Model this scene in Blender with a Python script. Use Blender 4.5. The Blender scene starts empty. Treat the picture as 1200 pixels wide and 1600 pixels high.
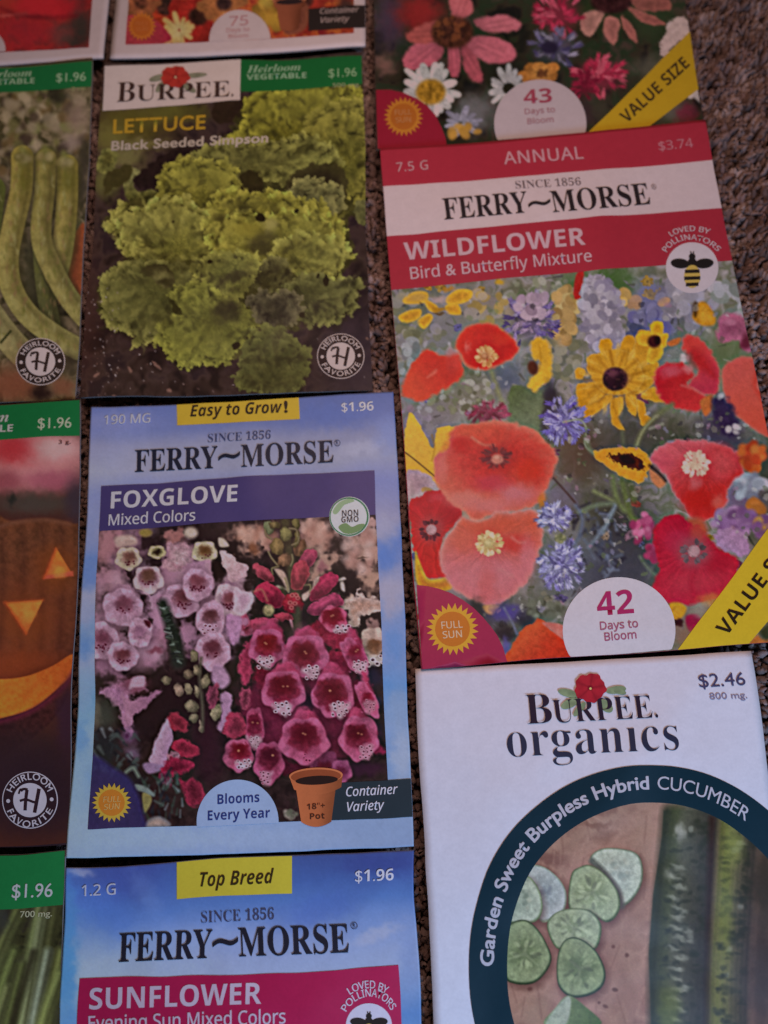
import bpy, math
import numpy as np
from mathutils import Matrix

C = bpy.context.scene.collection
SC = bpy.context.scene
MM = 0.001
rng = np.random.default_rng(7)

# ------------------------------------------------------------------ camera
F_PX, PITCH, ROLL, DIST = 1135.0, math.radians(13.608), math.radians(-4.706), 191.98
CX, CY = 600.0, 800.0                       # centre of the 1200 x 1600 photograph
_f = np.array([0, math.sin(PITCH), -math.cos(PITCH)])
_u = np.array([0, math.cos(PITCH), math.sin(PITCH)])
_r = np.array([1.0, 0, 0])
RIGHT = _r*math.cos(ROLL) + _u*math.sin(ROLL)
UP = _u*math.cos(ROLL) - _r*math.sin(ROLL)
FWD = _f
CAM = -FWD*DIST                             # millimetres

cam = bpy.data.cameras.new('camera')
cam_o = bpy.data.objects.new('camera', cam)
C.objects.link(cam_o)
m = Matrix.Identity(4)
for i in range(3):
    m[i][0], m[i][1], m[i][2], m[i][3] = RIGHT[i], UP[i], -FWD[i], CAM[i]*MM
cam_o.matrix_world = m
cam.sensor_fit = 'VERTICAL'
cam.sensor_height = 36.0
cam.lens = F_PX/1600*36.0
cam.clip_start, cam.clip_end = 0.01, 20
cam.dof.use_dof = True
cam.dof.focus_distance = 0.176
cam.dof.aperture_fstop = 8.0
SC.camera = cam_o

# ------------------------------------------------------------------ light
w = bpy.data.worlds.new('World')
SC.world = w
w.use_nodes = True
bg = w.node_tree.nodes['Background']
bg.inputs[0].default_value = (1.0, 0.66, 0.55, 1)
bg.inputs[1].default_value = 0.024

def area(name, loc, aim, size, col, power):
    l = bpy.data.lights.new(name, 'AREA')
    l.shape = 'DISK'
    l.size = size*MM
    l.color = col
    l.energy = power
    o = bpy.data.objects.new(name, l)
    C.objects.link(o)
    a, b = np.array(loc, float), np.array(aim, float)
    z = (a-b)/np.linalg.norm(a-b)
    x = np.cross([0, 1, 0.001], z); x /= np.linalg.norm(x)
    y = np.cross(z, x)
    mm = Matrix.Identity(4)
    for i in range(3):
        mm[i][0], mm[i][1], mm[i][2], mm[i][3] = x[i], y[i], z[i], a[i]*MM
    o.matrix_world = mm
    return o

LAMPS = [('room_lamp', (18, 65, 208), (41, 102, 0), 110, (1.0, 0.60, 0.485), 0.235),
         ('window_light', (101, -215, 172), (-17, -113, 0), 130, (0.40, 0.60, 1.0), 0.475)]
for _l in LAMPS:
    area(*_l)

SC.view_settings.view_transform = 'Standard'
SC.view_settings.look = 'None'
SC.view_settings.exposure = 0.05
SC.view_settings.gamma = 1
SC.view_settings.use_curve_mapping = False

# ------------------------------------------------------------------ projection helpers (mm)
def px_ray(px, py):
    px, py = np.asarray(px, float), np.asarray(py, float)
    return FWD + ((px-CX)/F_PX)[..., None]*RIGHT - ((py-CY)/F_PX)[..., None]*UP

def px_to_plane(px, py, z):
    d = px_ray(px, py)
    t = (z-CAM[2])/d[..., 2]
    return CAM + d*t[..., None]

def plane_to_px(P):
    d = P-CAM
    z = d@FWD
    return CX+F_PX*(d@RIGHT)/z, CY-F_PX*(d@UP)/z

# ------------------------------------------------------------------ noise and colour
TAB = np.random.default_rng(11).random((256, 256))

def vnoise(x, y, seed=0):
    x = x+seed*17.13; y = y+seed*31.7
    xi = np.floor(x).astype(int); yi = np.floor(y).astype(int)
    fx = x-xi; fy = y-yi
    fx = fx*fx*(3-2*fx); fy = fy*fy*(3-2*fy)
    x0, x1, y0, y1 = xi & 255, (xi+1) & 255, yi & 255, (yi+1) & 255
    return (TAB[x0, y0]*(1-fx)+TAB[x1, y0]*fx)*(1-fy)+(TAB[x0, y1]*(1-fx)+TAB[x1, y1]*fx)*fy

def fbm(x, y, seed=0, o=3):
    s = 0; a = 0.5; n = 0
    for i in range(o):
        s = s+a*vnoise(x*2**i, y*2**i, seed+i*5); n += a; a *= 0.55
    return s/n

def lin(c):
    c = np.asarray(c, float)/255.0
    return np.where(c <= 0.04045, c/12.92, ((c+0.055)/1.055)**2.4)

CURX = [600.0]

def light_on(px, py):
    """light falling on the carpet plane under a photo pixel (used only to read ink colours off the photograph)"""
    P = px_to_plane(px, py, 1.5)
    e = np.zeros(P.shape)+0.024*np.array([1.0, .66, .55])
    for n_, l, a, sz, c, pw in LAMPS:
        l = np.array(l, float); ax = np.array(a, float)-l; ax /= np.linalg.norm(ax)
        d = P-l; r2 = (d*d).sum(-1); r = np.sqrt(r2)
        k = pw/math.pi**2/(r2*1e-6)*np.maximum((d@ax)/r, 0)*np.maximum(-d[..., 2]/r, 0)
        e = e+k[..., None]*np.array(c)
    return e

def ink(seen, py, px=None):
    """Reflectance of an ink that the photograph shows as `seen` at a photo pixel."""
    py = np.asarray(py, float)
    e = light_on(np.full(py.shape, CURX[0]) if px is None else px, py)
    return np.clip(lin(seen)/e-.004, 0.004, 0.90)

WHITE_INK = np.array([.86, .84, .84])

# ------------------------------------------------------------------ material
def paper_material():
    mt = bpy.data.materials.new('printed_paper')
    mt.use_nodes = True
    nt = mt.node_tree
    b = nt.nodes['Principled BSDF']
    at = nt.nodes.new('ShaderNodeAttribute'); at.attribute_name = 'print'
    tc = nt.nodes.new('ShaderNodeTexCoord')
    n1 = nt.nodes.new('ShaderNodeTexNoise'); n1.inputs['Scale'].default_value = 1500; n1.inputs['Detail'].default_value = 2
    n2 = nt.nodes.new('ShaderNodeTexNoise'); n2.inputs['Scale'].default_value = 420; n2.inputs['Detail'].default_value = 3
    nt.links.new(tc.outputs['Object'], n1.inputs['Vector'])
    nt.links.new(tc.outputs['Object'], n2.inputs['Vector'])
    ad = nt.nodes.new('ShaderNodeMath'); ad.operation = 'ADD'
    nt.links.new(n1.outputs['Fac'], ad.inputs[0]); nt.links.new(n2.outputs['Fac'], ad.inputs[1])
    mr = nt.nodes.new('ShaderNodeMapRange')
    mr.inputs['From Min'].default_value = 0.6; mr.inputs['From Max'].default_value = 1.4
    mr.inputs['To Min'].default_value = 0.94; mr.inputs['To Max'].default_value = 1.05
    nt.links.new(ad.outputs[0], mr.inputs['Value'])
    mx = nt.nodes.new('ShaderNodeVectorMath'); mx.operation = 'SCALE'
    nt.links.new(at.outputs['Color'], mx.inputs[0]); nt.links.new(mr.outputs['Result'], mx.inputs['Scale'])
    nt.links.new(mx.outputs[0], b.inputs['Base Color'])
    b.inputs['Roughness'].default_value = 0.42
    b.inputs['Specular IOR Level'].default_value = 0.17
    bp = nt.nodes.new('ShaderNodeBump'); bp.inputs['Strength'].default_value = 0.06; bp.inputs['Distance'].default_value = 0.0004
    nt.links.new(n2.outputs['Fac'], bp.inputs['Height']); nt.links.new(bp.outputs[0], b.inputs['Normal'])
    return mt
PAPER = paper_material()

def make_mesh(name, verts, faces, cols, parent=None, smooth=True, mat=None):
    """verts (n,3) in mm, faces: (k,4)/(k,3) array or list of lists, cols (n,3) linear."""
    me = bpy.data.meshes.new(name)
    verts = np.asarray(verts, float)*MM
    if isinstance(faces, np.ndarray):
        k = faces.shape[1]; nf = len(faces)
        loops = faces.ravel().astype(np.int32)
        starts = np.arange(0, nf*k, k, dtype=np.int32)
    else:
        loops = np.array([i for f in faces for i in f], np.int32)
        ln = np.array([len(f) for f in faces]); nf = len(faces)
        starts = np.concatenate([[0], np.cumsum(ln)[:-1]]).astype(np.int32)
    me.vertices.add(len(verts)); me.vertices.foreach_set('co', verts.astype(np.float32).ravel())
    me.loops.add(len(loops)); me.loops.foreach_set('vertex_index', loops)
    me.polygons.add(nf); me.polygons.foreach_set('loop_start', starts)
    me.update(calc_edges=True)
    if smooth:
        me.polygons.foreach_set('use_smooth', np.ones(nf, bool))
    ca = me.color_attributes.new('print', 'FLOAT_COLOR', 'POINT')
    c4 = np.ones((len(verts), 4), np.float32); c4[:, :3] = cols
    ca.data.foreach_set('color', c4.ravel())
    me.materials.append(mat or PAPER)
    o = bpy.data.objects.new(name, me)
    C.objects.link(o)
    if parent is not None:
        o.parent = parent
    return o

# ------------------------------------------------------------------ the seed packet
def homography(src, dst):
    A = []
    for (x, y), (X, Y) in zip(src, dst):
        A.append([x, y, 1, 0, 0, 0, -X*x, -X*y, -X]); A.append([0, 0, 0, x, y, 1, -Y*x, -Y*y, -Y])
    return np.linalg.svd(np.array(A, float))[2][-1].reshape(3, 3)

def hap(H, x, y):
    d = H[2, 0]*x+H[2, 1]*y+H[2, 2]
    return (H[0, 0]*x+H[0, 1]*y+H[0, 2])/d, (H[1, 0]*x+H[1, 1]*y+H[1, 2])/d

def sst(a, b, x):
    t = np.clip((x-a)/(b-a), 0, 1)
    return t*t*(3-2*t)

class Packet:
    def __init__(s, quad, label, zc=(1, 1, 1, 1), bulge=2.0, seed=0, mm_size=None):
        s.q = np.array(quad, float); s.zc = zc; s.b = bulge; s.seed = seed
        P = np.array([px_to_plane(x, y, z) for (x, y), z in zip(quad, zc)])
        s.P = P
        un = [(0, 0), (1, 0), (1, 1), (0, 1)]
        s.H = homography(un, P[:, :2]); s.Hi = np.linalg.inv(s.H)
        s.w = (np.linalg.norm(P[1]-P[0])+np.linalg.norm(P[2]-P[3]))/2
        s.h = (np.linalg.norm(P[3]-P[0])+np.linalg.norm(P[2]-P[1]))/2
        c = P.mean(0)
        CURX[0] = float(np.clip(s.q[:, 0].mean(), 60, 1120))
        e = bpy.data.objects.new('seed_packet', None); C.objects.link(e)
        e.empty_display_size = 0.01
        s.o = c.copy(); s.o[2] = 0
        e.location = tuple(s.o*MM)
        e['label'] = label; e['category'] = 'seed packet'; e['group'] = 'seed packets laid out on the carpet'
        s.e = e
    def z(s, u, v):
        a, b, c, d = s.zc
        z = (a*(1-u)+b*u)*(1-v)+(d*(1-u)+c*u)*v
        f = sst(0.0, .42, u)*sst(0, .42, 1-u)*sst(0.02, .38, v)*sst(0.02, .38, 1-v)
        wr = (fbm(u*3.2+s.seed*3.3, v*4.2, s.seed)-.5)*1.9
        ed = np.minimum(np.minimum(u, 1-u)*s.w, np.minimum(v, 1-v)*s.h)
        cl = sum(k*np.exp(-((u-cu)**2*(s.w/16)**2+(v-cv_)**2*(s.h/16)**2)) for cu, cv_, k in ((0, 0, .9), (1, 0, 1.5), (1, 1, .8), (0, 1, 1.3)))*(.35+.65*TAB[s.seed, 3])
        wr2 = (vnoise(u*9, v*11, s.seed+3)-.5)*.22
        rc = np.random.default_rng(100+s.seed); cr = 0
        for _ in range(4):
            cu, cv_, an, ln = rc.random(), rc.random(), rc.random()*3.14, .12+.2*rc.random()
            du, dv = (u-cu)*s.w, (v-cv_)*s.h
            al, ac = du*math.cos(an)+dv*math.sin(an), -du*math.sin(an)+dv*math.cos(an)
            cr = cr+.30*np.exp(-(ac/4.5)**2-(al/(ln*s.w))**2)
        return z+cl+cr*sst(0, 8, ed)+s.b*f+(wr*sst(0, 22, ed)+wr2*sst(0, 10, ed))*min(1, s.b/1.5)
    def warp(s, u, v):
        """paper edges are never quite straight (mm)"""
        dx = (vnoise(u*2.1+s.seed, v*4.3, s.seed)-.5)*1.1+(vnoise(u*5, v*15, s.seed+7)-.5)*.22
        dy = (vnoise(u*3.7, v*2.3+s.seed, s.seed+2)-.5)*1.1+(vnoise(u*13, v*5, s.seed+9)-.5)*.22
        return dx, dy
    def xyz(s, u, v, off=0.0):
        x, y = hap(s.H, u, v)
        dx, dy = s.warp(np.asarray(u, float), np.asarray(v, float))
        x, y = x+dx, y+dy
        return np.stack([x, y, s.z(np.clip(u, 0, 1), np.clip(v, 0, 1))+off], -1)
    def uv(s, px, py):
        px, py = np.asarray(px, float), np.asarray(py, float)
        z = np.full(px.shape, float(np.mean(s.zc))); dx = dy = 0.0
        for _ in range(5):
            P = px_to_plane(px, py, z)
            u, v = hap(s.Hi, P[..., 0]-dx, P[..., 1]-dy)
            dx, dy = s.warp(u, v)
            z = s.z(np.clip(u, 0, 1), np.clip(v, 0, 1))
        return u, v
    def px(s, u, v):
        return plane_to_px(s.xyz(u, v))
    def loc(s, P):
        return P-s.o
    def mmuv(s, px, py):
        u, v = s.uv(px, py)
        return u*s.w, -v*s.h
    def envelope(s, colour, canvas=None):
        """closed pouch: printed front, white paper edge and back"""
        if canvas is None:
            nu, nv = 44, 60
            u, v = np.meshgrid(np.linspace(0, 1, nu), np.linspace(0, 1, nv))
            col = np.broadcast_to(np.asarray(colour, float), u.shape+(3,)).copy()
        else:
            u, v, col = canvas.u, canvas.v, canvas.ink()
            nv, nu = u.shape
        top = s.xyz(u, v).reshape(-1, 3)
        n = nu*nv
        idx = np.arange(n).reshape(nv, nu)
        fq = np.stack([idx[:-1, :-1], idx[1:, :-1], idx[1:, 1:], idx[:-1, 1:]], -1).reshape(-1, 4)
        per = np.concatenate([idx[0, :], idx[1:, -1], idx[-1, -2::-1], idx[-2:0:-1, 0]])
        k = len(per)
        rim = top[per].copy(); rim[:, 2] -= 0.12
        bot = top[per].copy(); bot[:, 2] -= 0.55
        V = np.concatenate([top, rim, bot])
        cols = np.concatenate([col.reshape(-1, 3), np.full((2*k, 3), .42)])
        p = np.arange(k); q = (p+1) % k
        f1 = np.stack([per[p], per[q], n+q, n+p], -1); f2 = np.stack([n+p, n+q, n+k+q, n+k+p], -1)
        # back of the pouch, following the front
        back = top-[0, 0, .55]
        V = np.concatenate([V, back]); cols = np.concatenate([cols, np.full((n, 3), .62)])
        faces = np.concatenate([fq, f1, f2, fq[:, ::-1]+n+2*k])
        return make_mesh('envelope', s.loc(V), faces, cols, s.e)
    # --- sheets of ink on the front
    def bilin(s, quad, n, m, off):
        """quad of photo px (tl,tr,br,bl), bilinear in packet space"""
        q = np.array(quad, float); U, V = s.uv(q[:, 0], q[:, 1])
        U = np.clip(U, 0.0005, .9995); V = np.clip(V, 0.0005, .9995)
        a, b = np.meshgrid(np.linspace(0, 1, n), np.linspace(0, 1, m))
        u = (U[0]*(1-a)+U[1]*a)*(1-b)+(U[3]*(1-a)+U[2]*a)*b
        v = (V[0]*(1-a)+V[1]*a)*(1-b)+(V[3]*(1-a)+V[2]*a)*b
        idx = np.arange(n*m).reshape(m, n)
        f = np.stack([idx[:-1, :-1], idx[1:, :-1], idx[1:, 1:], idx[:-1, 1:]], -1).reshape(-1, 4)
        return s.xyz(u, v, off).reshape(-1, 3), f
    def polar(s, cen, outline, off, nr=6, inner=None):
        """sheet from centre (px) to a closed outline (px); or between inner and outer outlines"""
        o = np.array(outline, float); k = len(o)
        i = np.array(inner, float) if inner is not None else np.repeat(np.array([cen], float), k, 0)
        t = np.linspace(0, 1, nr+1)[:, None, None]
        p = i[None]*(1-t)+o[None]*t
        u, v = s.uv(p[..., 0], p[..., 1])
        u = np.clip(u, 0.0005, .9995); v = np.clip(v, 0.0005, .9995)
        idx = np.arange(k*(nr+1)).reshape(nr+1, k)
        j = np.roll(idx, -1, 1)
        f = np.stack([idx[:-1], j[:-1], j[1:], idx[1:]], -1).reshape(-1, 4)
        return s.xyz(u, v, off).reshape(-1, 3), f

def ell_pts(cx, cy, rx, ry=None, a0=0, a1=360, n=48, rot=0):
    ry = rx if ry is None else ry
    t = np.radians(np.linspace(a0, a1, n, endpoint=(abs(a1-a0) < 359)))
    x, y = rx*np.cos(t), ry*np.sin(t)
    r = math.radians(rot)
    return np.stack([cx+x*math.cos(r)-y*math.sin(r), cy+x*math.sin(r)+y*math.cos(r)], -1)

class Sheet:
    """collects several layers of ink into one part"""
    def __init__(s, pk, name, off=.14):
        s.pk, s.name, s.off = pk, name, off
        s.V, s.F, s.Cc, s.n = [], [], [], 0
    def add(s, vf, col):
        V, F = vf
        s.V.append(V); s.F += (np.asarray(F)+s.n).tolist(); s.n += len(V)
        s.Cc.append(np.broadcast_to(np.asarray(col, float), (len(V), 3)))
        return s
    def quad(s, q, col, n=44, m=18, lift=0):
        return s.add(s.pk.bilin(q, n, m, s.off+lift), col)
    def disc(s, cen, outline, col, lift=0, nr=5):
        return s.add(s.pk.polar(cen, outline, s.off+lift, nr), col)
    def ring(s, inner, outer, col, lift=0, nr=3):
        return s.add(s.pk.polar(None, outer, s.off+lift, nr, inner), col)
    def build(s, parent):
        V = s.pk.loc(np.concatenate(s.V))
        return make_mesh(s.name, V, s.F, np.concatenate(s.Cc), parent)

# ------------------------------------------------------------------ lettering
def _map(sx, U, L, D):
    o = ''
    for c in sx:
        if 'A' <= c <= 'Z': o += chr(U+ord(c)-65)
        elif 'a' <= c <= 'z' and L: o += chr(L+ord(c)-97)
        elif c.isdigit() and D: o += chr(D+ord(c)-48)
        else: o += c
    return o
STY = {'plain': None, 'serif': (0x1D400, 0x1D41A, 0x1D7CE), 'bold': (0x1D5D4, 0x1D5EE, 0x1D7EC),
       'bolditalic': (0x1D63C, 0x1D656, 0x1D7EC), 'italic': (0x1D608, 0x1D622, 0x1D7E2), 'sans': (0x1D5A0, 0x1D5BA, 0x1D7E2),
       'serifbi': (0x1D468, 0x1D482, 0x1D7CE)}
_TC = {}
def glyphs(body, style, off, track=1.0):
    """flat mesh of a line of text: verts (n,2), faces, cap height"""
    key = (body, style, off, track)
    if key in _TC: return _TC[key]
    def run(t):
        cu = bpy.data.curves.new('line', 'FONT')
        cu.body = t; cu.size = 10; cu.offset = off; cu.resolution_u = 5; cu.space_character = track
        ob = bpy.data.objects.new('line', cu); C.objects.link(ob)
        dg = bpy.context.evaluated_depsgraph_get(); dg.update()
        me = ob.evaluated_get(dg).to_mesh()
        v = np.zeros(len(me.vertices)*3); me.vertices.foreach_get('co', v)
        f = [list(p.vertices) for p in me.polygons]
        ob.evaluated_get(dg).to_mesh_clear()
        bpy.data.objects.remove(ob); bpy.data.curves.remove(cu)
        return v.reshape(-1, 3)[:, :2], f
    tr = (lambda t: t if STY[style] is None else _map(t, *STY[style]))
    v, f = run(tr(body))
    hv, _ = run(tr('H')); xv, _ = run(tr('x'))
    _TC[key] = (v, f, hv[:, 1].max()-max(0, hv[:, 1].min()), xv[:, 1].max())
    return _TC[key]

def lettering(pk, parent, name, lines, colour, off=.26, lift=0):
    """lines: dicts t, style, p0, p1 (photo px of the baseline ends), h (cap height px), o (weight), up ('packet' or 'perp')"""
    VV, FF, n = [], [], 0
    for L in lines:
        v, f, cap, xh = glyphs(L['t'], L.get('style', 'plain'), min(L.get('o', 0), 0), L.get('track', 1.0))
        v = v.copy(); heavy = max(L.get('o', 0), 0)
        if L.get('nodot'):                       # drop the dot of the i
            f, v = drop_dot(f, v, xh)
        lift_v = np.zeros(len(v))
        if heavy:                                # a heavier weight: the strokes struck again a hair to every side
            vs, fs, k0 = [v], list(f), len(v)
            ls = [np.zeros(k0)]
            for q in range(8):
                a = q*math.pi/4
                vs.append(v+[heavy*math.cos(a), heavy*math.sin(a)]); ls.append(np.full(k0, .006*(q+1)))
                fs += [[i+k0*(q+1) for i in p] for p in f]
            v, f, lift_v = np.concatenate(vs), fs, np.concatenate(ls)
        x0, x1 = v[:, 0].min(), v[:, 0].max()
        sx = (v[:, 0]-x0)/(x1-x0); sy = v[:, 1]/(xh if L.get('xh') else cap)
        if 'arc' in L:                           # c (px), radius through p0, angles from p0 to p1, clockwise
            c, p0, p1 = L['arc'], L['p0'], L['p1']
            cm = np.array(pk.mmuv(*c)); a = np.array(pk.mmuv(*p0))-cm; b = np.array(pk.mmuv(*p1))-cm
            r0, r1 = np.hypot(*a), np.hypot(*b)
            t0, t1 = math.atan2(a[1], a[0]), math.atan2(b[1], b[0])
            if L.get('ccw'):
                while t1 < t0: t1 += 2*math.pi
            else:
                while t1 > t0: t1 -= 2*math.pi
            hm = L['h']*pk.w/np.hypot(*(pk.q[1]-pk.q[0])) if not L.get('mm') else L['h']
            rr = r0+(r1-r0)*sx + (sy*hm)*(-1 if L.get('ccw') else 1)
            th = t0+(t1-t0)*sx
            U = (cm[0]+rr*np.cos(th))/pk.w; Vv = -(cm[1]+rr*np.sin(th))/pk.h
        else:
            p0, p1 = np.array(L['p0'], float), np.array(L['p1'], float)
            d = p1-p0
            per = np.array([d[1], -d[0]])/np.hypot(*d)
            if L.get('up') == 'perp':
                up = per
            else:
                mu, mv = pk.uv(*(p0+d/2))
                a = np.array(pk.px(mu, mv)); b = np.array(pk.px(mu, mv-.03))
                up = (b-a)/np.hypot(*(b-a)); up = up/(up@per)
            P = p0+sx[:, None]*d+sy[:, None]*up*L['h']
            U, Vv = pk.uv(P[:, 0], P[:, 1])
        V3 = pk.xyz(np.clip(U, .0005, .9995), np.clip(Vv, .0005, .9995), off+lift+lift_v)
        VV.append(V3); FF += [[i+n for i in q] for q in f]; n += len(V3)
    V = pk.loc(np.concatenate(VV))
    return make_mesh(name, V, FF, np.broadcast_to(np.asarray(colour, float), (len(V), 3)), parent, smooth=False)

def drop_dot(f, v, xh):
    par = list(range(len(v)))
    def fd(a):
        while par[a] != a:
            par[a] = par[par[a]]; a = par[a]
        return a
    for q in f:
        for b in q[1:]: par[fd(b)] = fd(q[0])
    lo = {}
    for i in range(len(v)): lo[fd(i)] = min(lo.get(fd(i), 9e9), v[i, 1])
    f = [q for q in f if lo[fd(q[0])] < xh*1.02]
    used = sorted({i for q in f for i in q}); mp = {a: b for b, a in enumerate(used)}
    return [[mp[i] for i in q] for q in f], v[used]

# ------------------------------------------------------------------ painted (printed) pictures
def smooth_closed(pts, k=5):
    p = np.array(pts, float); n = len(p)
    out = []
    for i in range(n):
        a, b, c, d = p[i-1], p[i], p[(i+1) % n], p[(i+2) % n]
        for t in np.arange(k)/k:
            out.append(.5*((2*b)+(-a+c)*t+(2*a-5*b+4*c-d)*t*t+(-a+3*b-3*c+d)*t**3))
    return np.array(out)

class Canvas:
    def __init__(s, pk, quad=None, step=1.35, base=(40, 30, 30), gain=1.0):
        s.pk = pk; s.gain = gain
        if quad is None:
            U, V = np.array([0, 1, 1, 0.]), np.array([0, 0, 1, 1.])
            q = pk.q
        else:
            q = np.array(quad, float); U, V = pk.uv(q[:, 0], q[:, 1])
            U = np.clip(U, .0005, .9995); V = np.clip(V, .0005, .9995)
        nx = int(max(np.hypot(*(q[1]-q[0])), np.hypot(*(q[2]-q[3])))/step)+1
        ny = int(max(np.hypot(*(q[3]-q[0])), np.hypot(*(q[2]-q[1])))/step)+1
        a, b = np.meshgrid(np.linspace(0, 1, nx), np.linspace(0, 1, ny))
        s.u = (U[0]*(1-a)+U[1]*a)*(1-b)+(U[3]*(1-a)+U[2]*a)*b
        s.v = (V[0]*(1-a)+V[1]*a)*(1-b)+(V[3]*(1-a)+V[2]*a)*b
        s.X, s.Y = pk.px(s.u, s.v)
        s.img = np.empty(s.X.shape+(3,)); s.img[:] = base
        s.k = 1.0; s.x0 = s.y0 = 0.0; s.sd = 1
        s.alpha = None
    def zoom(s, x0=0, y0=0, k=1.0):
        s.x0, s.y0, s.k = x0, y0, k
        return s
    def P(s, pts):
        return np.array(pts, float)/s.k+[s.x0, s.y0]
    def win(s, p, m):
        mk = (s.X > p[:, 0].min()-m) & (s.X < p[:, 0].max()+m) & (s.Y > p[:, 1].min()-m) & (s.Y < p[:, 1].max()+m)
        r = np.nonzero(mk.any(1))[0]; c = np.nonzero(mk.any(0))[0]
        if len(r) == 0 or len(c) == 0: return None
        return slice(r[0], r[-1]+1), slice(c[0], c[-1]+1)
    def put(s, sl, col, a):
        s.img[sl] = s.img[sl]*(1-a[..., None])+col*a[..., None]
    def shape(s, pts, c, c2=None, g=None, soft=1.6, wob=0, ws=8, tex=.06, ts=6, rim=None, alpha=1, smooth=True, core=None, raw=False, fold=None):
        """closed outline; c -> c2 along g (x0,y0,x1,y1) or radially g=(cx,cy,r); rim=(colour,width); fold=(cx,cy,freq,amount) rays"""
        s.sd += 1
        p = np.array(pts, float) if raw else s.P(pts)
        if smooth: p = smooth_closed(p)
        sl = s.win(p, soft+wob+2)
        if sl is None: return s
        x, y = s.X[sl], s.Y[sl]
        if wob:
            x = x+wob*2*(fbm(x/ws, y/ws, s.sd, 2)-.5); y = y+wob*2*(fbm(s.X[sl]/ws+50, s.Y[sl]/ws, s.sd, 2)-.5)
        d2 = np.full(x.shape, 1e9); ins = np.zeros(x.shape, bool)
        n = len(p)
        for i in range(n):
            ax, ay = p[i]; bx, by = p[(i+1) % n]
            ex, ey = bx-ax, by-ay
            l2 = ex*ex+ey*ey+1e-9
            wx, wy = x-ax, y-ay
            t = np.clip((wx*ex+wy*ey)/l2, 0, 1)
            np.minimum(d2, (wx-t*ex)**2+(wy-t*ey)**2, out=d2)
            if ay != by:
                cr = (ay > y) != (by > y)
                ins ^= cr & (x < (bx-ax)*(y-ay)/(by-ay)+ax)
        d = np.sqrt(d2); sdv = np.where(ins, d, -d)
        a = np.clip(.5+sdv/soft, 0, 1)*alpha
        a = a*a*(3-2*a) if alpha == 1 else a
        col = np.empty(x.shape+(3,)); col[:] = c
        if c2 is not None:
            if g is None:
                t = np.clip(sdv/(sdv.max()+1e-6), 0, 1)
            elif len(g) == 3:
                gc = s.P([g[:2]])[0] if not raw else np.array(g[:2])
                gr = g[2]/(1 if raw else s.k)
                t = np.clip(np.hypot(x-gc[0], y-gc[1])/gr, 0, 1)
            else:
                g2 = s.P([g[:2], g[2:]]) if not raw else np.array([g[:2], g[2:]], float)
                e = g2[1]-g2[0]
                t = np.clip(((x-g2[0][0])*e[0]+(y-g2[0][1])*e[1])/(e@e), 0, 1)
            t = t*t*(3-2*t)
            t = np.clip(t+.16*(fbm(x/13, y/13, s.sd+9, 2)-.5), 0, 1)
            col = col*(1-t[..., None])+np.array(c2, float)*t[..., None]
        if fold is not None:
            fc = s.P([fold[:2]])[0] if not raw else np.array(fold[:2])
            th = np.arctan2(y-fc[1], x-fc[0]); rr = np.hypot(x-fc[0], y-fc[1])
            nn = fbm(th*fold[2], rr/40, s.sd+4, 2)
            col = col*(1+fold[3]*2*(nn-.5))[..., None]
        if rim is not None:
            t = np.exp(-np.maximum(sdv, 0)/(rim[1]/(1 if raw else s.k)))
            col = col*(1-t[..., None])+np.array(rim[0], float)*t[..., None]
        if tex:
            col = col*(1+tex*2*(fbm(s.X[sl]/ts, s.Y[sl]/ts, s.sd+2, 3)-.5)*2)[..., None]
        s.put(sl, col, a)
        return s
    def ell(s, cx, cy, rx, ry, c, rot=0, **k):
        return s.shape(ell_pts(cx, cy, rx, ry, rot=rot, n=20), c, smooth=False, **k)
    def soft(s, cx, cy, rx, ry, c, a=1.0, p=1.5, rot=0, wob=4):
        """soft airbrushed blob"""
        s.sd += 1
        (cx, cy), = s.P([(cx, cy)]); rx /= s.k; ry /= s.k
        m = max(rx, ry)*1.8
        sl = s.win(np.array([[cx-m, cy-m], [cx+m, cy+m]]), 0)
        if sl is None: return s
        x, y = s.X[sl]-cx, s.Y[sl]-cy
        if wob:
            x = x+wob*2*(fbm(s.X[sl]/10, s.Y[sl]/10, s.sd, 2)-.5); y = y+wob*2*(fbm(s.X[sl]/10+70, s.Y[sl]/10, s.sd, 2)-.5)
        r = math.radians(rot)
        xx, yy = x*math.cos(r)+y*math.sin(r), -x*math.sin(r)+y*math.cos(r)
        q = (xx/rx)**2+(yy/ry)**2
        al = a*np.exp(-q**p)
        col = np.empty(x.shape+(3,)); col[:] = c
        s.put(sl, col, al)
        return s
    def line(s, pts, wd, c, soft=1.4, c2=None, taper=1.0, alpha=1, tex=.05):
        """polyline stroke; width wd -> wd*taper, colour c -> c2 along it"""
        p = s.P(pts); wd = wd/s.k
        if len(p) > 2:
            q = []
            for i in range(len(p)-1):
                a, b, cc, d = p[max(i-1, 0)], p[i], p[i+1], p[min(i+2, len(p)-1)]
                for t in np.arange(5)/5:
                    q.append(.5*((2*b)+(-a+cc)*t+(2*a-5*b+4*cc-d)*t*t+(-a+3*b-3*cc+d)*t**3))
            p = np.array(q+[p[-1]])
        sl = s.win(p, wd+soft+2)
        if sl is None: return s
        x, y = s.X[sl], s.Y[sl]
        best = np.full(x.shape, 1e9); bt = np.zeros(x.shape)
        n = len(p)-1
        for i in range(n):
            ax, ay = p[i]; ex, ey = p[i+1]-p[i]
            t = np.clip(((x-ax)*ex+(y-ay)*ey)/(ex*ex+ey*ey+1e-9), 0, 1)
            gt = (i+t)/n
            d = np.hypot(x-ax-t*ex, y-ay-t*ey)-wd/2*(1+(taper-1)*gt)
            k = d < best
            best = np.where(k, d, best); bt = np.where(k, gt, bt)
        a = np.clip(.5-best/soft, 0, 1)*alpha
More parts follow.
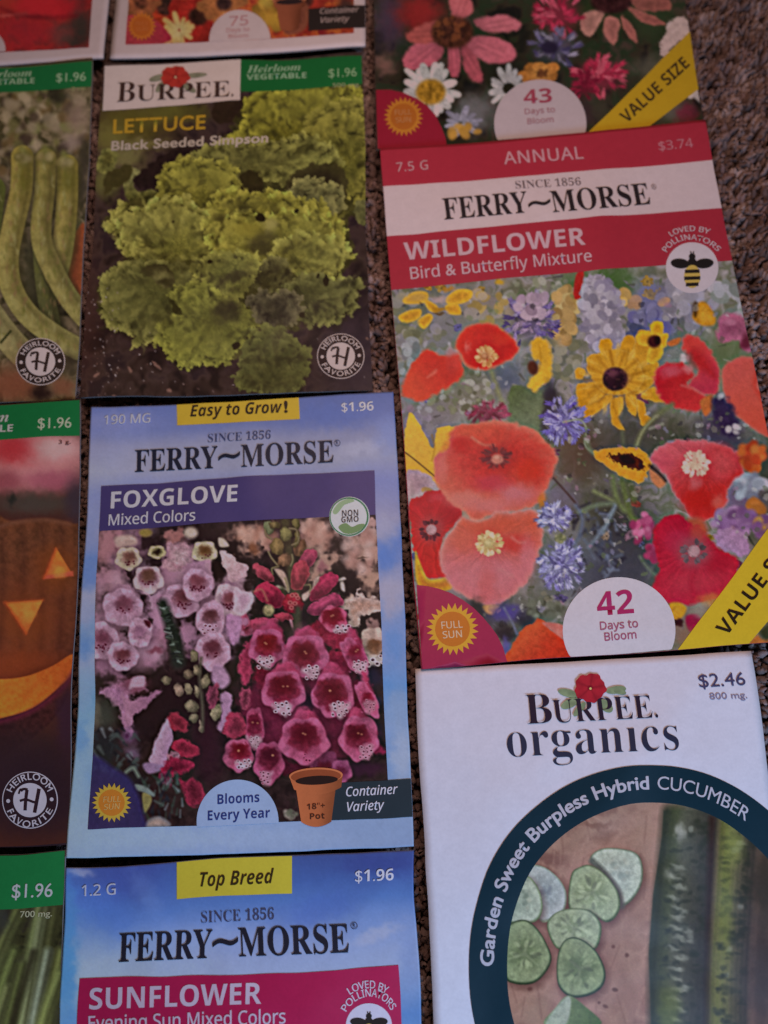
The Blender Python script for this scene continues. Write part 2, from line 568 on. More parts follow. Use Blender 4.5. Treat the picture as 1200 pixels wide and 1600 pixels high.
        col = np.empty(x.shape+(3,)); col[:] = c
        if c2 is not None: col = col*(1-bt[..., None])+np.array(c2, float)*bt[..., None]
        s.sd += 1
        if tex: col = col*(1+tex*4*(fbm(x/5, y/5, s.sd, 2)-.5))[..., None]
        s.put(sl, col, a)
        return s
    def dots(s, cx, cy, rx, ry, n, size, cols, seed=1, soft=1.6, alpha=.9, asp=1.6, hollow=None):
        """n small irregular dabs scattered in an ellipse"""
        r = np.random.default_rng(seed)
        cols = np.atleast_2d(np.array(cols, float))
        for _ in range(n):
            t, q = r.random()*6.283, math.sqrt(r.random())
            z = (size[0]+(size[1]-size[0])*r.random())
            e = z*(1+(asp-1)*r.random())
            s.ell(cx+rx*q*math.cos(t), cy+ry*q*math.sin(t), e, z, cols[r.integers(len(cols))]*(0.9+.2*r.random()), rot=r.random()*180, soft=soft, alpha=alpha, tex=0)
        return s
    def mottle(s, cols, scale, sl=None, a=1.0, seed=0, hard=1.0):
        """cover with blotches that wander through a list of colours"""
        sl = sl or (slice(None), slice(None))
        x, y = s.X[sl], s.Y[sl]
        x2 = x+scale*.8*(fbm(x/scale*1.3, y/scale*1.3, seed+3, 2)-.5); y2 = y+scale*.8*(fbm(x/scale*1.3+9, y/scale*1.3, seed+4, 2)-.5)
        t = np.clip((fbm(x2/scale, y2/scale, seed, 3)-.5)*1.9*hard+.5, 0, .999)*(len(cols)-1)
        i = t.astype(int); f = (t-i)[..., None]
        cc = np.array(cols, float)
        s.put(sl, cc[i]*(1-f)+cc[np.minimum(i+1, len(cols)-1)]*f, np.full(x.shape, a))
        return s
    def grain(s, amt=.03, scale=1.6, seed=5):
        s.img *= (1+amt*2*(fbm(s.X/scale, s.Y/scale, seed, 2)-.5)*2)[..., None]
        s.img += amt*60*(np.stack([vnoise(s.X/3, s.Y/3, seed+i*3) for i in range(3)], -1)-.5)
        return s
    def crisp(s, amount=.7, r=3, contrast=1.08):
        """the printer's unsharp mask"""
        def box(im, r):
            for ax in (0, 1):
                p = np.pad(im, [(r+1, r) if i == ax else (0, 0) for i in range(3)], mode='edge')
                c = np.cumsum(p, ax)
                n = im.shape[ax]
                im = (np.take(c, np.arange(2*r+1, 2*r+1+n), ax)-np.take(c, np.arange(0, n), ax))/(2*r+1)
            return im
        b = box(box(s.img, r), r)
        b2 = box(box(s.img, r*5), r*5)
        s.img = np.clip(s.img+amount*(s.img-b)+(contrast-1)*2*(b-b2), 8, 230)
        return s
    def ink(s):
        return ink(np.clip(s.img*s.gain, 0, 255), s.Y, s.X)
    def build(s, name='printed_photo', parent=None, off=.10):
        nv, nu = s.u.shape
        V = s.pk.loc(s.pk.xyz(s.u, s.v, off).reshape(-1, 3))
        idx = np.arange(nu*nv).reshape(nv, nu)
        f = np.stack([idx[:-1, :-1], idx[1:, :-1], idx[1:, 1:], idx[:-1, 1:]], -1)
        if s.alpha is not None:
            k = s.alpha[:-1, :-1] & s.alpha[1:, :-1] & s.alpha[1:, 1:] & s.alpha[:-1, 1:]
            f = f[k]
        f = f.reshape(-1, 4)
        return make_mesh(name, V, f, s.ink().reshape(-1, 3), parent or s.pk.e)

# ================================================================== carpet
def carpet(packets):
    r = np.random.default_rng(3)
    n = 150
    gx, gy = np.meshgrid(np.linspace(-620, 620, n), np.linspace(-620, 720, n))
    gz = -8.5+1.2*(fbm(gx/40, gy/40, 3)-.5)
    idx = np.arange(n*n).reshape(n, n)
    f = np.stack([idx[:-1, :-1], idx[:-1, 1:], idx[1:, 1:], idx[1:, :-1]], -1).reshape(-1, 4)
    mt = bpy.data.materials.new('carpet_yarn'); mt.use_nodes = True
    nt = mt.node_tree; b = nt.nodes['Principled BSDF']
    at = nt.nodes.new('ShaderNodeAttribute'); at.attribute_name = 'print'
    no = nt.nodes.new('ShaderNodeTexNoise'); no.inputs['Scale'].default_value = 900; no.inputs['Detail'].default_value = 3
    tc = nt.nodes.new('ShaderNodeTexCoord'); nt.links.new(tc.outputs['Object'], no.inputs['Vector'])
    mr = nt.nodes.new('ShaderNodeMapRange'); mr.inputs['To Min'].default_value = .7; mr.inputs['To Max'].default_value = 1.3
    nt.links.new(no.outputs['Fac'], mr.inputs['Value'])
    vm = nt.nodes.new('ShaderNodeVectorMath'); vm.operation = 'SCALE'
    nt.links.new(at.outputs['Color'], vm.inputs[0]); nt.links.new(mr.outputs['Result'], vm.inputs['Scale'])
    nt.links.new(vm.outputs[0], b.inputs['Base Color'])
    b.inputs['Roughness'].default_value = .95; b.inputs['Specular IOR Level'].default_value = .1
    g = make_mesh('carpet', np.stack([gx, gy, gz], -1).reshape(-1, 3), f, np.full((n*n, 3), [.035, .025, .02]), mat=mt)
    g['kind'] = 'structure'
    # pile: short curly ends of yarn, left out where packets lie on it
    sp = 1.5
    xs, ys = np.meshgrid(np.arange(-330, 330, sp), np.arange(-300, 420, sp))
    x = (xs+(r.random(xs.shape)-.5)*sp*1.4).ravel(); y = (ys+(r.random(xs.shape)-.5)*sp*1.4).ravel()
    dist = np.full(x.shape, 1e9)                    # signed distance to the nearest packet (negative = under it)
    for p in packets:
        q = p.P[:, :2]; ins = np.full(x.shape, 1e9)
        for i in range(4):
            a, bb = q[i], q[(i+1) % 4]
            e = bb-a; nn = np.array([e[1], -e[0]])/np.hypot(*e)
            ins = np.minimum(ins, ((x-a[0])*nn[0]+(y-a[1])*nn[1]))
        dist = np.minimum(dist, -ins)
    k = dist > -4
    x, y, dist = x[k], y[k], dist[k]
    n = len(x)
    tuft = fbm(x/4.2, y/4.2, 8, 2)                  # yarn ends gather in tufts
    ht = 6.9+6.6*(tuft-.5)-3.4*np.exp(-np.maximum(dist, 0)/6.0)+r.random(n)*.7
    ht = np.where(dist < 1.5, np.minimum(ht, 3.8), ht)
    lean = fbm(x/7, y/7, 4)*6.283*2.2+r.normal(0, .9, n)
    la = .6+r.random(n)*1.7
    rad = .62+r.random(n)*.45
    ns, nr = 5, 5
    V = np.zeros((n, nr, ns, 3))
    tw = r.random(n)*6.28; curl = r.normal(0, 1.6, n)
    for i in range(nr):
        t = i/(nr-1)
        cxp = x+np.cos(lean+curl*t)*la*t**1.5; cyp = y+np.sin(lean+curl*t)*la*t**1.5
        prof = (.8, 1.0, 1.15, 1.1, .55)[i]
        for j in range(ns):
            a = tw+j*2*math.pi/ns+t*2.5
            wob = 1+.5*(r.random(n)-.5)
            V[:, i, j, 0] = cxp+np.cos(a)*rad*prof*wob
            V[:, i, j, 1] = cyp+np.sin(a)*rad*prof*wob
            V[:, i, j, 2] = -8.5+ht*(t-.12*t**3)+(r.random(n)-.5)*.3
    base = np.arange(n)*(nr*ns)
    F = []
    for i in range(nr-1):
        for j in range(ns):
            F.append(np.stack([base+i*ns+j, base+i*ns+(j+1) % ns, base+(i+1)*ns+(j+1) % ns, base+(i+1)*ns+j], -1))
    o = (nr-1)*ns
    F.append(np.stack([base+o, base+o+1, base+o+2, base+o+3], -1)); F.append(np.stack([base+o, base+o+3, base+o+4, base+o], -1)[:, [0, 1, 2, 2]] if False else np.stack([base+o, base+o+3, base+o+4, base+(nr-2)*ns+4], -1))
    F = np.concatenate(F)
    pal = np.array([[.31, .23, .20], [.25, .18, .155], [.37, .285, .255], [.18, .125, .108], [.29, .205, .185], [.47, .375, .34]])
    ci = np.clip((fbm(x/4.5, y/4.5, 21)-.5)*1.7+.45+r.normal(0, .10, n), 0, .999)
    order = np.array([3, 1, 4, 0, 2, 5])
    col = pal[order[(ci*6).astype(int)]]*(.80+.20*r.random(n))[:, None]
    cc = np.repeat(col[:, None, :], nr*ns, 1).reshape(-1, 3)
    p = make_mesh('carpet_pile', V.reshape(-1, 3), F, cc, mat=mt)
    p['kind'] = 'stuff'

# ================================================================== shared printed motifs
CREAM = WHITE_INK
def K(seen, py): return ink(seen, py)

def sun_badge(pk, parent, cx, cy, r, words, ray, disc, txt, n=24, rot=0.0):
    t = np.arange(n*2)*math.pi/n+rot
    rr = np.where(np.arange(n*2) % 2 == 0, r, r*.76)
    sh = Sheet(pk, 'sun_badge', .20)
    sh.disc((cx, cy), np.stack([cx+rr*np.cos(t), cy+rr*np.sin(t)], -1), K(ray, cy), nr=4)
    sh.disc((cx, cy), ell_pts(cx, cy, r*.66), K(disc, cy), lift=.03)
    o = sh.build(parent)
    if words: lettering(pk, o, 'badge_lettering', words, K(txt, cy), off=.28)
    return o

def seal(pk, parent, cx, cy, R, dark, light, ry=None):
    ry = ry or R*.955
    q = ry/R
    sh = Sheet(pk, 'round_seal', .18)
    E_ = lambda k: ell_pts(cx, cy, R*k, ry*k, n=64)
    sh.disc((cx, cy), E_(1), K(light, cy)).disc((cx, cy), E_(.965), K(dark, cy), lift=.03).disc((cx, cy), E_(.60), K(light, cy), lift=.05)
    for sx in (-1, 1):
        sh.disc((cx+sx*R*.78, cy+sx*-R*.03), ell_pts(cx+sx*R*.78, cy+sx*-R*.03, R*.07, n=14), K(light, cy), lift=.06)
    o = sh.build(parent)
    def at(a, k): return (cx+R*k*math.cos(math.radians(a)), cy-ry*k*math.sin(math.radians(a)))
    lettering(pk, o, 'ring_lettering', [
        dict(t='HEIRLOOM', style='plain', o=.012*10, arc=(cx, cy), p0=at(157, .70), p1=at(25, .70), h=R*.20, track=1.1),
        dict(t='FAVORITE', style='plain', o=.012*10, arc=(cx, cy), p0=at(205, .90), p1=at(338, .90), h=R*.20, ccw=True, track=1.1)], K(light, cy), off=.27)
    # script H
    hm = Sheet(pk, 'monogram', .27)
    def stroke(pts, wd):
        p = np.array(pts, float)
        d = np.gradient(p, axis=0); nn = np.stack([-d[:, 1], d[:, 0]], -1)/np.hypot(d[:, 0], d[:, 1])[:, None]
        a, b = p+nn*wd/2, p-nn*wd/2
        for i in range(len(p)-1):
            hm.quad([cxy(a[i]), cxy(a[i+1]), cxy(b[i+1]), cxy(b[i])], K(dark, cy), n=2, m=2)
    def cxy(p): return (cx+p[0]*R, cy+p[1]*ry)
    ts = np.linspace(0, 1, 9)
    stroke([(-.40+.12*t, -.22-.16*math.sin(t*2.6)) for t in ts], .07)
    stroke([(-.10-.12*t+.05*t*t, -.36+.72*t) for t in ts], .12)
    stroke([(.33-.16*t, -.40+.84*t) for t in ts], .13)
    stroke([(-.36+.62*t, .03-.05*math.sin(t*5)) for t in ts], .085)
    stroke([(-.30+.22*t, -.36-.03*math.sin(t*3.1)) for t in ts], .09)
    hm.build(o)
    return o

def bee_badge(pk, parent, cx, cy, R, lines, white, lw=True, cut=None):
    sh = Sheet(pk, 'pollinator_badge', .20)
    sh.disc((cx, cy), ell_pts(cx, cy, R, R*.97), K(white, cy))
    o = sh.build(parent)
    b = Sheet(pk, 'bee_emblem', .25)
    blk, yel = K((32, 26, 26), cy), K((176, 140, 70), cy)
    for sx in (-1, 1):
        b.disc((cx+sx*R*.42, cy-R*.16), ell_pts(cx+sx*R*.46, cy-R*.16, R*.36, R*.19, rot=-6*sx, n=24), blk, lift=.01 if sx > 0 else 0)
    b.disc((cx, cy-R*.42), ell_pts(cx, cy-R*.42, R*.13, n=16), blk, lift=.02)
    b.disc((cx, cy-R*.15), ell_pts(cx, cy-R*.15, R*.19, R*.22, n=20), blk, lift=.03)
    b.disc((cx, cy+R*.36), ell_pts(cx, cy+R*.34, R*.31, R*.44, n=28), yel, lift=.04)
    for yy, wd in ((.14, .28), (.40, .31), (.64, .24)):
        b.quad([(cx-R*wd, cy+R*(yy-.055)), (cx+R*wd, cy+R*(yy-.075)), (cx+R*wd, cy+R*(yy+.06)), (cx-R*wd, cy+R*(yy+.08))], blk, n=8, m=3, lift=.07)
    for sx in (-1, 1):
        b.quad([(cx+sx*R*.06-1, cy-R*.62), (cx+sx*R*.06+1, cy-R*.62), (cx+sx*R*.03+1, cy-R*.48), (cx+sx*R*.03-1, cy-R*.48)], blk, n=2, m=2, lift=.05)
    b.build(o)
    if lines: lettering(pk, o, 'arc_lettering', lines, K(white, cy), off=.28)
    return o

def rosette(pk, parent, cx, cy, r, leaves, red, dark, green, asp=.93):
    sh = Sheet(pk, 'flower_emblem', .30)
    for i, (lx, ly, rx, ry, rot) in enumerate(leaves):
        V, F = pk.polar((lx, ly), ell_pts(lx, ly, rx, ry, rot=rot, n=24)*1.0, sh.off+.012*i, 5)
        g = np.array(K(green, cy)); sh.add((V, F), g*(.8+.5*vnoise(V[:, 0:1]*1.1, V[:, 1:2]*1.1, i)))
    t = np.radians(np.arange(0, 360, 5)); rr = r*(1+.06*np.sin(t*5+1)+.04*np.sin(t*11))
    V, F = pk.polar((cx, cy), np.stack([cx+rr*np.cos(t), cy+rr*asp*np.sin(t)], -1), sh.off+.16, 8)
    q = np.linspace(0, 1, 9).repeat(len(t))[:, None]
    th = np.tile(t, 9)[:, None]
    a, b = np.array(K(red, cy)), np.array(K(dark, cy))
    mixv = np.clip(.25+.75*np.abs(np.sin(th*2.5+.4))**.6*(q > .15)-.25*(q < .25), 0, 1)*(.75+.5*vnoise(V[:, 0:1]*1.3, V[:, 1:2]*1.3, 4))
    sh.add((V, F), b*(1-np.clip(mixv, 0, 1))+a*np.clip(mixv, 0, 1))
    sh.disc((cx, cy), ell_pts(cx+r*.02, cy+r*.05, r*.08, n=12), K((190, 170, 110), cy), lift=.18)
    return sh.build(parent)

# ================================================================== lettuce packet
def lettuce():
    pk = Packet([(164, 103), (567, 88), (580.5, 611.5), (125, 624)],
                'seed packet picturing a frilly head of light green lettuce on dark soil', zc=(1.2, 1.2, 1.0, 1.0), bulge=2.4, seed=1)
    pk.envelope(K((48, 33, 30), 350))
    cv = Canvas(pk, None, 1.35, (47, 32, 29), gain=.95)
    cv.mottle([(36, 24, 22), (50, 34, 30), (60, 42, 38), (44, 30, 30)], 26, seed=2)
    cv.soft(120, 480, 40, 130, (62, 34, 30), .6); cv.soft(560, 560, 60, 90, (52, 38, 48), .7)
    # blurred foliage at the back, upper left and right
    z = cv.zoom(120, 80, 2.4)
    for (x, y, rx, ry, c) in [(200, 270, 150, 90, (78, 66, 26)), (120, 330, 70, 60, (96, 84, 42)), (350, 230, 120, 40, (84, 74, 32)), (110, 480, 60, 70, (92, 84, 44)),
                              (190, 400, 70, 45, (104, 92, 54)), (250, 350, 90, 24, (100, 86, 48)), (450, 240, 50, 30, (70, 60, 30))]:
        z.soft(x, y, rx, ry, c, .9, wob=7)
    z.shape([(85, 460), (140, 440), (150, 380), (100, 370), (75, 420)], (104, 96, 50), (70, 62, 30), soft=5, wob=4, tex=.2)
    z.shape([(190, 560), (175, 480), (200, 440), (235, 450), (215, 500), (235, 525), (300, 520), (290, 560), (230, 575)], (118, 108, 66), (84, 76, 36), g=(210, 450, 220, 560), soft=4, wob=3, tex=.2)
    z.shape([(150, 440), (200, 425), (210, 460), (180, 500), (130, 520), (100, 540), (110, 470)], (60, 50, 26), soft=5, wob=4)
    z.shape([(270, 430), (340, 380), (420, 360), (520, 370), (430, 440), (330, 470), (320, 510), (240, 515), (215, 480)], (38, 25, 22), soft=6, wob=5, tex=.1)
    z.shape([(520, 190), (640, 170), (640, 240), (600, 270), (520, 265)], (44, 30, 22), soft=5, wob=4)
    sd = [10]
    def leaf(p, lit, mid, dk, cen, frill=6, soft=1.8, fold=(7, .22), holes=0, k=1.0):
        """one ruffled leaf, base at cen: a ragged outline, then rings of small curled lobes, light at the lip and dark in the fold"""
        pc = np.array(p, float); c = np.array(cen, float)
        sd[0] += 1
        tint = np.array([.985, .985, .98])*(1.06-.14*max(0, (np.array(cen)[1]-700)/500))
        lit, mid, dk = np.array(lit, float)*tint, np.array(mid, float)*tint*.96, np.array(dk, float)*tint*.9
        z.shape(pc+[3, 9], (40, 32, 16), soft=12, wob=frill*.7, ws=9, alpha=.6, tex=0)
        r = np.hypot(*(pc-c).T).max()
        z.shape(pc, mid*.92, lit*.97, g=(c[0], c[1], r*1.0), soft=soft, wob=frill, ws=6.5, tex=.14, ts=9, fold=(c[0], c[1], fold[0], fold[1]))
        rr = np.random.default_rng(sd[0])
        q = smooth_closed(pc, 6); seg = np.hypot(*(np.roll(q, -1, 0)-q).T); cum = np.cumsum(seg); per = cum[-1]
        # broad folds running from the rib to the lip
        n = int(len(p)*2.2)
        for i in range(n):
            e = q[rr.integers(len(q))]; v = e-c; L = np.hypot(*v)+1e-6
            an = math.degrees(math.atan2(v[1], v[0])); o = c+v*(.42+.5*rr.random())
            z.soft(o[0], o[1], L*(.16+.14*rr.random()), 6+8*rr.random(), dk if rr.random() < .5 else lit*1.10, .55, rot=an+rr.normal(0, 14), wob=5)
        for s_, gap, big in ((.97, 19, 13), (.72, 46, 20)):
            m_ = max(4, int(per*s_/gap))
            for i in rr.permutation(m_):
                e = q[min(np.searchsorted(cum, per*((i+rr.random())/m_)), len(q)-1)]
                v = (e-c); L = np.hypot(*v)+1e-6; v = v/L; n_ = np.array([-v[1], v[0]])
                o = c+v*L*(s_*(1+.05*rr.normal()))
                a_ = big*(.6+.9*rr.random()); b_ = a_*(.8+.6*rr.random())
                tn = .90+.28*rr.random(); tone = .82+.2*s_
                ph = rr.random()*6; pts = []
                for t in np.linspace(0, 2*math.pi, 11, endpoint=False):
                    w_ = 1+.28*math.sin(3*t+ph)+.14*rr.normal()
                    pts.append(o+n_*a_*w_*math.cos(t)+v*b_*w_*math.sin(t)*.9)
                f0, f1 = o-v*b_*1.1, o+v*b_*.8
                z.shape(pts, mid*.9, np.clip(lit*tn*tone*1.08, 0, 165), g=(f0[0], f0[1], f1[0], f1[1]), soft=2.2, wob=3, ws=5, tex=.06, ts=5, alpha=.85 if s_ > .9 else .45)
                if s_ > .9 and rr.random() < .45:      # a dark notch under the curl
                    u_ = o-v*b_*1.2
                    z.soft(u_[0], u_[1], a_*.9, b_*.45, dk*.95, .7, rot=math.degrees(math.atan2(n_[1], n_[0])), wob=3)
        for i in range(7):
            j = rr.integers(len(p)); e = pc[j]
            z.line([c+(e-c)*.1, c+(e-c)*.45+rr.normal(0, 6, 2), c+(e-c)*.8], 4, mid*.80, c2=lit*.9, soft=3.5, taper=.4, alpha=.5)
        for i in range(int(r/16)):
            e = pc[rr.integers(len(p))]; q_ = c+(e-c)*(.3+.6*rr.random())
            z.soft(q_[0], q_[1], 10+16*rr.random(), 5+7*rr.random(), dk*.85, .6, rot=rr.random()*180, wob=5)
    # the plant as one mass behind its leaves
    z.shape([(110, 640), (200, 560), (320, 520), (340, 440), (460, 400), (560, 330), (640, 200), (760, 150), (900, 130), (1080, 130), (1085, 560), (1010, 640), (1040, 770), (980, 860), (1050, 900), (1010, 990), (860, 1010), (820, 1050), (660, 1040), (620, 1130), (480, 1170), (260, 1080), (100, 1000), (90, 870), (180, 780), (150, 700)], (62, 54, 26), soft=10, wob=8, tex=.2, ts=9)
    YG, GR, OL = (134, 122, 52), (100, 90, 38), (58, 50, 24)
    # far clump, top right
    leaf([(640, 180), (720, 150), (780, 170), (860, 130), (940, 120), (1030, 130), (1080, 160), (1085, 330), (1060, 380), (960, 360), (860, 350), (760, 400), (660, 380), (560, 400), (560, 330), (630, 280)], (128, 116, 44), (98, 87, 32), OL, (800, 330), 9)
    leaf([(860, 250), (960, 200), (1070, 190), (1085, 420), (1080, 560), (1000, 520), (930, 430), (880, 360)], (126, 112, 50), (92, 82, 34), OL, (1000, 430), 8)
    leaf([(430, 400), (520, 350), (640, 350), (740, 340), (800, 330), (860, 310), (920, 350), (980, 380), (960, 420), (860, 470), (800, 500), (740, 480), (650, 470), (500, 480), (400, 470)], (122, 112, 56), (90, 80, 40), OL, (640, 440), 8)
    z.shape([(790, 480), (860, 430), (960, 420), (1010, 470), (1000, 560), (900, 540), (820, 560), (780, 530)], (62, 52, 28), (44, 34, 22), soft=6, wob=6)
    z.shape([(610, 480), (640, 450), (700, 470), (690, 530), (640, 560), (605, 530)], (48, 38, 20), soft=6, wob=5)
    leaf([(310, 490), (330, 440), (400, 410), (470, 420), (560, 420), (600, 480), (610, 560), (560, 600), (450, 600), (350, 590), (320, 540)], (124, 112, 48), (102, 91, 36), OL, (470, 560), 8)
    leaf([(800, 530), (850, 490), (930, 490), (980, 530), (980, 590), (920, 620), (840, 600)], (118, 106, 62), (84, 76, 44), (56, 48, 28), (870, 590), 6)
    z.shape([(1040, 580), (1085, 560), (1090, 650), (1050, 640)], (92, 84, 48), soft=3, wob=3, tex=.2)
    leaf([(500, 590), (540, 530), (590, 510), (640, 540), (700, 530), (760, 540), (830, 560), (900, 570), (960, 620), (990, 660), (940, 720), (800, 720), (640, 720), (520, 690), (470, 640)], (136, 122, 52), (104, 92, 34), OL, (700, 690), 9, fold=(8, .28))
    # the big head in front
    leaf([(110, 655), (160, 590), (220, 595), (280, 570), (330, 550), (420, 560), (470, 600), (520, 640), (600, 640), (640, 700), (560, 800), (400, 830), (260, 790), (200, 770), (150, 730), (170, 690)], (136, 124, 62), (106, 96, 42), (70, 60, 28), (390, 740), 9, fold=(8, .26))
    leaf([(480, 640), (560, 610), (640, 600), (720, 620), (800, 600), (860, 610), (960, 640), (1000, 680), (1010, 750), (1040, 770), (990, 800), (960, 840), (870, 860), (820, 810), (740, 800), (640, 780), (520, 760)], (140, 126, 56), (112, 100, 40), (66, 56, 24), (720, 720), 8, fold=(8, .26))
    z.soft(700, 700, 55, 28, (70, 60, 32), .9, wob=8); z.soft(690, 735, 50, 30, (58, 48, 28), .8, wob=8)
    z.soft(725, 650, 32, 26, (150, 134, 78), .8); z.soft(640, 670, 60, 34, (128, 112, 44), .8)
    z.soft(530, 625, 30, 12, (66, 56, 26), .8, rot=-10); z.soft(630, 590, 20, 18, (60, 52, 26), .7)
    leaf([(720, 780), (800, 700), (900, 690), (1000, 720), (1010, 770), (960, 850), (880, 860), (840, 830), (760, 810)], (138, 126, 62), (104, 92, 40), (70, 60, 28), (800, 760), 7)
    leaf([(640, 830), (740, 780), (800, 830), (780, 890), (700, 900)], (98, 88, 50), (66, 56, 32), (48, 38, 24), (700, 860), 6)
    leaf([(760, 900), (840, 860), (920, 850), (1000, 870), (1055, 850), (1060, 870), (1040, 940), (1050, 960), (1000, 990), (970, 1030), (930, 1010), (880, 1020), (830, 1000), (790, 960)], (104, 96, 54), (80, 73, 38), (58, 50, 30), (860, 930), 7)
    leaf([(90, 860), (150, 810), (230, 790), (330, 790), (440, 820), (480, 870), (420, 960), (400, 1040), (330, 1060), (240, 1095), (200, 1060), (120, 1030), (100, 950)], (118, 108, 58), (88, 80, 40), (60, 52, 28), (300, 900), 8, fold=(6, .2))
    z.shape([(235, 830), (290, 800), (345, 810), (365, 860), (340, 890), (300, 875), (280, 850)], (118, 106, 62), (60, 50, 28), g=(320, 860, 60), soft=3, wob=4, ws=6)
    z.soft(325, 865, 28, 16, (46, 36, 20), .9, wob=5)
    leaf([(440, 790), (520, 770), (620, 760), (680, 790), (660, 850), (600, 920), (540, 930), (480, 890), (440, 850)], (126, 116, 56), (100, 92, 44), (66, 56, 32), (560, 830), 7)
    z.soft(590, 850, 60, 22, (56, 46, 28), .85, rot=-20, wob=8)
    leaf([(350, 920), (430, 870), (500, 890), (560, 930), (640, 960), (690, 990), (660, 1060), (610, 1110), (540, 1180), (480, 1160), (410, 1190), (350, 1150), (300, 1090), (330, 1030), (390, 990)], (124, 116, 52), (98, 90, 42), (70, 62, 32), (520, 1000), 9, fold=(7, .2))
    z.soft(560, 975, 65, 45, (54, 44, 30), .9, rot=-25, wob=9)
    z.shape([(350, 930), (385, 960), (400, 990), (370, 985), (355, 960)], (50, 42, 20), soft=4, wob=4)
    # broad light over the leaves and shade where they overlap
    for (x, y, rx, ry, cc_, a_) in [(290, 650, 150, 60, (132, 122, 64), .38), (860, 660, 120, 50, (130, 120, 56), .38), (900, 770, 110, 50, (128, 120, 62), .34), (470, 480, 110, 50, (122, 112, 52), .34), (880, 210, 150, 70, (122, 110, 48), .34), (640, 400, 160, 40, (108, 100, 54), .3), (220, 920, 130, 100, (92, 86, 46), .4), (470, 1040, 130, 70, (108, 100, 48), .4), (540, 1110, 80, 40, (122, 114, 56), .34), (580, 800, 90, 40, (112, 106, 58), .3)]:
        z.soft(x, y, rx, ry, np.array(cc_), a_, wob=10)
    for (x, y, rx, ry, a_) in [(420, 800, 120, 26, .5), (330, 1010, 60, 40, .4), (680, 880, 80, 50, .45), (610, 580, 120, 22, .45), (250, 780, 90, 16, .4), (800, 840, 90, 18, .4), (700, 1020, 70, 22, .5)]:
        z.soft(x, y, rx, ry, (54, 46, 22), a_, wob=12)
    # two darker leaves lower right
    leaf([(640, 930), (700, 905), (740, 930), (770, 905), (830, 920), (830, 990), (800, 1020), (740, 1030), (690, 1010), (670, 970)], (92, 80, 56), (62, 52, 36), (50, 40, 30), (740, 1000), 4, fold=(4, .12))
    leaf([(610, 1240), (620, 1150), (650, 1080), (700, 1045), (760, 1035), (800, 1065), (850, 1110), (870, 1170), (850, 1230), (820, 1280), (700, 1275), (620, 1262)], (98, 92, 48), (88, 80, 42), (72, 62, 34), (720, 1250), 4, fold=(4, .12))
    for (x, y, a, b) in [(360, 640, 5, 4), (825, 600, 8, 9), (935, 860, 10, 22), (845, 990, 12, 13), (598, 1105, 14, 15), (690, 625, 20, 15), (500, 790, 10, 8), (640, 1075, 4, 5), (905, 845, 5, 9)]:
        z.ell(x, y, a, b, (44, 34, 18), soft=2.5, wob=2, tex=0)
    # perlite and soil crumbs
    rr = np.random.default_rng(5)
    for i in range(150):
        x = rr.random()*1060+30; y = 1040+rr.random()*250
        if rr.random() < .4: x = 20+rr.random()*140; y = 880+rr.random()*400
        if 600 < x < 880 and y < 1280 or (300 < x < 660 and y < 1190): continue
        c = [(150, 126, 124), (120, 92, 86), (92, 62, 56), (160, 140, 140)][rr.integers(4)]
        z.ell(x, y, 1.5+3.5*rr.random()**2, 1.5+2*rr.random()**2, c, rot=rr.random()*180, soft=1.5, alpha=.35+.5*rr.random(), tex=0)
    for (x, y, L, a) in [(75, 1215, 13, -30), (200, 1195, 12, 60), (345, 1275, 10, 20), (300, 1180, 22, 40), (140, 1293, 9, 5), (1090, 1080, 6, 50)]:
        z.ell(x, y, L, 5, (120, 84, 74), rot=a, soft=2.5, wob=2, alpha=.8)
    cv.crisp(.45, 3, 1.04); cv.grain(.025)
    cv.build(off=.08)
    e = pk.e
    # header band
    hb = Sheet(pk, 'header_band', .14).quad([(372, 92.8), (567, 87.5), (569, 132), (372, 143.5)], K((24, 72, 34), 110)).build(e)
    lettering(pk, hb, 'header_lettering', [
        dict(t='Heirloom', style='serifbi', p0=(386, 115), p1=(470, 111), h=11),
        dict(t='VEGETABLE', style='bold', p0=(385.5, 126), p1=(479, 122.5), h=8.5)], K((118, 132, 104), 118))
    lettering(pk, hb, 'price_lettering', [dict(t='$1.96', o=.05, p0=(513.5, 122), p1=(557.5, 120), h=13)], K((110, 126, 92), 118))
    lettering(pk, e, 'weight_lettering', [dict(t='500 mg.', o=.05, p0=(520, 137), p1=(563, 135.5), h=6)], K((120, 116, 84), 136), off=.2)
    # brand panel
    bp = Sheet(pk, 'brand_panel', .19).quad([(163.9, 104), (376.5, 92.5), (375.5, 157), (160.8, 173.7)], K((173, 148, 138), 135), n=30, m=12).build(e)
    ib = K((52, 32, 28), 140)
    lettering(pk, bp, 'brand_lettering', [
        dict(t='B', style='serif', o=-.06, p0=(183, 161), p1=(211, 159.5), h=30),
        dict(t='URPEE', style='serif', o=-.06, p0=(214, 159.2), p1=(359, 152), h=24, track=1.0),
        dict(t='.', style='serif', o=0, p0=(362, 152), p1=(365, 152), h=25)], ib, off=.40)
    rosette(pk, bp, 274.5, 121.5, 22, [(247, 123, 14, 5, 165), (305, 119, 19, 4, -5), (252, 136, 12, 5, 130), (296, 139, 12, 5, 30)], (150, 42, 34), (112, 26, 24), (104, 94, 76), asp=.74)
    lettering(pk, e, 'title_lettering', [dict(t='LETTUCE', o=.22, p0=(177, 209.5), p1=(321, 202), h=21, track=1.08)], K((158, 116, 36), 205), off=.22)
    lettering(pk, e, 'variety_lettering', [dict(t='Black Seeded Simpson', o=.28, p0=(174, 236), p1=(419, 223), h=14, track=1.05)], K((158, 134, 122), 230), off=.22)
    seal(pk, e, 532.5, 557, 37, (40, 26, 26), (166, 142, 140))
    return pk

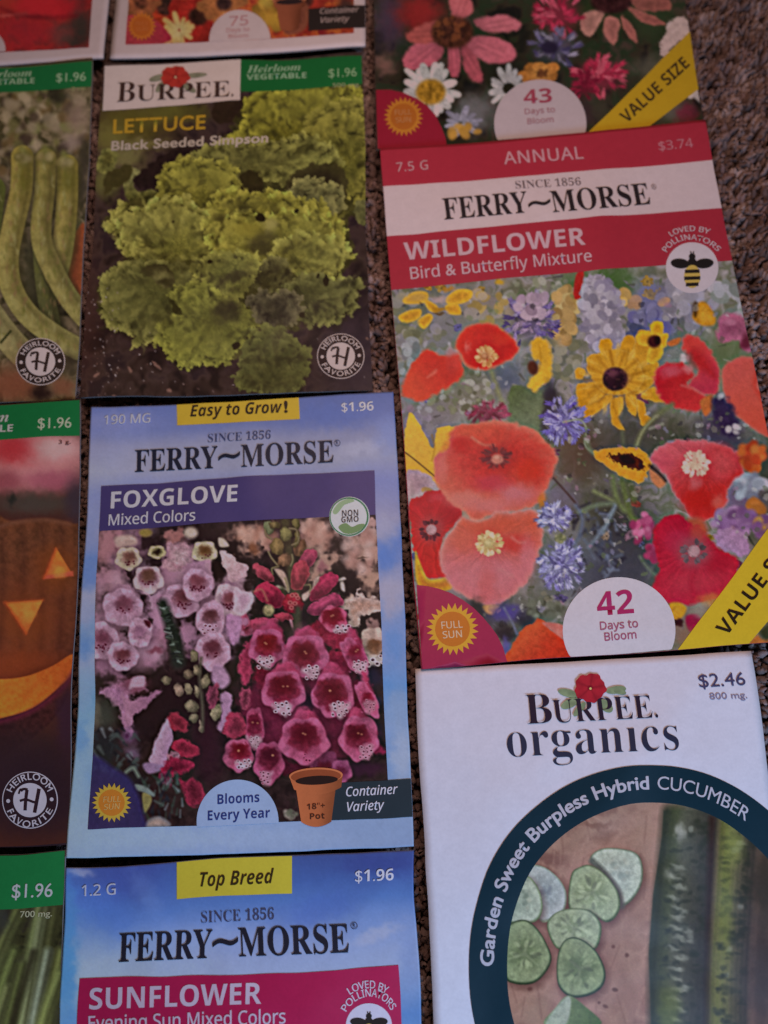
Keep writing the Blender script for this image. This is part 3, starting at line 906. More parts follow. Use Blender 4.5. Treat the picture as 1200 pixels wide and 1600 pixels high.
# ================================================================== bean packet
def beans():
    pk = Packet([(-250, 116), (145, 96), (119, 623), (-292, 650)],
                'seed packet picturing long pale green bean pods, beside the lettuce packet', zc=(1.1, 1.1, 1, 1), bulge=2.6, seed=2)
    pk.envelope(K((70, 56, 44), 350))
    cv = Canvas(pk, [(-30, 104), (145, 96), (119, 623), (-40, 633)], 1.4, (72, 56, 46), gain=np.array([.90, .93, .90]))
    z = cv.zoom(0, 80, 2.856)
    cv.mottle([(52, 42, 30), (84, 68, 48), (110, 88, 68), (66, 54, 36)], 22, seed=8)
    z.dots(150, 350, 260, 220, 130, (8, 26), [(118, 96, 78), (92, 78, 48), (62, 46, 36), (132, 108, 88), (84, 62, 40), (100, 90, 56)], 4, soft=7, alpha=.8)
    z.soft(350, 300, 60, 90, (128, 98, 86), .8); z.soft(260, 200, 40, 40, (46, 38, 28), .8); z.soft(320, 410, 40, 40, (118, 92, 84), .8)
    z.soft(380, 480, 25, 80, (60, 48, 38), .9); z.soft(360, 600, 30, 100, (62, 50, 40), .9)
    z.shape([(300, 900), (350, 790), (380, 800), (360, 1140), (300, 1100)], (132, 66, 40), (112, 56, 36), soft=5)
    z.soft(200, 1200, 90, 160, (44, 36, 24), .9); z.soft(150, 1000, 60, 180, (58, 50, 34), .9)
    def pod(pts, wd, a, b, dk):
        z.line(np.array(pts)+[7, 6], wd+8, (48, 40, 26), soft=12, alpha=.6)
        z.line(pts, wd, a, c2=b, soft=2.5)
        p = np.array(pts, float)
        z.line(p+[wd*.30, 0], wd*.30, np.array(dk), soft=wd*.22, alpha=.75)
        z.line(p-[wd*.18, 0], wd*.24, np.array(a)*1.16, c2=np.array(b)*1.16, soft=wd*.2, alpha=.7)
        z.line(p+[wd*.02, 0], wd*.10, np.array(a)*.9, soft=wd*.1, alpha=.5)
        rp = np.random.default_rng(int(abs(p.sum())))
        L = np.concatenate([[0], np.cumsum(np.hypot(*(p[1:]-p[:-1]).T))])
        for s_ in np.arange(wd*.4, L[-1]-20, wd*1.05):     # the seeds swell the pod
            o = np.array([np.interp(s_, L, p[:, 0]), np.interp(s_, L, p[:, 1])])
            z.soft(o[0]-wd*.1+rp.normal(0, 3), o[1], wd*.26, wd*.34, np.array(b)*1.15, .25, wob=4)
            z.soft(o[0]+rp.normal(0, 4), o[1]+wd*.52, wd*.42, wd*.14, np.array(dk)*1.1, .22, wob=4)
        for s_ in np.arange(10, L[-1], 14):
            o = np.array([np.interp(s_, L, p[:, 0]), np.interp(s_, L, p[:, 1])])
            z.soft(o[0]+rp.normal(0, wd*.22), o[1], 4+5*rp.random(), 10+16*rp.random(), np.array([(120, 86, 60), (92, 84, 40), (140, 124, 84)][rp.integers(3)]), .35, wob=3)
    pod([(185, 840), (195, 1000), (215, 1140), (240, 1260)], 80, (84, 76, 44), (70, 62, 38), (54, 46, 28))
    pod([(300, 510), (300, 650), (290, 800), (270, 930), (250, 1000)], 96, (122, 100, 50), (126, 106, 64), (80, 66, 34))
    z.soft(295, 570, 45, 60, (82, 72, 30), .6)
    pod([(205, 480), (200, 620), (185, 760), (190, 860), (230, 960), (300, 1090), (380, 1190)], 92, (110, 92, 48), (126, 108, 66), (76, 62, 34))
    pod([(-40, 620), (-60, 800), (-60, 900)], 130, (86, 82, 40), (90, 82, 48), (60, 54, 30))
    pod([(100, 470), (95, 620), (60, 780), (35, 920), (50, 1050), (120, 1170), (230, 1260), (350, 1330)], 98, (122, 100, 52), (126, 110, 70), (78, 64, 34))
    z.soft(105, 560, 36, 90, (84, 72, 28), .6)
    for (x, y) in [(105, 470), (205, 465), (290, 490)]:
        z.soft(x, y+8, 44, 34, (92, 78, 44), .75, wob=5); z.line([(x-6, y-34), (x+2, y-8), (x, y+16)], 20, (104, 92, 52), soft=9, taper=1.7)
        z.dots(x, y+8, 34, 12, 12, (8, 13), [(118, 96, 60), (88, 74, 40), (128, 108, 74)], int(x), soft=7, alpha=.7)
    pod([(-60, 1150), (20, 1260), (120, 1370), (170, 1400)], 120, (130, 112, 76), (120, 98, 66), (88, 74, 46))
    z.line([(5, 1300), (48, 1250)], 9, (50, 46, 24), soft=3)
    z.soft(60, 1490, 130, 90, (112, 62, 46), .95); z.soft(280, 1500, 60, 50, (110, 66, 50), .9); z.soft(185, 1525, 45, 40, (40, 24, 22), .9); z.soft(310, 1400, 40, 60, (62, 48, 38), .8)
    cv.crisp(); cv.grain(.025)
    cv.build(off=.08)
    e = pk.e
    hb = Sheet(pk, 'header_band', .14).quad([(-95, 108), (145, 96), (143.6, 136), (-98, 148)], K((22, 70, 36), 115)).build(e)
    lettering(pk, hb, 'header_lettering', [
        dict(t='Heirloom', style='serifbi', p0=(-36, 124), p1=(50, 120), h=11),
        dict(t='VEGETABLE', style='bold', p0=(-37, 135), p1=(54.5, 131), h=8.5)], K((112, 124, 98), 118))
    lettering(pk, hb, 'price_lettering', [dict(t='$1.96', o=.05, p0=(88, 129), p1=(134.5, 127), h=13)], K((110, 126, 96), 118))
    lettering(pk, e, 'weight_lettering', [dict(t='2 oz.', o=.05, p0=(112, 142), p1=(136, 141), h=5)], K((110, 104, 70), 136), off=.2)
    seal(pk, e, 63.7, 565.5, 38.5, (40, 28, 26), (166, 146, 140))
    return pk

# ================================================================== pumpkin packet
def pumpkin():
    pk = Packet([(-315, 652), (130, 625), (105, 1317), (-395, 1346)],
                'seed packet picturing a carved glowing pumpkin face, left of the foxglove packet', zc=(1, 1, .9, .9), bulge=2.2, seed=3)
    pk.envelope(K((44, 26, 30), 950))
    cv = Canvas(pk, [(-30, 634), (130, 625), (105, 1317), (-40, 1326)], 1.5, (60, 32, 28))
    z = cv.zoom(0, 600, 2.19)
    z.soft(100, 260, 260, 120, (158, 100, 102), 1, p=2); z.soft(40, 220, 90, 60, (140, 38, 44), .9); z.soft(20, 330, 60, 40, (112, 52, 60), .8); z.soft(200, 220, 90, 40, (172, 128, 128), .8)
    z.soft(180, 330, 100, 40, (126, 60, 76), .7); z.soft(120, 410, 160, 40, (60, 48, 44), .95); z.soft(260, 400, 40, 80, (50, 38, 46), .9)
    z.shape([(-60, 500), (40, 470), (160, 460), (250, 478), (270, 500), (262, 700), (250, 1000), (180, 1150), (60, 1240), (-80, 1280)], (78, 44, 30), (52, 26, 26), g=(120, 500, 100, 1150), soft=5, tex=.1)
    z.soft(100, 800, 170, 160, (98, 46, 28), .7); z.soft(60, 980, 200, 90, (116, 50, 26), .75)
    for x in (-10, 60, 130, 195): z.line([(x+14, 480), (x+22, 640), (x+10, 900)], 10, (58, 30, 24), soft=14, alpha=.4); z.line([(x+40, 480), (x+50, 640), (x+40, 900)], 16, (104, 56, 38), soft=18, alpha=.3); z.soft(160, 1010, 130, 40, (88, 38, 22), .7, rot=-20)
    z.line([(-20, 500), (30, 478), (150, 465), (240, 480)], 10, (96, 60, 48), soft=7, alpha=.6)
    z.soft(190, 630, 75, 80, (112, 54, 26), .7); z.soft(85, 800, 90, 90, (108, 52, 26), .6)
    z.shape([(192, 560), (250, 655), (148, 666)], (176, 92, 40), (160, 74, 40), g=(190, 570, 190, 660), soft=3, smooth=False, tex=.05)
    z.shape([(250, 640), (252, 657), (150, 668), (158, 655)], (146, 64, 46), soft=4, smooth=False); z.line([(192, 566), (160, 640), (150, 664)], 8, (128, 52, 30), soft=6, alpha=.8); z.soft(205, 640, 24, 18, (186, 108, 48), .8)
    z.shape([(18, 748), (148, 738), (90, 858)], (176, 92, 42), (150, 74, 36), g=(80, 740, 90, 850), soft=3, smooth=False, tex=.05); z.line([(20, 750), (60, 810), (88, 852)], 9, (128, 52, 28), soft=7, alpha=.8); z.line([(16, 748), (148, 738)], 7, (124, 54, 30), soft=6, alpha=.7); z.soft(96, 790, 22, 24, (186, 106, 48), .7)
    z.shape([(-80, 1000), (0, 1010), (90, 1000), (180, 965), (250, 925), (250, 985), (200, 1040), (110, 1110), (0, 1145), (-80, 1160)], (150, 68, 30), (166, 92, 34), g=(240, 950, -60, 1160), soft=3, tex=.06)
    z.line([(-20, 1160), (60, 1140), (150, 1095), (225, 1030), (252, 985)], 16, (84, 32, 40), soft=8, alpha=.9)
    z.soft(60, 1260, 260, 90, (40, 26, 30), .8); z.soft(120, 1400, 260, 160, (36, 24, 32), .95, p=2); z.soft(230, 1150, 40, 120, (44, 26, 40), .8)
    z.soft(40, 395, 12, 26, (40, 34, 32), .9)
    cv.crisp(.5); cv.grain(.02); cv.build(off=.08)
    e = pk.e
    hb = Sheet(pk, 'header_band', .14).quad([(-200, 645), (130, 625), (127.5, 681), (-205, 697)], K((22, 82, 44), 655)).build(e)
    tw = K((150, 160, 140), 660)
    lettering(pk, hb, 'header_lettering', [
        dict(t='Heirloom', style='serifbi', p0=(-90, 664), p1=(14, 659), h=15),
        dict(t='VEGETABLE', style='bold', p0=(-93, 680), p1=(20.5, 674.5), h=11)], tw)
    lettering(pk, hb, 'price_lettering', [dict(t='$1.96', o=.04, p0=(59.5, 670), p1=(112, 668.5), h=16)], K((140, 158, 124), 665))
    lettering(pk, e, 'weight_lettering', [dict(t='3 g.', o=.1, p0=(92, 694), p1=(111, 693.5), h=6)], K((70, 40, 44), 692), off=.2)
    seal(pk, e, 47.5, 1250, 43.5, (36, 24, 32), (150, 146, 170), ry=44.5)
    return pk

# ================================================================== green stem packet
def stems():
    pk = Packet([(-400, 1362), (102, 1328), (84, 2010), (-480, 2045)],
                'seed packet picturing thin dark green stems, in the bottom left corner', zc=(1, 1, 1, 1), bulge=1.6, seed=4)
    pk.envelope(K((40, 40, 30), 1500))
    cv = Canvas(pk, [(-30, 1337), (102, 1328), (95, 1660), (-40, 1668)], 1.3, (40, 40, 28))
    z = cv.zoom(0, 1300, 5.33)
    cv.mottle([(30, 30, 22), (46, 46, 30), (38, 36, 30)], 18, seed=4)
    rr = np.random.default_rng(2)
    for (x0, y0, x1, y1, wd, c) in [(160, 620, -40, 1050, 40, (84, 92, 56)), (230, 620, 0, 1100, 50, (58, 62, 40)), (330, 620, 150, 1700, 70, (86, 94, 62)), (390, 640, 200, 1800, 60, (68, 72, 52)),
                                    (460, 640, 300, 1700, 70, (60, 62, 40)), (120, 1000, -60, 1600, 90, (76, 84, 50)), (190, 1100, 20, 1800, 60, (70, 76, 46)), (340, 720, 170, 1700, 40, (104, 112, 84)),
                                    (400, 1000, 240, 1800, 60, (108, 118, 104)), (510, 1000, 380, 1800, 70, (92, 98, 58)), (500, 1180, 320, 1700, 80, (92, 100, 62)), (60, 1300, -60, 1700, 50, (92, 98, 64)), (280, 1000, 60, 1800, 36, (36, 34, 26))]:
        mx, my = (x0+x1)/2-20*rr.random(), (y0+y1)/2
        z.line([(x0, y0), (mx, my), (x1, y1)], wd, np.array(c)*.92, c2=np.array(c)*1.12, soft=14, taper=1.3, alpha=.9)
        z.line([(x0-8, y0), (mx-8, my), (x1-8, y1)], wd*.25, np.array(c)*1.25, soft=9, taper=1.3, alpha=.6)
        z.line([(x0+wd*.4, y0), (mx+wd*.45, my), (x1+wd*.6, y1)], wd*.3, (38, 38, 26), soft=12, taper=1.3, alpha=.7)
    z.soft(20, 720, 60, 120, (44, 46, 44), .8); z.soft(500, 1550, 60, 120, (52, 54, 44), .6)
    cv.crisp(.5); cv.grain(.02); cv.build(off=.08)
    e = pk.e
    hb = Sheet(pk, 'header_band', .14).quad([(-210, 1349), (102, 1328), (98.5, 1413.5), (-222, 1432)], K((24, 90, 52), 1375)).build(e)
    lettering(pk, hb, 'price_lettering', [dict(t='$1.96', o=.05, p0=(19, 1402.5), p1=(82.5, 1400.5), h=21)], K((138, 168, 158), 1390))
    lettering(pk, e, 'weight_lettering', [dict(t='700 mg.', o=.07, p0=(32, 1433), p1=(81.5, 1431), h=9.5)], K((128, 132, 118), 1430), off=.2)
    return pk

# ================================================================== wildflower packets
def daisy_petals(z, cx, cy, r0, r1, n, c, c2, wd, jit=.15, seed=1, sq=1.0, rot=0, a0=0, a1=360, soft=2.0):
    rr = np.random.default_rng(seed)
    for i in range(n):
        a = math.radians(a0+(a1-a0)*(i+.5)/n+rr.normal(0, 5)); L = r1*(1+rr.normal(0, jit))
        q = math.radians(rot)
        def pt(r, s):
            x, y = r*math.cos(a)-s*math.sin(a), (r*math.sin(a)+s*math.cos(a))*sq
            return (cx+x*math.cos(q)-y*math.sin(q), cy+x*math.sin(q)+y*math.cos(q))
        k = wd*(1+rr.normal(0, .12))
        sh = .88+.24*rr.random()
        z.shape([pt(r0, -k*.35), pt(r0+(L-r0)*.5, -k*.55), pt(L*.93, -k*.38), pt(L, 0), pt(L*.93, k*.38), pt(r0+(L-r0)*.5, k*.55), pt(r0, k*.35)], np.array(c)*sh, np.array(c2)*sh, g=(cx, cy, r1), soft=soft, tex=.08, ts=4)

def cornflower(z, cx, cy, rx, ry, n, cols, seed, size=(6, 14), soft=2.0):
    rr = np.random.default_rng(seed)
    z.soft(cx, cy, rx*.8, ry*.8, np.array(cols[0])*.85, .8)
    for i in range(n):
        t, q = rr.random()*6.283, rr.random()**.6
        x, y = cx+rx*q*math.cos(t), cy+ry*q*math.sin(t)
        L = size[0]+(size[1]-size[0])*rr.random(); k = L*.32
        a = t+rr.normal(0, .5)
        u, v = np.array([math.cos(a), math.sin(a)]), np.array([-math.sin(a), math.cos(a)])
        p = np.array([x, y]); c = np.array(cols[rr.integers(len(cols))])*(.85+.3*rr.random())
        z.shape([p-u*L*.6-v*k*.3, p+u*L*.3-v*k, p+u*L-v*k*.9, p+u*L*.72, p+u*L*1.05+v*k*.6, p+u*L*.3+v*k, p-u*L*.6+v*k*.3], c, soft=soft, tex=.1, ts=3, smooth=False)

def poppy_eye(z, cx, cy, r, c, rim, seed=1):
    rr = np.random.default_rng(seed)
    z.soft(cx, cy, r*1.25, r*1.25, np.array(c)*.8, .5, wob=2)
    for i in range(26):
        a = rr.random()*6.283; q = r*(.65+.3*rr.random())
        z.ell(cx+q*math.cos(a), cy+q*math.sin(a), r*.22, r*.14, np.array(rim)*(.8+.35*rr.random()), rot=math.degrees(a), soft=1.5, tex=0, alpha=.9)
    z.ell(cx, cy, r*.5, r*.5, c, soft=2, tex=.12, ts=3)

def wildflower():
    pk = Packet([(593, 236), (1102, 191), (1262, 1001), (660, 1047)],
                'large red and white banded seed packet picturing poppies and daisies, with a 42 days badge', zc=(2.4, 2.4, 1.2, 2.2), bulge=1.8, seed=5)
    pk.envelope(K((143, 37, 49), 250))
    cv = Canvas(pk, [(606, 440), (1160, 392), (1262, 1001), (660, 1047)], 1.35, (104, 94, 90))
    z = cv.zoom(0, 0, 1)
    # soft meadow behind
    cv.mottle([(92, 88, 72), (116, 106, 96), (134, 122, 122), (96, 92, 78), (120, 108, 112)], 30, seed=4)
    for (x, y, rx, ry, c) in [(760, 490, 80, 40, (120, 108, 92)), (700, 520, 50, 30, (112, 104, 106)), (900, 450, 30, 30, (72, 86, 48)), (960, 440, 40, 30, (64, 84, 44)), (1010, 460, 20, 30, (112, 110, 124)),
                              (1030, 500, 40, 50, (92, 84, 120)), (1060, 560, 40, 50, (88, 94, 84)), (1140, 560, 40, 60, (88, 90, 62)), (830, 640, 30, 60, (80, 92, 76)), (790, 590, 30, 30, (72, 78, 98)),
                              (720, 600, 50, 40, (104, 98, 84)), (670, 660, 50, 40, (110, 100, 104)), (860, 650, 20, 40, (48, 40, 52)), (1000, 690, 120, 50, (60, 54, 46)), (1130, 680, 40, 50, (58, 46, 66)),
                              (900, 720, 50, 50, (78, 56, 46)), (880, 780, 40, 30, (98, 86, 104)), (950, 800, 60, 60, (62, 60, 48)), (980, 860, 60, 70, (46, 40, 48)), (900, 890, 70, 60, (84, 86, 102)),
                              (960, 900, 60, 40, (58, 56, 68)), (1190, 800, 60, 60, (60, 56, 50)), (1150, 780, 40, 30, (106, 82, 110)), (760, 960, 60, 40, (54, 48, 60)), (820, 970, 50, 40, (84, 82, 74)),
                              (1060, 970, 40, 30, (112, 84, 76)), (1200, 720, 40, 40, (50, 52, 44)), (1240, 900, 60, 120, (80, 70, 66))]:
        z.soft(x, y, rx, ry, c, .85, wob=9)
    rr = np.random.default_rng(44)
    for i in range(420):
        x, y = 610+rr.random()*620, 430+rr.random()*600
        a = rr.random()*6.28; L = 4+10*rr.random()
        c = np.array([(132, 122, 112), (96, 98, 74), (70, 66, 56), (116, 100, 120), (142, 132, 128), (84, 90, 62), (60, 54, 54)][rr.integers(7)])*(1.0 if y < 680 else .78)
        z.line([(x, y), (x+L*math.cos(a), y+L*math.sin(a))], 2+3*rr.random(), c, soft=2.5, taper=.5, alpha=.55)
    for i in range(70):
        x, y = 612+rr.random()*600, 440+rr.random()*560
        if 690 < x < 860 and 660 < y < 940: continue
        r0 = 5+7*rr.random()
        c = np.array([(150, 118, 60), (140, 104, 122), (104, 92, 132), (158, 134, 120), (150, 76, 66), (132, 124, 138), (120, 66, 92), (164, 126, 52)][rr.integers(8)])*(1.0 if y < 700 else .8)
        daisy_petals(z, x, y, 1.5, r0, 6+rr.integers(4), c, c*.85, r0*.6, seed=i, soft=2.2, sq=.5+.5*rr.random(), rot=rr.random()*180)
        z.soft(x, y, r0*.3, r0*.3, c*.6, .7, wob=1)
    # pale florets, baby's breath
    for (x, y, rx, ry, n, s, cols) in [(850, 455, 60, 22, 50, (3, 7), [(138, 130, 120), (116, 112, 94), (90, 92, 70)]), (720, 610, 50, 45, 60, (2.5, 6), [(140, 132, 124), (112, 108, 88), (88, 84, 66)]),
                                       (670, 540, 45, 30, 40, (4, 9), [(142, 130, 134), (118, 110, 112), (104, 98, 84)]), (640, 490, 25, 50, 30, (4, 9), [(112, 106, 82), (136, 126, 116), (96, 92, 70)]),
                                       (660, 660, 30, 30, 30, (3, 7), [(132, 118, 128), (112, 102, 104), (140, 132, 136)]), (760, 480, 40, 22, 26, (5, 10), [(142, 122, 104), (132, 116, 108), (150, 122, 72)]),
                                       (640, 575, 14, 50, 24, (4, 8), [(138, 134, 136), (104, 104, 104)]), (1010, 520, 40, 40, 30, (5, 10), [(88, 80, 116), (112, 104, 132), (76, 74, 96)]),
                                       (1080, 470, 50, 35, 34, (6, 12), [(134, 124, 134), (112, 102, 112), (150, 138, 146)]), (880, 560, 24, 50, 30, (4, 9), [(112, 104, 82), (96, 92, 74), (126, 116, 100)]),
                                       (1150, 470, 30, 40, 24, (6, 12), [(136, 130, 136), (112, 112, 108)])]:
        z.dots(x, y, rx, ry, n, s, cols, int(x+y), soft=3.0, alpha=.85)
    # cream and white spikes
    z.dots(883, 490, 16, 45, 46, (5, 9), [(160, 126, 82), (170, 142, 96), (138, 106, 66)], 5, soft=3)
    z.dots(985, 470, 60, 12, 14, (5, 9), [(156, 118, 92), (172, 134, 82)], 15, soft=3)
    z.shape([(900, 430), (912, 425), (908, 464), (896, 464)], (150, 44, 40), soft=4)
    z.shape([(912, 440), (930, 428), (950, 440), (965, 480), (975, 520), (978, 545), (920, 540), (908, 490)], (138, 124, 134), soft=4, wob=6, tex=.1)
    z.dots(940, 490, 32, 55, 90, (4, 9), [(150, 136, 146), (130, 116, 128), (162, 148, 158), (116, 104, 120)], 6, soft=2.6, alpha=.75)
    # upper violet scabious
    cornflower(z, 830, 500, 40, 40, 60, [(96, 78, 116), (118, 98, 130), (78, 60, 98), (136, 112, 134)], 8, (6, 13), 2.6)
    z.dots(835, 478, 30, 16, 16, (5, 9), [(144, 116, 134), (154, 128, 142)], 9, soft=3)
    z.zoom(610, 430, 4)
    # yellow daisy top left
    for p in [[(50, 260), (120, 220), (190, 215), (180, 270), (90, 300)], [(175, 280), (240, 240), (265, 270), (215, 335), (175, 310)], [(345, 150), (420, 90), (510, 100), (490, 160), (380, 190)], [(345, 190), (420, 180), (440, 245), (360, 240)],
              [(80, 150), (150, 105), (230, 110), (220, 170), (100, 180)], [(210, 150), (290, 190), (290, 230), (240, 220)]]:
        z.shape(p, (192, 144, 48), (172, 118, 40), soft=4, tex=.05)
    z.soft(160, 140, 80, 34, (168, 132, 72), .7); z.soft(305, 150, 45, 24, (160, 132, 124), .9); z.soft(300, 215, 45, 16, (150, 104, 30), .9); z.soft(310, 240, 36, 8, (90, 62, 30), .8); z.soft(370, 85, 40, 18, (160, 108, 40), .8); z.soft(690, 45, 28, 18, (168, 128, 44), .9)
    # two red poppies, upper left
    z.shape([(70, 690), (120, 580), (190, 490), (240, 462), (300, 490), (370, 510), (420, 490), (450, 560), (450, 640), (380, 690), (290, 740), (220, 785), (130, 775), (75, 740)], (178, 46, 38), (186, 66, 46), g=(330, 560, 90, 730), soft=7, wob=3, tex=.03, rim=((184, 76, 56), 12))
    z.soft(390, 540, 50, 70, (186, 62, 56), .6); z.line([(365, 530), (380, 600), (370, 670)], 14, (150, 36, 34), soft=14, alpha=.5); z.shape([(230, 640), (285, 590), (280, 615)], (196, 100, 84), soft=6, alpha=.7)
    z.shape([(405, 450), (425, 385), (480, 325), (560, 300), (650, 310), (730, 360), (800, 440), (790, 490), (720, 545), (620, 585), (540, 590), (470, 560), (440, 500)], (182, 46, 38), (170, 30, 30), g=(420, 350, 640, 520), soft=7, wob=2, tex=.03, rim=((196, 88, 66), 10))
    z.soft(480, 450, 18, 36, (194, 92, 84), .7); z.soft(690, 400, 70, 40, (184, 52, 38), .6); z.line([(440, 505), (470, 555), (560, 590), (650, 578)], 7, (196, 100, 76), soft=6, alpha=.7)
    rr = np.random.default_rng(3)
    for i in range(44):
        a = rr.random()*6.28; q = 62*math.sqrt(rr.random())
        z.ell(600+q*math.cos(a), 510+q*math.sin(a)*.95, 17, 12, np.array([(186, 128, 84), (168, 104, 62), (196, 144, 104)][i % 3]), rot=math.degrees(a), soft=4, tex=0)
    z.ell(592, 508, 24, 20, (150, 88, 58), soft=8); z.ell(588, 505, 13, 11, (190, 128, 92), soft=5)
    z.line([(630, 600), (660, 690), (700, 800)], 22, (120, 116, 82), soft=8, alpha=.9)
    # green leaf
    z.shape([(745, 720), (800, 690), (900, 720), (965, 740), (940, 930), (900, 1040), (780, 1000), (730, 860)], (76, 86, 56), (96, 100, 78), g=(760, 700, 930, 900), soft=8, wob=4)
    # maroon scabious
    cornflower(z, 605, 855, 125, 60, 70, [(112, 36, 58), (92, 26, 44), (132, 58, 78)], 12, (16, 34), 5)
    # coreopsis half flower
    z.shape([(870, 430), (910, 395), (970, 405), (1005, 470), (1010, 560), (1000, 650), (950, 690), (905, 735), (860, 700), (880, 640), (920, 600), (930, 540), (890, 520)], (182, 132, 42), (194, 146, 48), g=(1000, 420, 880, 700), soft=7, wob=3, tex=.04, rim=((196, 150, 66), 8))
    z.ell(890, 580, 32, 44, (78, 40, 24), soft=7, rot=-15); z.line([(930, 440), (940, 520), (930, 600)], 5, (146, 98, 24), soft=5, alpha=.6)
    z.soft(1075, 410, 50, 30, (166, 128, 84), .8)
    z.soft(1000, 760, 45, 90, (46, 38, 46), .9)
    z.zoom(900, 430, 4)
    # orange bud, pink bud
    z.soft(480, 120, 90, 70, (98, 90, 122), .5)
    z.shape([(730, 240), (770, 170), (820, 180), (870, 260), (860, 310), (790, 315), (735, 280)], (166, 112, 40), (180, 128, 48), soft=6)
    z.ell(745, 215, 14, 50, (74, 50, 30), soft=8)
    z.shape([(880, 330), (900, 260), (960, 235), (1030, 250), (1100, 310), (1130, 400), (1100, 480), (1040, 470), (1010, 410), (920, 420), (880, 390)], (150, 84, 106), (122, 62, 84), soft=7, wob=3)
    z.soft(1060, 420, 36, 46, (84, 30, 44), .9); z.soft(960, 290, 40, 26, (168, 104, 126), .7)
    # big yellow daisy
    for p in [[(145, 440), (170, 400), (215, 400), (230, 480), (250, 570), (190, 570)], [(270, 560), (270, 450), (310, 385), (360, 385), (375, 450), (330, 580)], [(70, 560), (80, 510), (140, 500), (210, 590), (170, 650), (80, 610)],
              [(10, 690), (60, 670), (170, 670), (200, 720), (120, 800), (20, 830), (5, 760)], [(40, 830), (140, 780), (210, 740), (220, 780), (130, 860), (60, 890)], [(380, 370), (420, 345), (460, 380), (470, 460), (440, 560), (370, 600), (340, 560)],
              [(210, 800), (240, 770), (290, 760), (290, 830), (260, 890), (300, 960), (270, 965), (225, 920)], [(310, 740), (370, 740), (380, 830), (370, 880), (330, 840)], [(340, 640), (420, 570), (500, 540), (520, 580), (480, 680), (400, 740), (330, 720)],
              [(400, 760), (470, 700), (540, 740), (570, 790), (480, 790)], [(380, 780), (420, 800), (440, 870), (470, 900), (440, 935), (400, 920)], [(0, 590), (30, 575), (60, 600), (40, 645), (0, 640)], [(90, 520), (180, 480), (300, 470), (400, 560), (420, 680), (320, 740), (180, 740), (100, 640)]]:
        z.shape(np.array(p, float)+[3, 6], (120, 76, 22), soft=8, alpha=.5, tex=0); z.shape(p, (188, 136, 44), (172, 116, 34), g=(250, 640, 330), soft=4, wob=2, tex=.05, ts=7, rim=((192, 144, 60), 6))
    for (a, b) in [((30, 830), (180, 770)), ((210, 470), (230, 560)), ((330, 470), (310, 560)), ((390, 560), (340, 660)), ((60, 700), (160, 690)), ((240, 830), (270, 920)), ((380, 620), (460, 590))]:
        z.line([a, b], 6, (132, 84, 22), soft=6, alpha=.55)
    rr = np.random.default_rng(61)
    for i in range(13):
        a = i*2*math.pi/13+.2; a2 = a+.24
        z.line([(245+95*math.cos(a), 650+90*math.sin(a)), (245+190*math.cos(a), 650+175*math.sin(a))], 9, (138, 84, 22), soft=8, taper=.4, alpha=.7)
        z.soft(245+190*math.cos(a2), 650+180*math.sin(a2), 44, 14, (206, 162, 74), .55, rot=math.degrees(a2), wob=3)
        z.line([(245+100*math.cos(a2), 650+95*math.sin(a2)), (245+215*math.cos(a2), 650+200*math.sin(a2))], 4, (150, 98, 30), soft=5, alpha=.4)
    z.ell(245, 650, 80, 74, (50, 24, 28), soft=6); z.soft(225, 610, 50, 30, (104, 56, 62), .8, wob=2); z.soft(275, 660, 30, 44, (34, 18, 20), .6); z.line([(300, 600), (330, 650), (300, 690)], 14, (134, 84, 50), soft=10, alpha=.7)
    for i in range(40):
        a = rr.random()*6.28; q = 70*math.sqrt(rr.random())
        z.ell(245+q*math.cos(a), 650+q*math.sin(a), 6, 5, (90, 54, 44) if i % 2 else (40, 18, 20), soft=3, alpha=.5, tex=0)
    # small rudbeckia
    for p in [[(460, 330), (490, 290), (540, 300), (545, 360), (490, 400)], [(520, 380), (570, 370), (565, 440), (530, 460)], [(380, 380), (440, 345), (480, 380), (470, 440), (400, 440)], [(470, 440), (540, 440), (530, 520), (470, 560), (440, 520)]]:
        z.shape(p, (192, 146, 46), (174, 120, 36), soft=4, wob=2, tex=.05)
    z.ell(488, 415, 42, 40, (72, 34, 26), soft=7); z.ell(506, 408, 20, 26, (48, 24, 22), soft=6)
    z.shape([(570, 420), (650, 390), (640, 430), (590, 445)], (164, 92, 52), soft=5)
    z.shape([(560, 480), (650, 440), (700, 470), (660, 520), (580, 550), (540, 530)], (112, 106, 102), soft=7)
    z.dots(680, 520, 30, 20, 8, (8, 14), [(166, 142, 144)], 3, soft=5)
    # red/pink poppy right of it
    z.shape([(660, 400), (720, 375), (800, 420), (850, 480), (890, 580), (900, 680), (880, 740), (820, 750), (740, 740), (700, 690), (760, 600), (720, 500), (670, 470)], (176, 56, 52), (160, 44, 62), g=(740, 400, 880, 720), soft=7, wob=3, tex=.03, rim=((178, 82, 76), 10))
    z.shape([(700, 480), (760, 470), (840, 560), (870, 640), (800, 600), (730, 560)], (152, 30, 34), soft=14, alpha=.8)
    z.shape([(485, 640), (540, 560), (620, 550), (680, 560), (740, 620), (700, 680), (800, 750), (860, 745), (820, 790), (760, 850), (680, 845), (600, 820), (520, 760)], (160, 30, 36), (170, 44, 46), g=(560, 620, 760, 840), soft=7, wob=3, tex=.03, rim=((176, 70, 68), 9))
    z.soft(590, 600, 70, 44, (170, 72, 84), .8); z.soft(700, 590, 40, 30, (176, 100, 104), .8); z.line([(660, 690), (730, 710), (800, 750)], 8, (176, 92, 88), soft=6, alpha=.7)
    z.shape([(780, 780), (850, 750), (850, 830), (810, 880), (780, 830)], (160, 84, 48), soft=6)
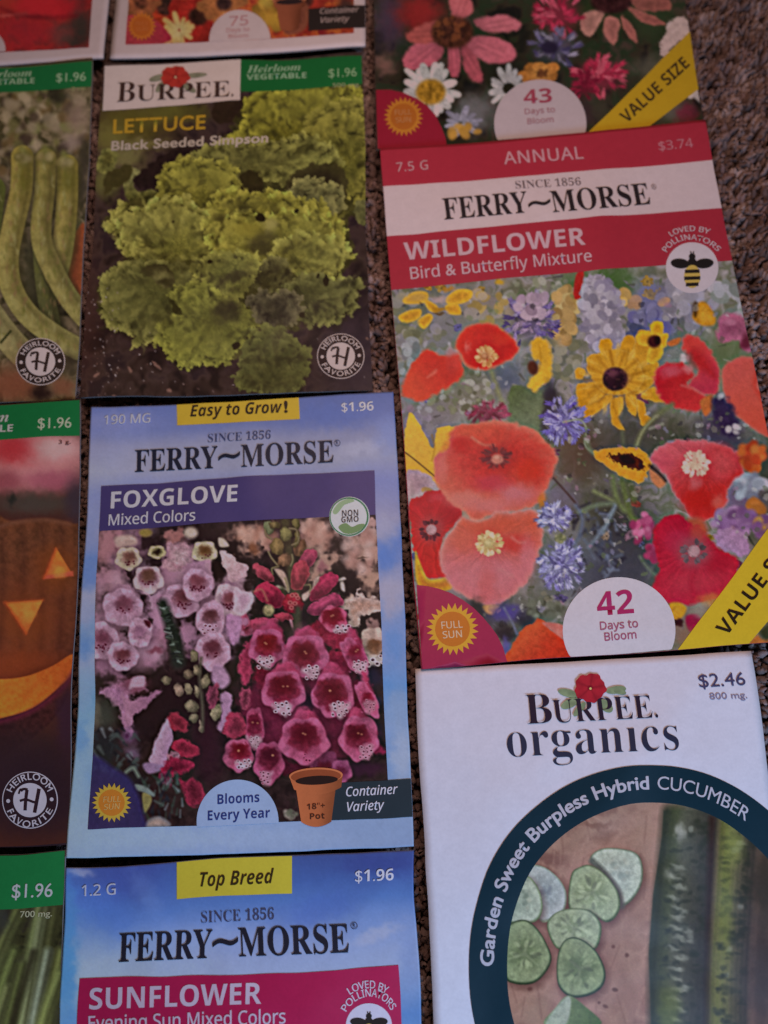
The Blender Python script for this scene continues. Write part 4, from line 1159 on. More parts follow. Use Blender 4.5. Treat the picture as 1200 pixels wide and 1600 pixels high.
    z.line([(600, 810), (500, 880), (420, 970), (380, 1060), (370, 1150)], 26, (98, 94, 66), soft=8); z.line([(500, 880), (420, 970), (380, 1060)], 7, (126, 122, 92), soft=5)
    z.line([(290, 980), (295, 1080)], 18, (84, 82, 62), soft=8); z.line([(460, 960), (540, 930)], 10, (132, 126, 112), soft=6)
    # salmon poppy at the right edge
    z.shape([(905, 620), (930, 560), (1000, 520), (1090, 515), (1150, 560), (1180, 640), (1260, 700), (1320, 900), (1300, 1000), (1210, 1020), (1120, 970), (1030, 900), (960, 840), (930, 760)], (172, 72, 66), (178, 68, 54), g=(980, 540, 1220, 980), soft=7, wob=2, tex=.02, rim=((176, 88, 80), 12))
    z.shape([(1140, 600), (1165, 590), (1190, 680), (1260, 720), (1320, 880), (1250, 880), (1170, 780), (1120, 680)], (164, 38, 28), soft=16, alpha=.85); z.shape([(1130, 700), (1150, 640), (1200, 700), (1180, 740)], (180, 96, 88), soft=8)
    z.shape([(860, 760), (930, 760), (1000, 880), (990, 1000), (900, 980), (860, 860)], (52, 36, 62), soft=12, wob=4)
    z.dots(985, 960, 40, 30, 10, (8, 15), [(150, 136, 140)], 4, soft=5); z.dots(910, 755, 16, 12, 4, (8, 13), [(146, 132, 138)], 5, soft=5)
    z.zoom(600, 400, 2)
    # blue cornflower centre
    cornflower(z, 562, 515, 66, 66, 95, [(100, 90, 140), (122, 112, 160), (82, 68, 122), (136, 126, 168)], 21, (13, 26), 3)
    z.line([(560, 520), (610, 512), (632, 540), (628, 590), (660, 620)], 5, (128, 128, 116), soft=3)
    # yellow big petals at the left
    z.shape([(75, 500), (95, 500), (130, 560), (155, 600), (165, 540), (215, 535), (240, 560), (230, 700), (130, 720), (62, 690), (62, 600)], (198, 150, 56), (190, 138, 46), g=(100, 510, 150, 700), soft=3, wob=2, tex=.03)
    z.line([(66, 614), (100, 640), (160, 690)], 4, (96, 66, 26), soft=2.5); z.line([(150, 560), (158, 600), (150, 640)], 4, (140, 92, 26), soft=4, alpha=.6)
    z.zoom(620, 650, 4)
    z.shape([(55, 360), (110, 340), (190, 365), (250, 420), (260, 470), (180, 500), (80, 540)], (158, 128, 132), (146, 112, 120), soft=5, wob=2); z.dots(180, 465, 30, 14, 8, (6, 11), [(158, 112, 70)], 6, soft=4)
    # red poppy lower left with dark eye
    z.shape([(80, 540), (150, 505), (200, 470), (280, 462), (340, 520), (410, 580), (400, 640), (350, 690), (300, 740), (280, 820), (270, 900), (290, 960), (320, 1005), (260, 1018), (190, 1012), (140, 930), (130, 860), (100, 830), (85, 680)], (160, 30, 40), (168, 34, 32), g=(200, 480, 220, 980), soft=4, wob=3, tex=.02, fold=(215, 712, 12, .08))
    z.soft(330, 620, 60, 60, (140, 22, 34), .6); z.soft(250, 510, 50, 26, (172, 52, 62), .6); z.line([(180, 860), (230, 890), (280, 890)], 10, (142, 24, 26), soft=8, alpha=.6)
    poppy_eye(z, 215, 712, 66, (142, 90, 96), (88, 28, 40), 2); z.ell(218, 708, 28, 27, (158, 110, 116), soft=5)
    z.shape([(115, 850), (140, 900), (190, 1012), (260, 1018), (330, 1010), (340, 1080), (200, 1100), (125, 1040)], (176, 132, 40), (164, 100, 34), soft=5)
    # the big orange red poppy
    z.shape([(240, 250), (290, 220), (330, 200), (330, 110), (380, 60), (480, 45), (560, 35), (640, 25), (720, 40), (800, 70), (880, 100), (930, 160), (980, 210), (1000, 260), (980, 330), (960, 400), (930, 470), (890, 540), (800, 590), (680, 600), (560, 640), (480, 660), (420, 600), (360, 560), (300, 500), (250, 420), (235, 330)], (176, 66, 52), (178, 78, 66), g=(620, 300, 420), soft=7, wob=4, ws=10, tex=.02, rim=((184, 102, 86), 20), fold=(625, 265, 16, .06))
    z.shape([(340, 200), (380, 140), (470, 135), (560, 185), (640, 150), (740, 130), (860, 190), (920, 260), (920, 380), (860, 420), (760, 390), (680, 420), (560, 440), (450, 430), (370, 330)], (166, 28, 26), (172, 44, 44), g=(700, 220, 420, 420), soft=40, wob=8, alpha=.9)
    z.soft(820, 330, 90, 70, (176, 36, 20), .7); z.soft(400, 180, 60, 44, (164, 28, 28), .7); z.soft(600, 420, 120, 60, (166, 46, 62), .8); z.soft(740, 490, 130, 60, (174, 92, 98), .9); z.soft(430, 520, 130, 60, (180, 98, 90), .85); z.soft(280, 330, 40, 90, (182, 92, 84), .8); z.soft(600, 560, 160, 50, (178, 96, 96), .8)
    z.shape([(330, 120), (470, 130), (560, 188), (620, 178), (700, 110), (620, 60), (480, 55), (380, 75)], (182, 72, 54), (170, 52, 42), g=(480, 60, 560, 185), soft=8, alpha=.8)
    z.line([(470, 135), (540, 180), (610, 182)], 9, (186, 112, 92), soft=6, alpha=.8)
    rr = np.random.default_rng(8)
    z.soft(620, 255, 110, 80, (128, 28, 34), .75)
    for i in range(70):
        a = rr.random()*6.28; q = 60+50*rr.random()
        z.line([(625+q*.6*math.cos(a), 255+q*.45*math.sin(a)), (625+q*math.cos(a), 255+q*.72*math.sin(a))], 6, np.array([(96, 30, 38), (110, 48, 50), (80, 22, 30)][i % 3]), soft=4, alpha=.8)
    z.ell(628, 270, 38, 32, (164, 90, 80), soft=6); z.soft(622, 260, 18, 12, (182, 118, 104), .8, wob=1)
    # salmon poppy below
    z.shape([(360, 690), (400, 620), (480, 650), (560, 640), (640, 590), (760, 600), (840, 580), (890, 620), (912, 700), (905, 800), (870, 900), (840, 980), (800, 1050), (700, 1140), (600, 1190), (520, 1180), (420, 1120), (330, 1050), (280, 950), (268, 860), (300, 770)], (174, 74, 58), (172, 92, 100), g=(600, 640, 580, 1050), soft=7, wob=3, ws=10, tex=.02, rim=((182, 116, 112), 20), fold=(580, 797, 14, .07))
    z.soft(740, 800, 110, 60, (172, 50, 46), .8); z.soft(600, 690, 160, 50, (176, 72, 54), .7); z.soft(430, 780, 80, 70, (182, 84, 70), .6); z.line([(420, 620), (500, 655), (560, 640)], 10, (184, 122, 106), soft=7, alpha=.7); z.line([(720, 760), (760, 790), (800, 790)], 8, (180, 108, 100), soft=7, alpha=.7)
    z.soft(560, 1010, 230, 110, (176, 100, 108), .8); z.soft(820, 880, 60, 120, (178, 100, 110), .7); z.soft(560, 1040, 60, 110, (172, 76, 76), .5); z.line([(640, 960), (720, 1000)], 10, (180, 112, 112), soft=9, alpha=.5)
    rr = np.random.default_rng(9)
    for i in range(90):
        a = rr.random()*6.28; q = 78*rr.random()**.45
        z.ell(580+q*math.cos(a), 797+q*math.sin(a)*.92, 14, 9, np.array([(190, 158, 116), (176, 140, 96), (200, 174, 136), (164, 124, 84)][i % 4]), rot=math.degrees(a), soft=4, tex=0)
    z.ell(575, 795, 36, 34, (168, 140, 96), soft=8); z.ell(570, 792, 18, 17, (186, 160, 118), soft=8)
    z.shape([(535, 1190), (600, 1180), (640, 1190), (600, 1240), (560, 1230)], (178, 126, 78), soft=6)
    z.soft(910, 530, 26, 50, (166, 100, 42), .8)
    # lilac scabious
    L4 = [(128, 122, 160), (146, 140, 176), (104, 96, 140), (156, 150, 184), (90, 82, 122)]
    cornflower(z, 985, 640, 105, 85, 90, L4, 31, (20, 38), 4)
    cornflower(z, 1030, 930, 135, 150, 170, L4, 32, (20, 40), 4); z.soft(1020, 770, 44, 34, (112, 108, 92), .8)
    z.dots(1020, 765, 30, 24, 20, (6, 10), [(128, 122, 98), (92, 92, 72)], 3, soft=4)
    # twig
    z.line([(980, 390), (1070, 490), (1145, 580)], 10, (64, 44, 44), soft=4)
    z.zoom(900, 650, 4)
    rr = np.random.default_rng(14)
    for i in range(60):
        x, y = rr.random()*330-20, 560+rr.random()*420
        a = rr.random()*6.28; L = 24+46*rr.random()
        z.line([(x, y), (x+L*math.cos(a), y+L*math.sin(a))], 10+10*rr.random(), [(104, 108, 128), (84, 88, 104), (62, 64, 80), (40, 36, 48)][rr.integers(4)], soft=6, taper=.5, alpha=.75)
    for (p, wd, c) in [([(110, 470), (230, 530)], 16, (110, 112, 78)), ([(20, 600), (120, 560), (240, 545)], 22, (96, 102, 84)), ([(170, 720), (210, 640), (245, 560)], 20, (108, 116, 124)), ([(280, 370), (310, 500), (340, 620), (400, 680)], 40, (84, 88, 54)),
                       ([(330, 400), (360, 520)], 44, (76, 78, 50)), ([(230, 380), (250, 500), (300, 590)], 34, (92, 96, 64)), ([(400, 880), (440, 940), (500, 1000)], 14, (92, 94, 84)), ([(0, 560), (40, 640), (20, 760)], 20, (86, 90, 108)), ([(80, 820), (130, 760), (170, 700)], 16, (102, 108, 122)), ([(60, 130), (80, 200), (110, 230)], 26, (96, 98, 76))]:
        z.line(p, wd, c, soft=7)
    # gaillardia seen from the side
    z.shape([(105, 235), (180, 208), (280, 195), (360, 200), (430, 225), (470, 290), (450, 350), (410, 420), (350, 405), (260, 365), (180, 310)], (180, 116, 36), (190, 130, 42), soft=4, wob=3, ws=7, tex=.05, rim=((190, 140, 66), 5))
    z.shape([(205, 240), (300, 235), (370, 250), (420, 290), (410, 340), (340, 330), (260, 295)], (62, 26, 22), (92, 36, 18), soft=5, wob=5, ws=5)
    z.shape([(270, 195), (330, 225), (420, 250), (425, 285), (360, 235)], (170, 112, 34), soft=3); z.ell(320, 275, 55, 30, (38, 18, 20), rot=18, soft=8)
    z.shape([(460, 330), (530, 380), (560, 420), (520, 450), (470, 400)], (166, 102, 70), soft=6); z.line([(460, 310), (520, 360), (560, 405)], 16, (54, 30, 28), soft=6)
    # pink magenta small flowers
    z.dots(410, 700, 60, 90, 26, (14, 24), [(156, 70, 104), (136, 48, 84), (168, 92, 122)], 6, soft=5); z.dots(480, 860, 34, 60, 16, (14, 24), [(150, 56, 90), (128, 40, 70)], 7, soft=5)
    # pink poppy with a white heart
    z.shape([(460, 270), (510, 200), (590, 160), (680, 145), (780, 150), (880, 175), (970, 200), (1030, 250), (1050, 330), (1040, 390), (960, 440), (940, 540), (890, 610), (800, 660), (720, 640), (670, 560), (610, 480), (570, 400), (520, 330)], (172, 74, 82), (164, 38, 38), g=(600, 180, 780, 560), soft=7, wob=3, tex=.03, fold=(748, 300, 14, .08), rim=((178, 110, 118), 10))
    z.shape([(800, 250), (850, 190), (920, 180), (1000, 240), (1030, 330), (960, 400), (870, 410), (820, 330)], (166, 52, 58), (172, 64, 68), soft=16, alpha=.85); z.soft(760, 520, 110, 90, (160, 28, 26), .8); z.soft(560, 290, 60, 60, (172, 66, 80), .7); z.soft(890, 540, 40, 50, (176, 84, 76), .7); z.soft(740, 420, 40, 50, (172, 84, 88), .7)
    rr = np.random.default_rng(19)
    for i in range(80):
        a = rr.random()*6.28; q = 80*rr.random()**.5
        z.ell(748+q*math.cos(a), 300+q*math.sin(a), 15, 10, np.array([(184, 152, 136), (172, 132, 118), (192, 164, 148)][i % 3]), rot=math.degrees(a), soft=4, tex=0)
    z.soft(750, 300, 40, 40, (180, 146, 126), .7, wob=2)
    z.shape([(700, 640), (790, 650), (810, 740), (750, 770), (700, 700)], (152, 66, 50), soft=12)
    z.dots(1100, 250, 70, 90, 24, (20, 34), [(160, 78, 40), (152, 56, 34), (172, 100, 52)], 3, soft=6); z.dots(1090, 440, 90, 70, 24, (20, 36), [(132, 132, 144), (148, 140, 150), (112, 108, 122)], 5, soft=6); z.dots(1110, 570, 44, 46, 10, (20, 30), [(150, 92, 50)], 6, soft=6)
    # mauve flowers
    z.dots(1000, 660, 130, 80, 46, (20, 34), [(120, 84, 122), (104, 68, 104), (140, 104, 136)], 8, soft=6); z.shape([(860, 760), (930, 700), (1030, 720), (1090, 800), (1080, 870), (1000, 870), (900, 820)], (146, 108, 140), soft=8, wob=5)
    z.dots(1180, 690, 60, 50, 14, (20, 34), [(150, 110, 60), (104, 68, 104)], 9, soft=6)
    # crimson poppy
    z.shape([(480, 740), (510, 670), (580, 620), (650, 615), (710, 660), (800, 720), (840, 780), (900, 840), (990, 880), (1020, 930), (990, 1020), (930, 1100), (850, 1150), (760, 1170), (640, 1180), (540, 1160), (480, 1090), (480, 1040), (520, 960), (500, 860)], (152, 24, 46), (158, 36, 54), g=(620, 700, 760, 1100), soft=7, wob=4, ws=9, tex=.03, fold=(735, 850, 14, .08))
    z.soft(770, 720, 60, 70, (156, 66, 48), .7); z.soft(620, 780, 80, 70, (156, 36, 62), .7); z.soft(880, 920, 90, 60, (142, 22, 40), .6); z.soft(740, 1040, 160, 70, (160, 48, 62), .5); z.line([(740, 960), (720, 1060), (760, 1150)], 12, (136, 20, 40), soft=14, alpha=.6)
    z.soft(735, 850, 96, 96, (146, 66, 76), .7); poppy_eye(z, 735, 845, 78, (140, 92, 100), (100, 66, 74), 4); z.ell(737, 845, 32, 31, (152, 108, 116), soft=5)
    z.zoom(640, 850, 4)
    # bottom strip
    z.soft(600, 430, 110, 60, (72, 58, 122), .85); z.soft(420, 400, 50, 60, (50, 44, 44), .9); z.soft(600, 560, 70, 60, (44, 34, 40), .9); z.soft(600, 640, 30, 60, (86, 74, 128), .8); z.soft(720, 480, 60, 60, (40, 34, 44), .8)
    z.dots(850, 400, 110, 70, 40, (10, 22), [(92, 90, 80), (74, 72, 62), (108, 106, 96)], 3, soft=5)
    z.line([(590, 400), (640, 490), (670, 560)], 10, (96, 92, 116), soft=5)
    z.shape([(610, 740), (640, 640), (690, 550), (760, 500), (820, 470), (880, 540), (960, 590), (1010, 740)], (176, 72, 44), (172, 48, 30), g=(700, 560, 860, 720), soft=4, wob=3); z.shape([(830, 490), (960, 510), (960, 590), (890, 545)], (172, 96, 88), soft=5)
    z.zoom(900, 850, 4)
    z.shape([(580, 380), (640, 365), (690, 400), (660, 460), (610, 470)], (172, 118, 40), soft=6); z.shape([(690, 450), (760, 440), (780, 490), (720, 550), (690, 510)], (134, 30, 60), soft=6); z.soft(840, 350, 80, 40, (168, 104, 56), .7); z.soft(680, 580, 50, 60, (118, 88, 76), .8); z.dots(640, 490, 24, 20, 6, (8, 14), [(60, 30, 30)], 4, soft=4); z.soft(780, 420, 60, 50, (132, 112, 106), .7)
    z.shape([(1080, 620), (1130, 570), (1180, 590), (1300, 500), (1400, 640), (1100, 660)], (150, 92, 50), soft=8); z.shape([(1150, 540), (1250, 470), (1340, 470), (1200, 600)], (60, 58, 40), soft=10)
    # out-of-focus specks of blossom and leaf over the gaps
    z.zoom(0, 0, 1)
    rr = np.random.default_rng(71)
    for (x0, y0, x1, y1, n) in [(880, 690, 1010, 900, 70), (1000, 640, 1180, 700, 40), (620, 560, 800, 650, 40), (860, 600, 960, 700, 30), (990, 470, 1140, 560, 40), (740, 920, 880, 1000, 40), (1120, 760, 1230, 850, 30), (630, 455, 900, 520, 50)]:
        for i in range(n):
            x, y = x0+(x1-x0)*rr.random(), y0+(y1-y0)*rr.random()
            b_ = cv.img[np.unravel_index(np.argmin((cv.X-x)**2+(cv.Y-y)**2), cv.X.shape)].mean()
            if cv.img[np.unravel_index(np.argmin((cv.X-x)**2+(cv.Y-y)**2), cv.X.shape)].max() > 150: continue
            c_ = np.array([(150, 140, 136), (130, 122, 150), (96, 104, 70), (40, 34, 40), (122, 112, 96), (140, 100, 120), (70, 76, 56), (168, 160, 160)][rr.integers(8)])
            a = rr.random()*6.28; L = 2+4*rr.random()
            z.ell(x, y, L, L*(.4+.5*rr.random()), c_, rot=math.degrees(a), soft=2.2, wob=1.5, ws=3, alpha=.42, tex=0)
    cv.crisp(.7); cv.grain(.03)
    cv.build(off=.08)
    e = pk.e
    RED, MG = (143, 37, 49), (136, 34, 66)
    tb = Sheet(pk, 'top_band', .14).quad([(593, 236), (1102, 191), (1118, 250), (595.5, 292)], K(RED, 250), n=40).build(e)
    lettering(pk, tb, 'type_lettering', [dict(t='ANNUAL', style='sans', o=.10, p0=(788, 257.5), p1=(912, 248.7), h=19, track=1.05)], K((170, 118, 124), 250))
    lettering(pk, tb, 'weight_lettering', [dict(t='7.5 G', style='sans', o=.04, p0=(619.8, 269.3), p1=(668.9, 265.3), h=14, track=1.1)], K((168, 122, 126), 265))
    lettering(pk, tb, 'price_lettering', [dict(t='$3.74', style='sans', o=.04, p0=(1029.5, 236), p1=(1083, 230.8), h=14)], K((160, 92, 100), 235))
    wb = Sheet(pk, 'brand_band', .14).quad([(595.5, 292), (1118, 250), (1137, 324.7), (603, 369.6)], K((178, 149, 151), 310), n=40).build(e)
    bk = K((38, 28, 30), 310)
    lettering(pk, wb, 'brand_lettering', [dict(t='FERRY', style='serif', o=.02, p0=(694.5, 344), p1=(826, 332.5), h=33), dict(t='~', style='serif', o=.05, p0=(827, 336), p1=(862, 330), h=38), dict(t='MORSE', style='serif', o=.02, p0=(864, 332.5), p1=(1017, 319.5), h=33)], bk)
    lettering(pk, wb, 'since_lettering', [dict(t='SINCE 1856', style='serif', o=-.06, p0=(806, 295.5), p1=(908, 290), h=11.5)], K((86, 66, 68), 292))
    lettering(pk, wb, 'registered_mark', [dict(t='®', p0=(1018, 297), p1=(1026, 296.5), h=8)], K((80, 60, 62), 295))
    lb = Sheet(pk, 'title_band', .14).quad([(603, 369.6), (1137, 324.7), (1153, 407), (608.4, 453.8)], K(RED, 390), n=40).build(e)
    tx = K((172, 134, 142), 395)
    lettering(pk, lb, 'title_lettering', [dict(t='WILDFLOWER', style='bold', p0=(633, 407), p1=(915, 383), h=27)], tx)
    lettering(pk, lb, 'variety_lettering', [dict(t='Bird & Butterfly Mixture', style='sans', o=.08, p0=(642, 437), p1=(925, 409), h=18.5)], tx)
    cx, cy = 1081, 419
    arc = lambda a, k: (cx+41*k*math.cos(math.radians(a)), cy-41*k*math.sin(math.radians(a)))
    bee_badge(pk, e, cx, cy, 41, [dict(t='LOVED BY', style='sans', o=.05, arc=(cx, cy), p0=arc(124, 1.42), p1=arc(64, 1.42), h=9), dict(t='POLLINATORS', style='sans', o=.05, arc=(cx, cy), p0=arc(149, 1.13), p1=arc(33, 1.13), h=9)], (178, 156, 162))
    # corner with the sun
    cq = Sheet(pk, 'corner_patch', .15)
    cq.disc((660, 1046), [(651, 914), (668, 916), (686, 920), (705, 927), (724, 938), (740, 950), (754, 964), (766, 978), (777, 993), (786, 1012), (792.5, 1037), (724, 1042), (660, 1046.5), (655.5, 980)], K((140, 38, 70), 990))
    cq = cq.build(e)
    sun_badge(pk, cq, 707, 983, 41, [dict(t='FULL', style='sans', o=.12, p0=(690, 982.5), p1=(723, 980.5), h=11), dict(t='SUN', style='sans', o=.12, p0=(692, 997.5), p1=(722, 995.5), h=11)], (186, 136, 48), (170, 98, 38), (196, 160, 140), rot=.1)
    db = Sheet(pk, 'days_badge', .17)
    o = ell_pts(967, 985, 88, 83, n=90)
    db.disc((967, 985), o[o[:, 1] < 1032] if False else np.stack([o[:, 0], np.minimum(o[:, 1], 1029-(o[:, 0]-890)*.09)], -1), K((178, 168, 184), 985))
    db = db.build(e)
    lettering(pk, db, 'days_lettering', [dict(t='42', style='bold', p0=(933.5, 962.5), p1=(990.5, 958), h=37)], K((146, 36, 84), 960))
    lettering(pk, db, 'bloom_lettering', [dict(t='Days to', style='sans', o=.18, p0=(937.5, 984.5), p1=(997, 980), h=12.5), dict(t='Bloom', style='sans', o=.18, p0=(944.5, 1001.5), p1=(994.5, 997.5), h=12.5)], K((140, 74, 104), 990))
    bn = Sheet(pk, 'corner_banner', .18)
    bn.quad([(1058.7, 1015.5), (1229, 793), (1252, 915), (1170, 1006.5)], K((184, 152, 40), 960), n=30, m=16)
    bn = bn.build(e)
    lettering(pk, bn, 'banner_lettering', [dict(t='VALUE SIZE', style='bold', p0=(1134.5, 995), p1=(1248, 844), h=23, up='perp')], K((40, 28, 22), 950), off=.3)
    return pk

def coneflowers():
    q = [(578, -400), (1005, -428), (1099.5, 196), (590, 238)]
    pk = Packet(q, 'large seed packet picturing pink coneflowers, with a 43 days badge', zc=(1, 1, .5, .5), bulge=.9, seed=6)
    pk.envelope(K((60, 44, 40), 100))
    cv = Canvas(pk, [(584, -40), (1062, -60), (1099.5, 196), (590, 238)], 1.5, (46, 36, 30))
    z = cv.zoom(560, 0, 1.875)
    cv.mottle([(30, 24, 22), (46, 36, 28), (38, 40, 28), (60, 44, 38)], 26, seed=3)
    for (x, y, rx, ry, c) in [(90, 60, 50, 90, (62, 44, 56)), (180, 40, 70, 60, (124, 32, 32)), (80, 190, 30, 30, (104, 70, 62)), (420, 210, 50, 60, (40, 32, 28)), (340, 330, 60, 60, (98, 88, 88)), (690, 320, 50, 40, (54, 44, 36)), (860, 60, 80, 60, (46, 48, 32)), (650, 330, 40, 40, (50, 32, 34)), (700, 40, 100, 60, (40, 44, 26)), (880, 200, 80, 40, (70, 62, 52)), (920, 320, 50, 50, (74, 66, 58)), (960, 330, 30, 30, (92, 34, 44))]:
        z.soft(x, y, rx, ry, c, .9, wob=8)
    # big coneflower
    for (p, c) in [([(130, 170), (180, 120), (250, 140), (220, 190), (150, 205)], (144, 70, 78)), ([(265, 130), (295, 140), (295, 215), (268, 220)], (142, 66, 74)), ([(300, 120), (340, 150), (365, 230), (340, 240), (310, 200)], (132, 60, 66)), ([(320, 110), (400, 110), (455, 140), (450, 180), (380, 185), (330, 150)], (150, 74, 82)),
                   ([(340, 60), (420, 45), (475, 65), (460, 90), (380, 95)], (144, 74, 80)), ([(270, -20), (330, 0), (330, 40), (280, 60)], (146, 72, 74)), ([(140, 100), (230, 60), (240, 110), (170, 130)], (130, 60, 56))]:
        z.shape(p, np.array(c)*1.08, np.array(c)*.72, g=(*np.mean(p, 0), 275, 95), soft=6, wob=2, tex=.06)
        m0 = np.mean(p, 0); dv_ = (m0-[275, 95])/np.hypot(*(m0-[275, 95])); n_ = np.array([-dv_[1], dv_[0]])
        for q_ in (-9, 0, 9): z.line([m0-dv_*40+n_*q_*.7, m0+dv_*36+n_*q_], 4, np.array(c)*(.82 if q_ else 1.2), soft=5, alpha=.5)
    z.ell(275, 95, 62, 48, (66, 34, 26), soft=9, tex=.2); z.dots(270, 85, 50, 34, 40, (4, 8), [(96, 50, 32), (50, 26, 22)], 3, soft=3)
    # second one, top right
    for (p, c) in [([(660, 40), (720, 30), (700, 80), (675, 110), (650, 80)], (146, 96, 86)), ([(725, 50), (765, 60), (750, 130), (720, 100)], (142, 84, 76)), ([(770, 45), (805, 80), (815, 125), (780, 90)], (138, 78, 70)), ([(790, 20), (870, 50), (900, 75), (830, 65)], (132, 74, 66)), ([(800, -10), (900, -5), (910, 30), (820, 30)], (118, 66, 58))]:
        z.shape(p, c, np.array(c)*.86, soft=5, wob=2, tex=.08)
    z.ell(740, 5, 60, 36, (48, 24, 24), soft=9, tex=.2)
    # pinks
    cornflower(z, 590, 45, 75, 60, 44, [(136, 38, 56), (116, 28, 44), (150, 58, 72)], 3, (12, 24), 4); cornflower(z, 705, 225, 78, 58, 55, [(140, 40, 58), (120, 30, 46), (150, 62, 74)], 4, (12, 24), 4); cornflower(z, 660, 250, 34, 40, 20, [(104, 24, 40)], 5, (12, 20), 4)
    # violet and orange
    cornflower(z, 575, 140, 70, 50, 34, [(84, 72, 92), (66, 54, 78), (108, 94, 108)], 6, (12, 22), 4); z.ell(560, 140, 26, 20, (40, 30, 44), soft=8)
    daisy_petals(z, 530, 215, 10, 55, 9, (150, 98, 50), (136, 82, 40), 34, sq=.8, seed=4, soft=4); z.dots(540, 215, 16, 10, 8, (4, 7), [(90, 52, 30)], 3, soft=3)
    # white daisies
    daisy_petals(z, 215, 265, 28, 84, 19, (158, 142, 136), (166, 150, 144), 22, seed=7, soft=3.5); z.ell(212, 270, 44, 38, (140, 98, 38), soft=8, tex=.2)
    daisy_petals(z, 440, 260, 20, 64, 14, (142, 128, 126), (150, 136, 134), 18, seed=9, soft=4)
    daisy_petals(z, 300, 360, 10, 60, 12, (128, 116, 124), (120, 108, 118), 18, seed=10, sq=.7, soft=4)
    z.dots(310, 385, 40, 16, 10, (8, 14), [(150, 106, 50)], 5, soft=4)
    z.shape([(880, 140), (900, 90), (915, 60), (965, 55), (985, 110), (940, 120), (900, 170)], (146, 118, 112), soft=5, wob=5, ws=6); z.dots(985, 280, 22, 22, 8, (8, 14), [(150, 128, 124)], 6, soft=4)
    cv.crisp(.35); cv.grain(.03); cv.build(off=.08)
    e = pk.e
    cq = Sheet(pk, 'corner_patch', .15)
    cq.disc((594, 226), [(587.7, 141), (610, 141), (632, 146), (652, 155), (668, 166), (680, 180), (690, 200), (696, 216), (698, 229), (640, 233), (590.5, 237), (589, 190)], K((126, 26, 40), 190)).build(e)
    cq = [c for c in e.children if c.name.startswith('corner_patch')][0]
    sun_badge(pk, cq, 630.4, 183, 31, [dict(t='FULL', style='sans', o=.12, p0=(617, 181), p1=(643, 179.5), h=8), dict(t='SUN', style='sans', o=.12, p0=(618, 193), p1=(642, 191.5), h=8)], (166, 98, 36), (150, 78, 30), (160, 104, 66), rot=.1)
    db = Sheet(pk, 'days_badge', .17)
    o = ell_pts(844, 194, 72, 69, n=80)
    db.disc((844, 190), np.stack([o[:, 0], np.minimum(o[:, 1], 214-(o[:, 0]-844)*.08)], -1), K((160, 134, 136), 170))
    db = db.build(e)
    lettering(pk, db, 'days_lettering', [dict(t='43', style='bold', p0=(818.5, 163.5), p1=(862.5, 160.5), h=22)], K((132, 46, 60), 155))
    lettering(pk, db, 'bloom_lettering', [dict(t='Days to', style='sans', o=.16, p0=(820, 179.5), p1=(867, 176), h=8.5), dict(t='Bloom', style='sans', o=.16, p0=(824, 195), p1=(865, 191.5), h=8.5)], K((134, 82, 90), 185))
    bn = Sheet(pk, 'corner_banner', .18).quad([(916, 211), (1079, 50), (1092, 140), (1006, 204)], K((160, 118, 28), 130), n=24, m=12).build(e)
    lettering(pk, bn, 'banner_lettering', [dict(t='VALUE SIZE', style='bold', p0=(979, 194), p1=(1078, 103), h=19, up='perp')], K((52, 36, 24), 140), off=.3)
    return pk

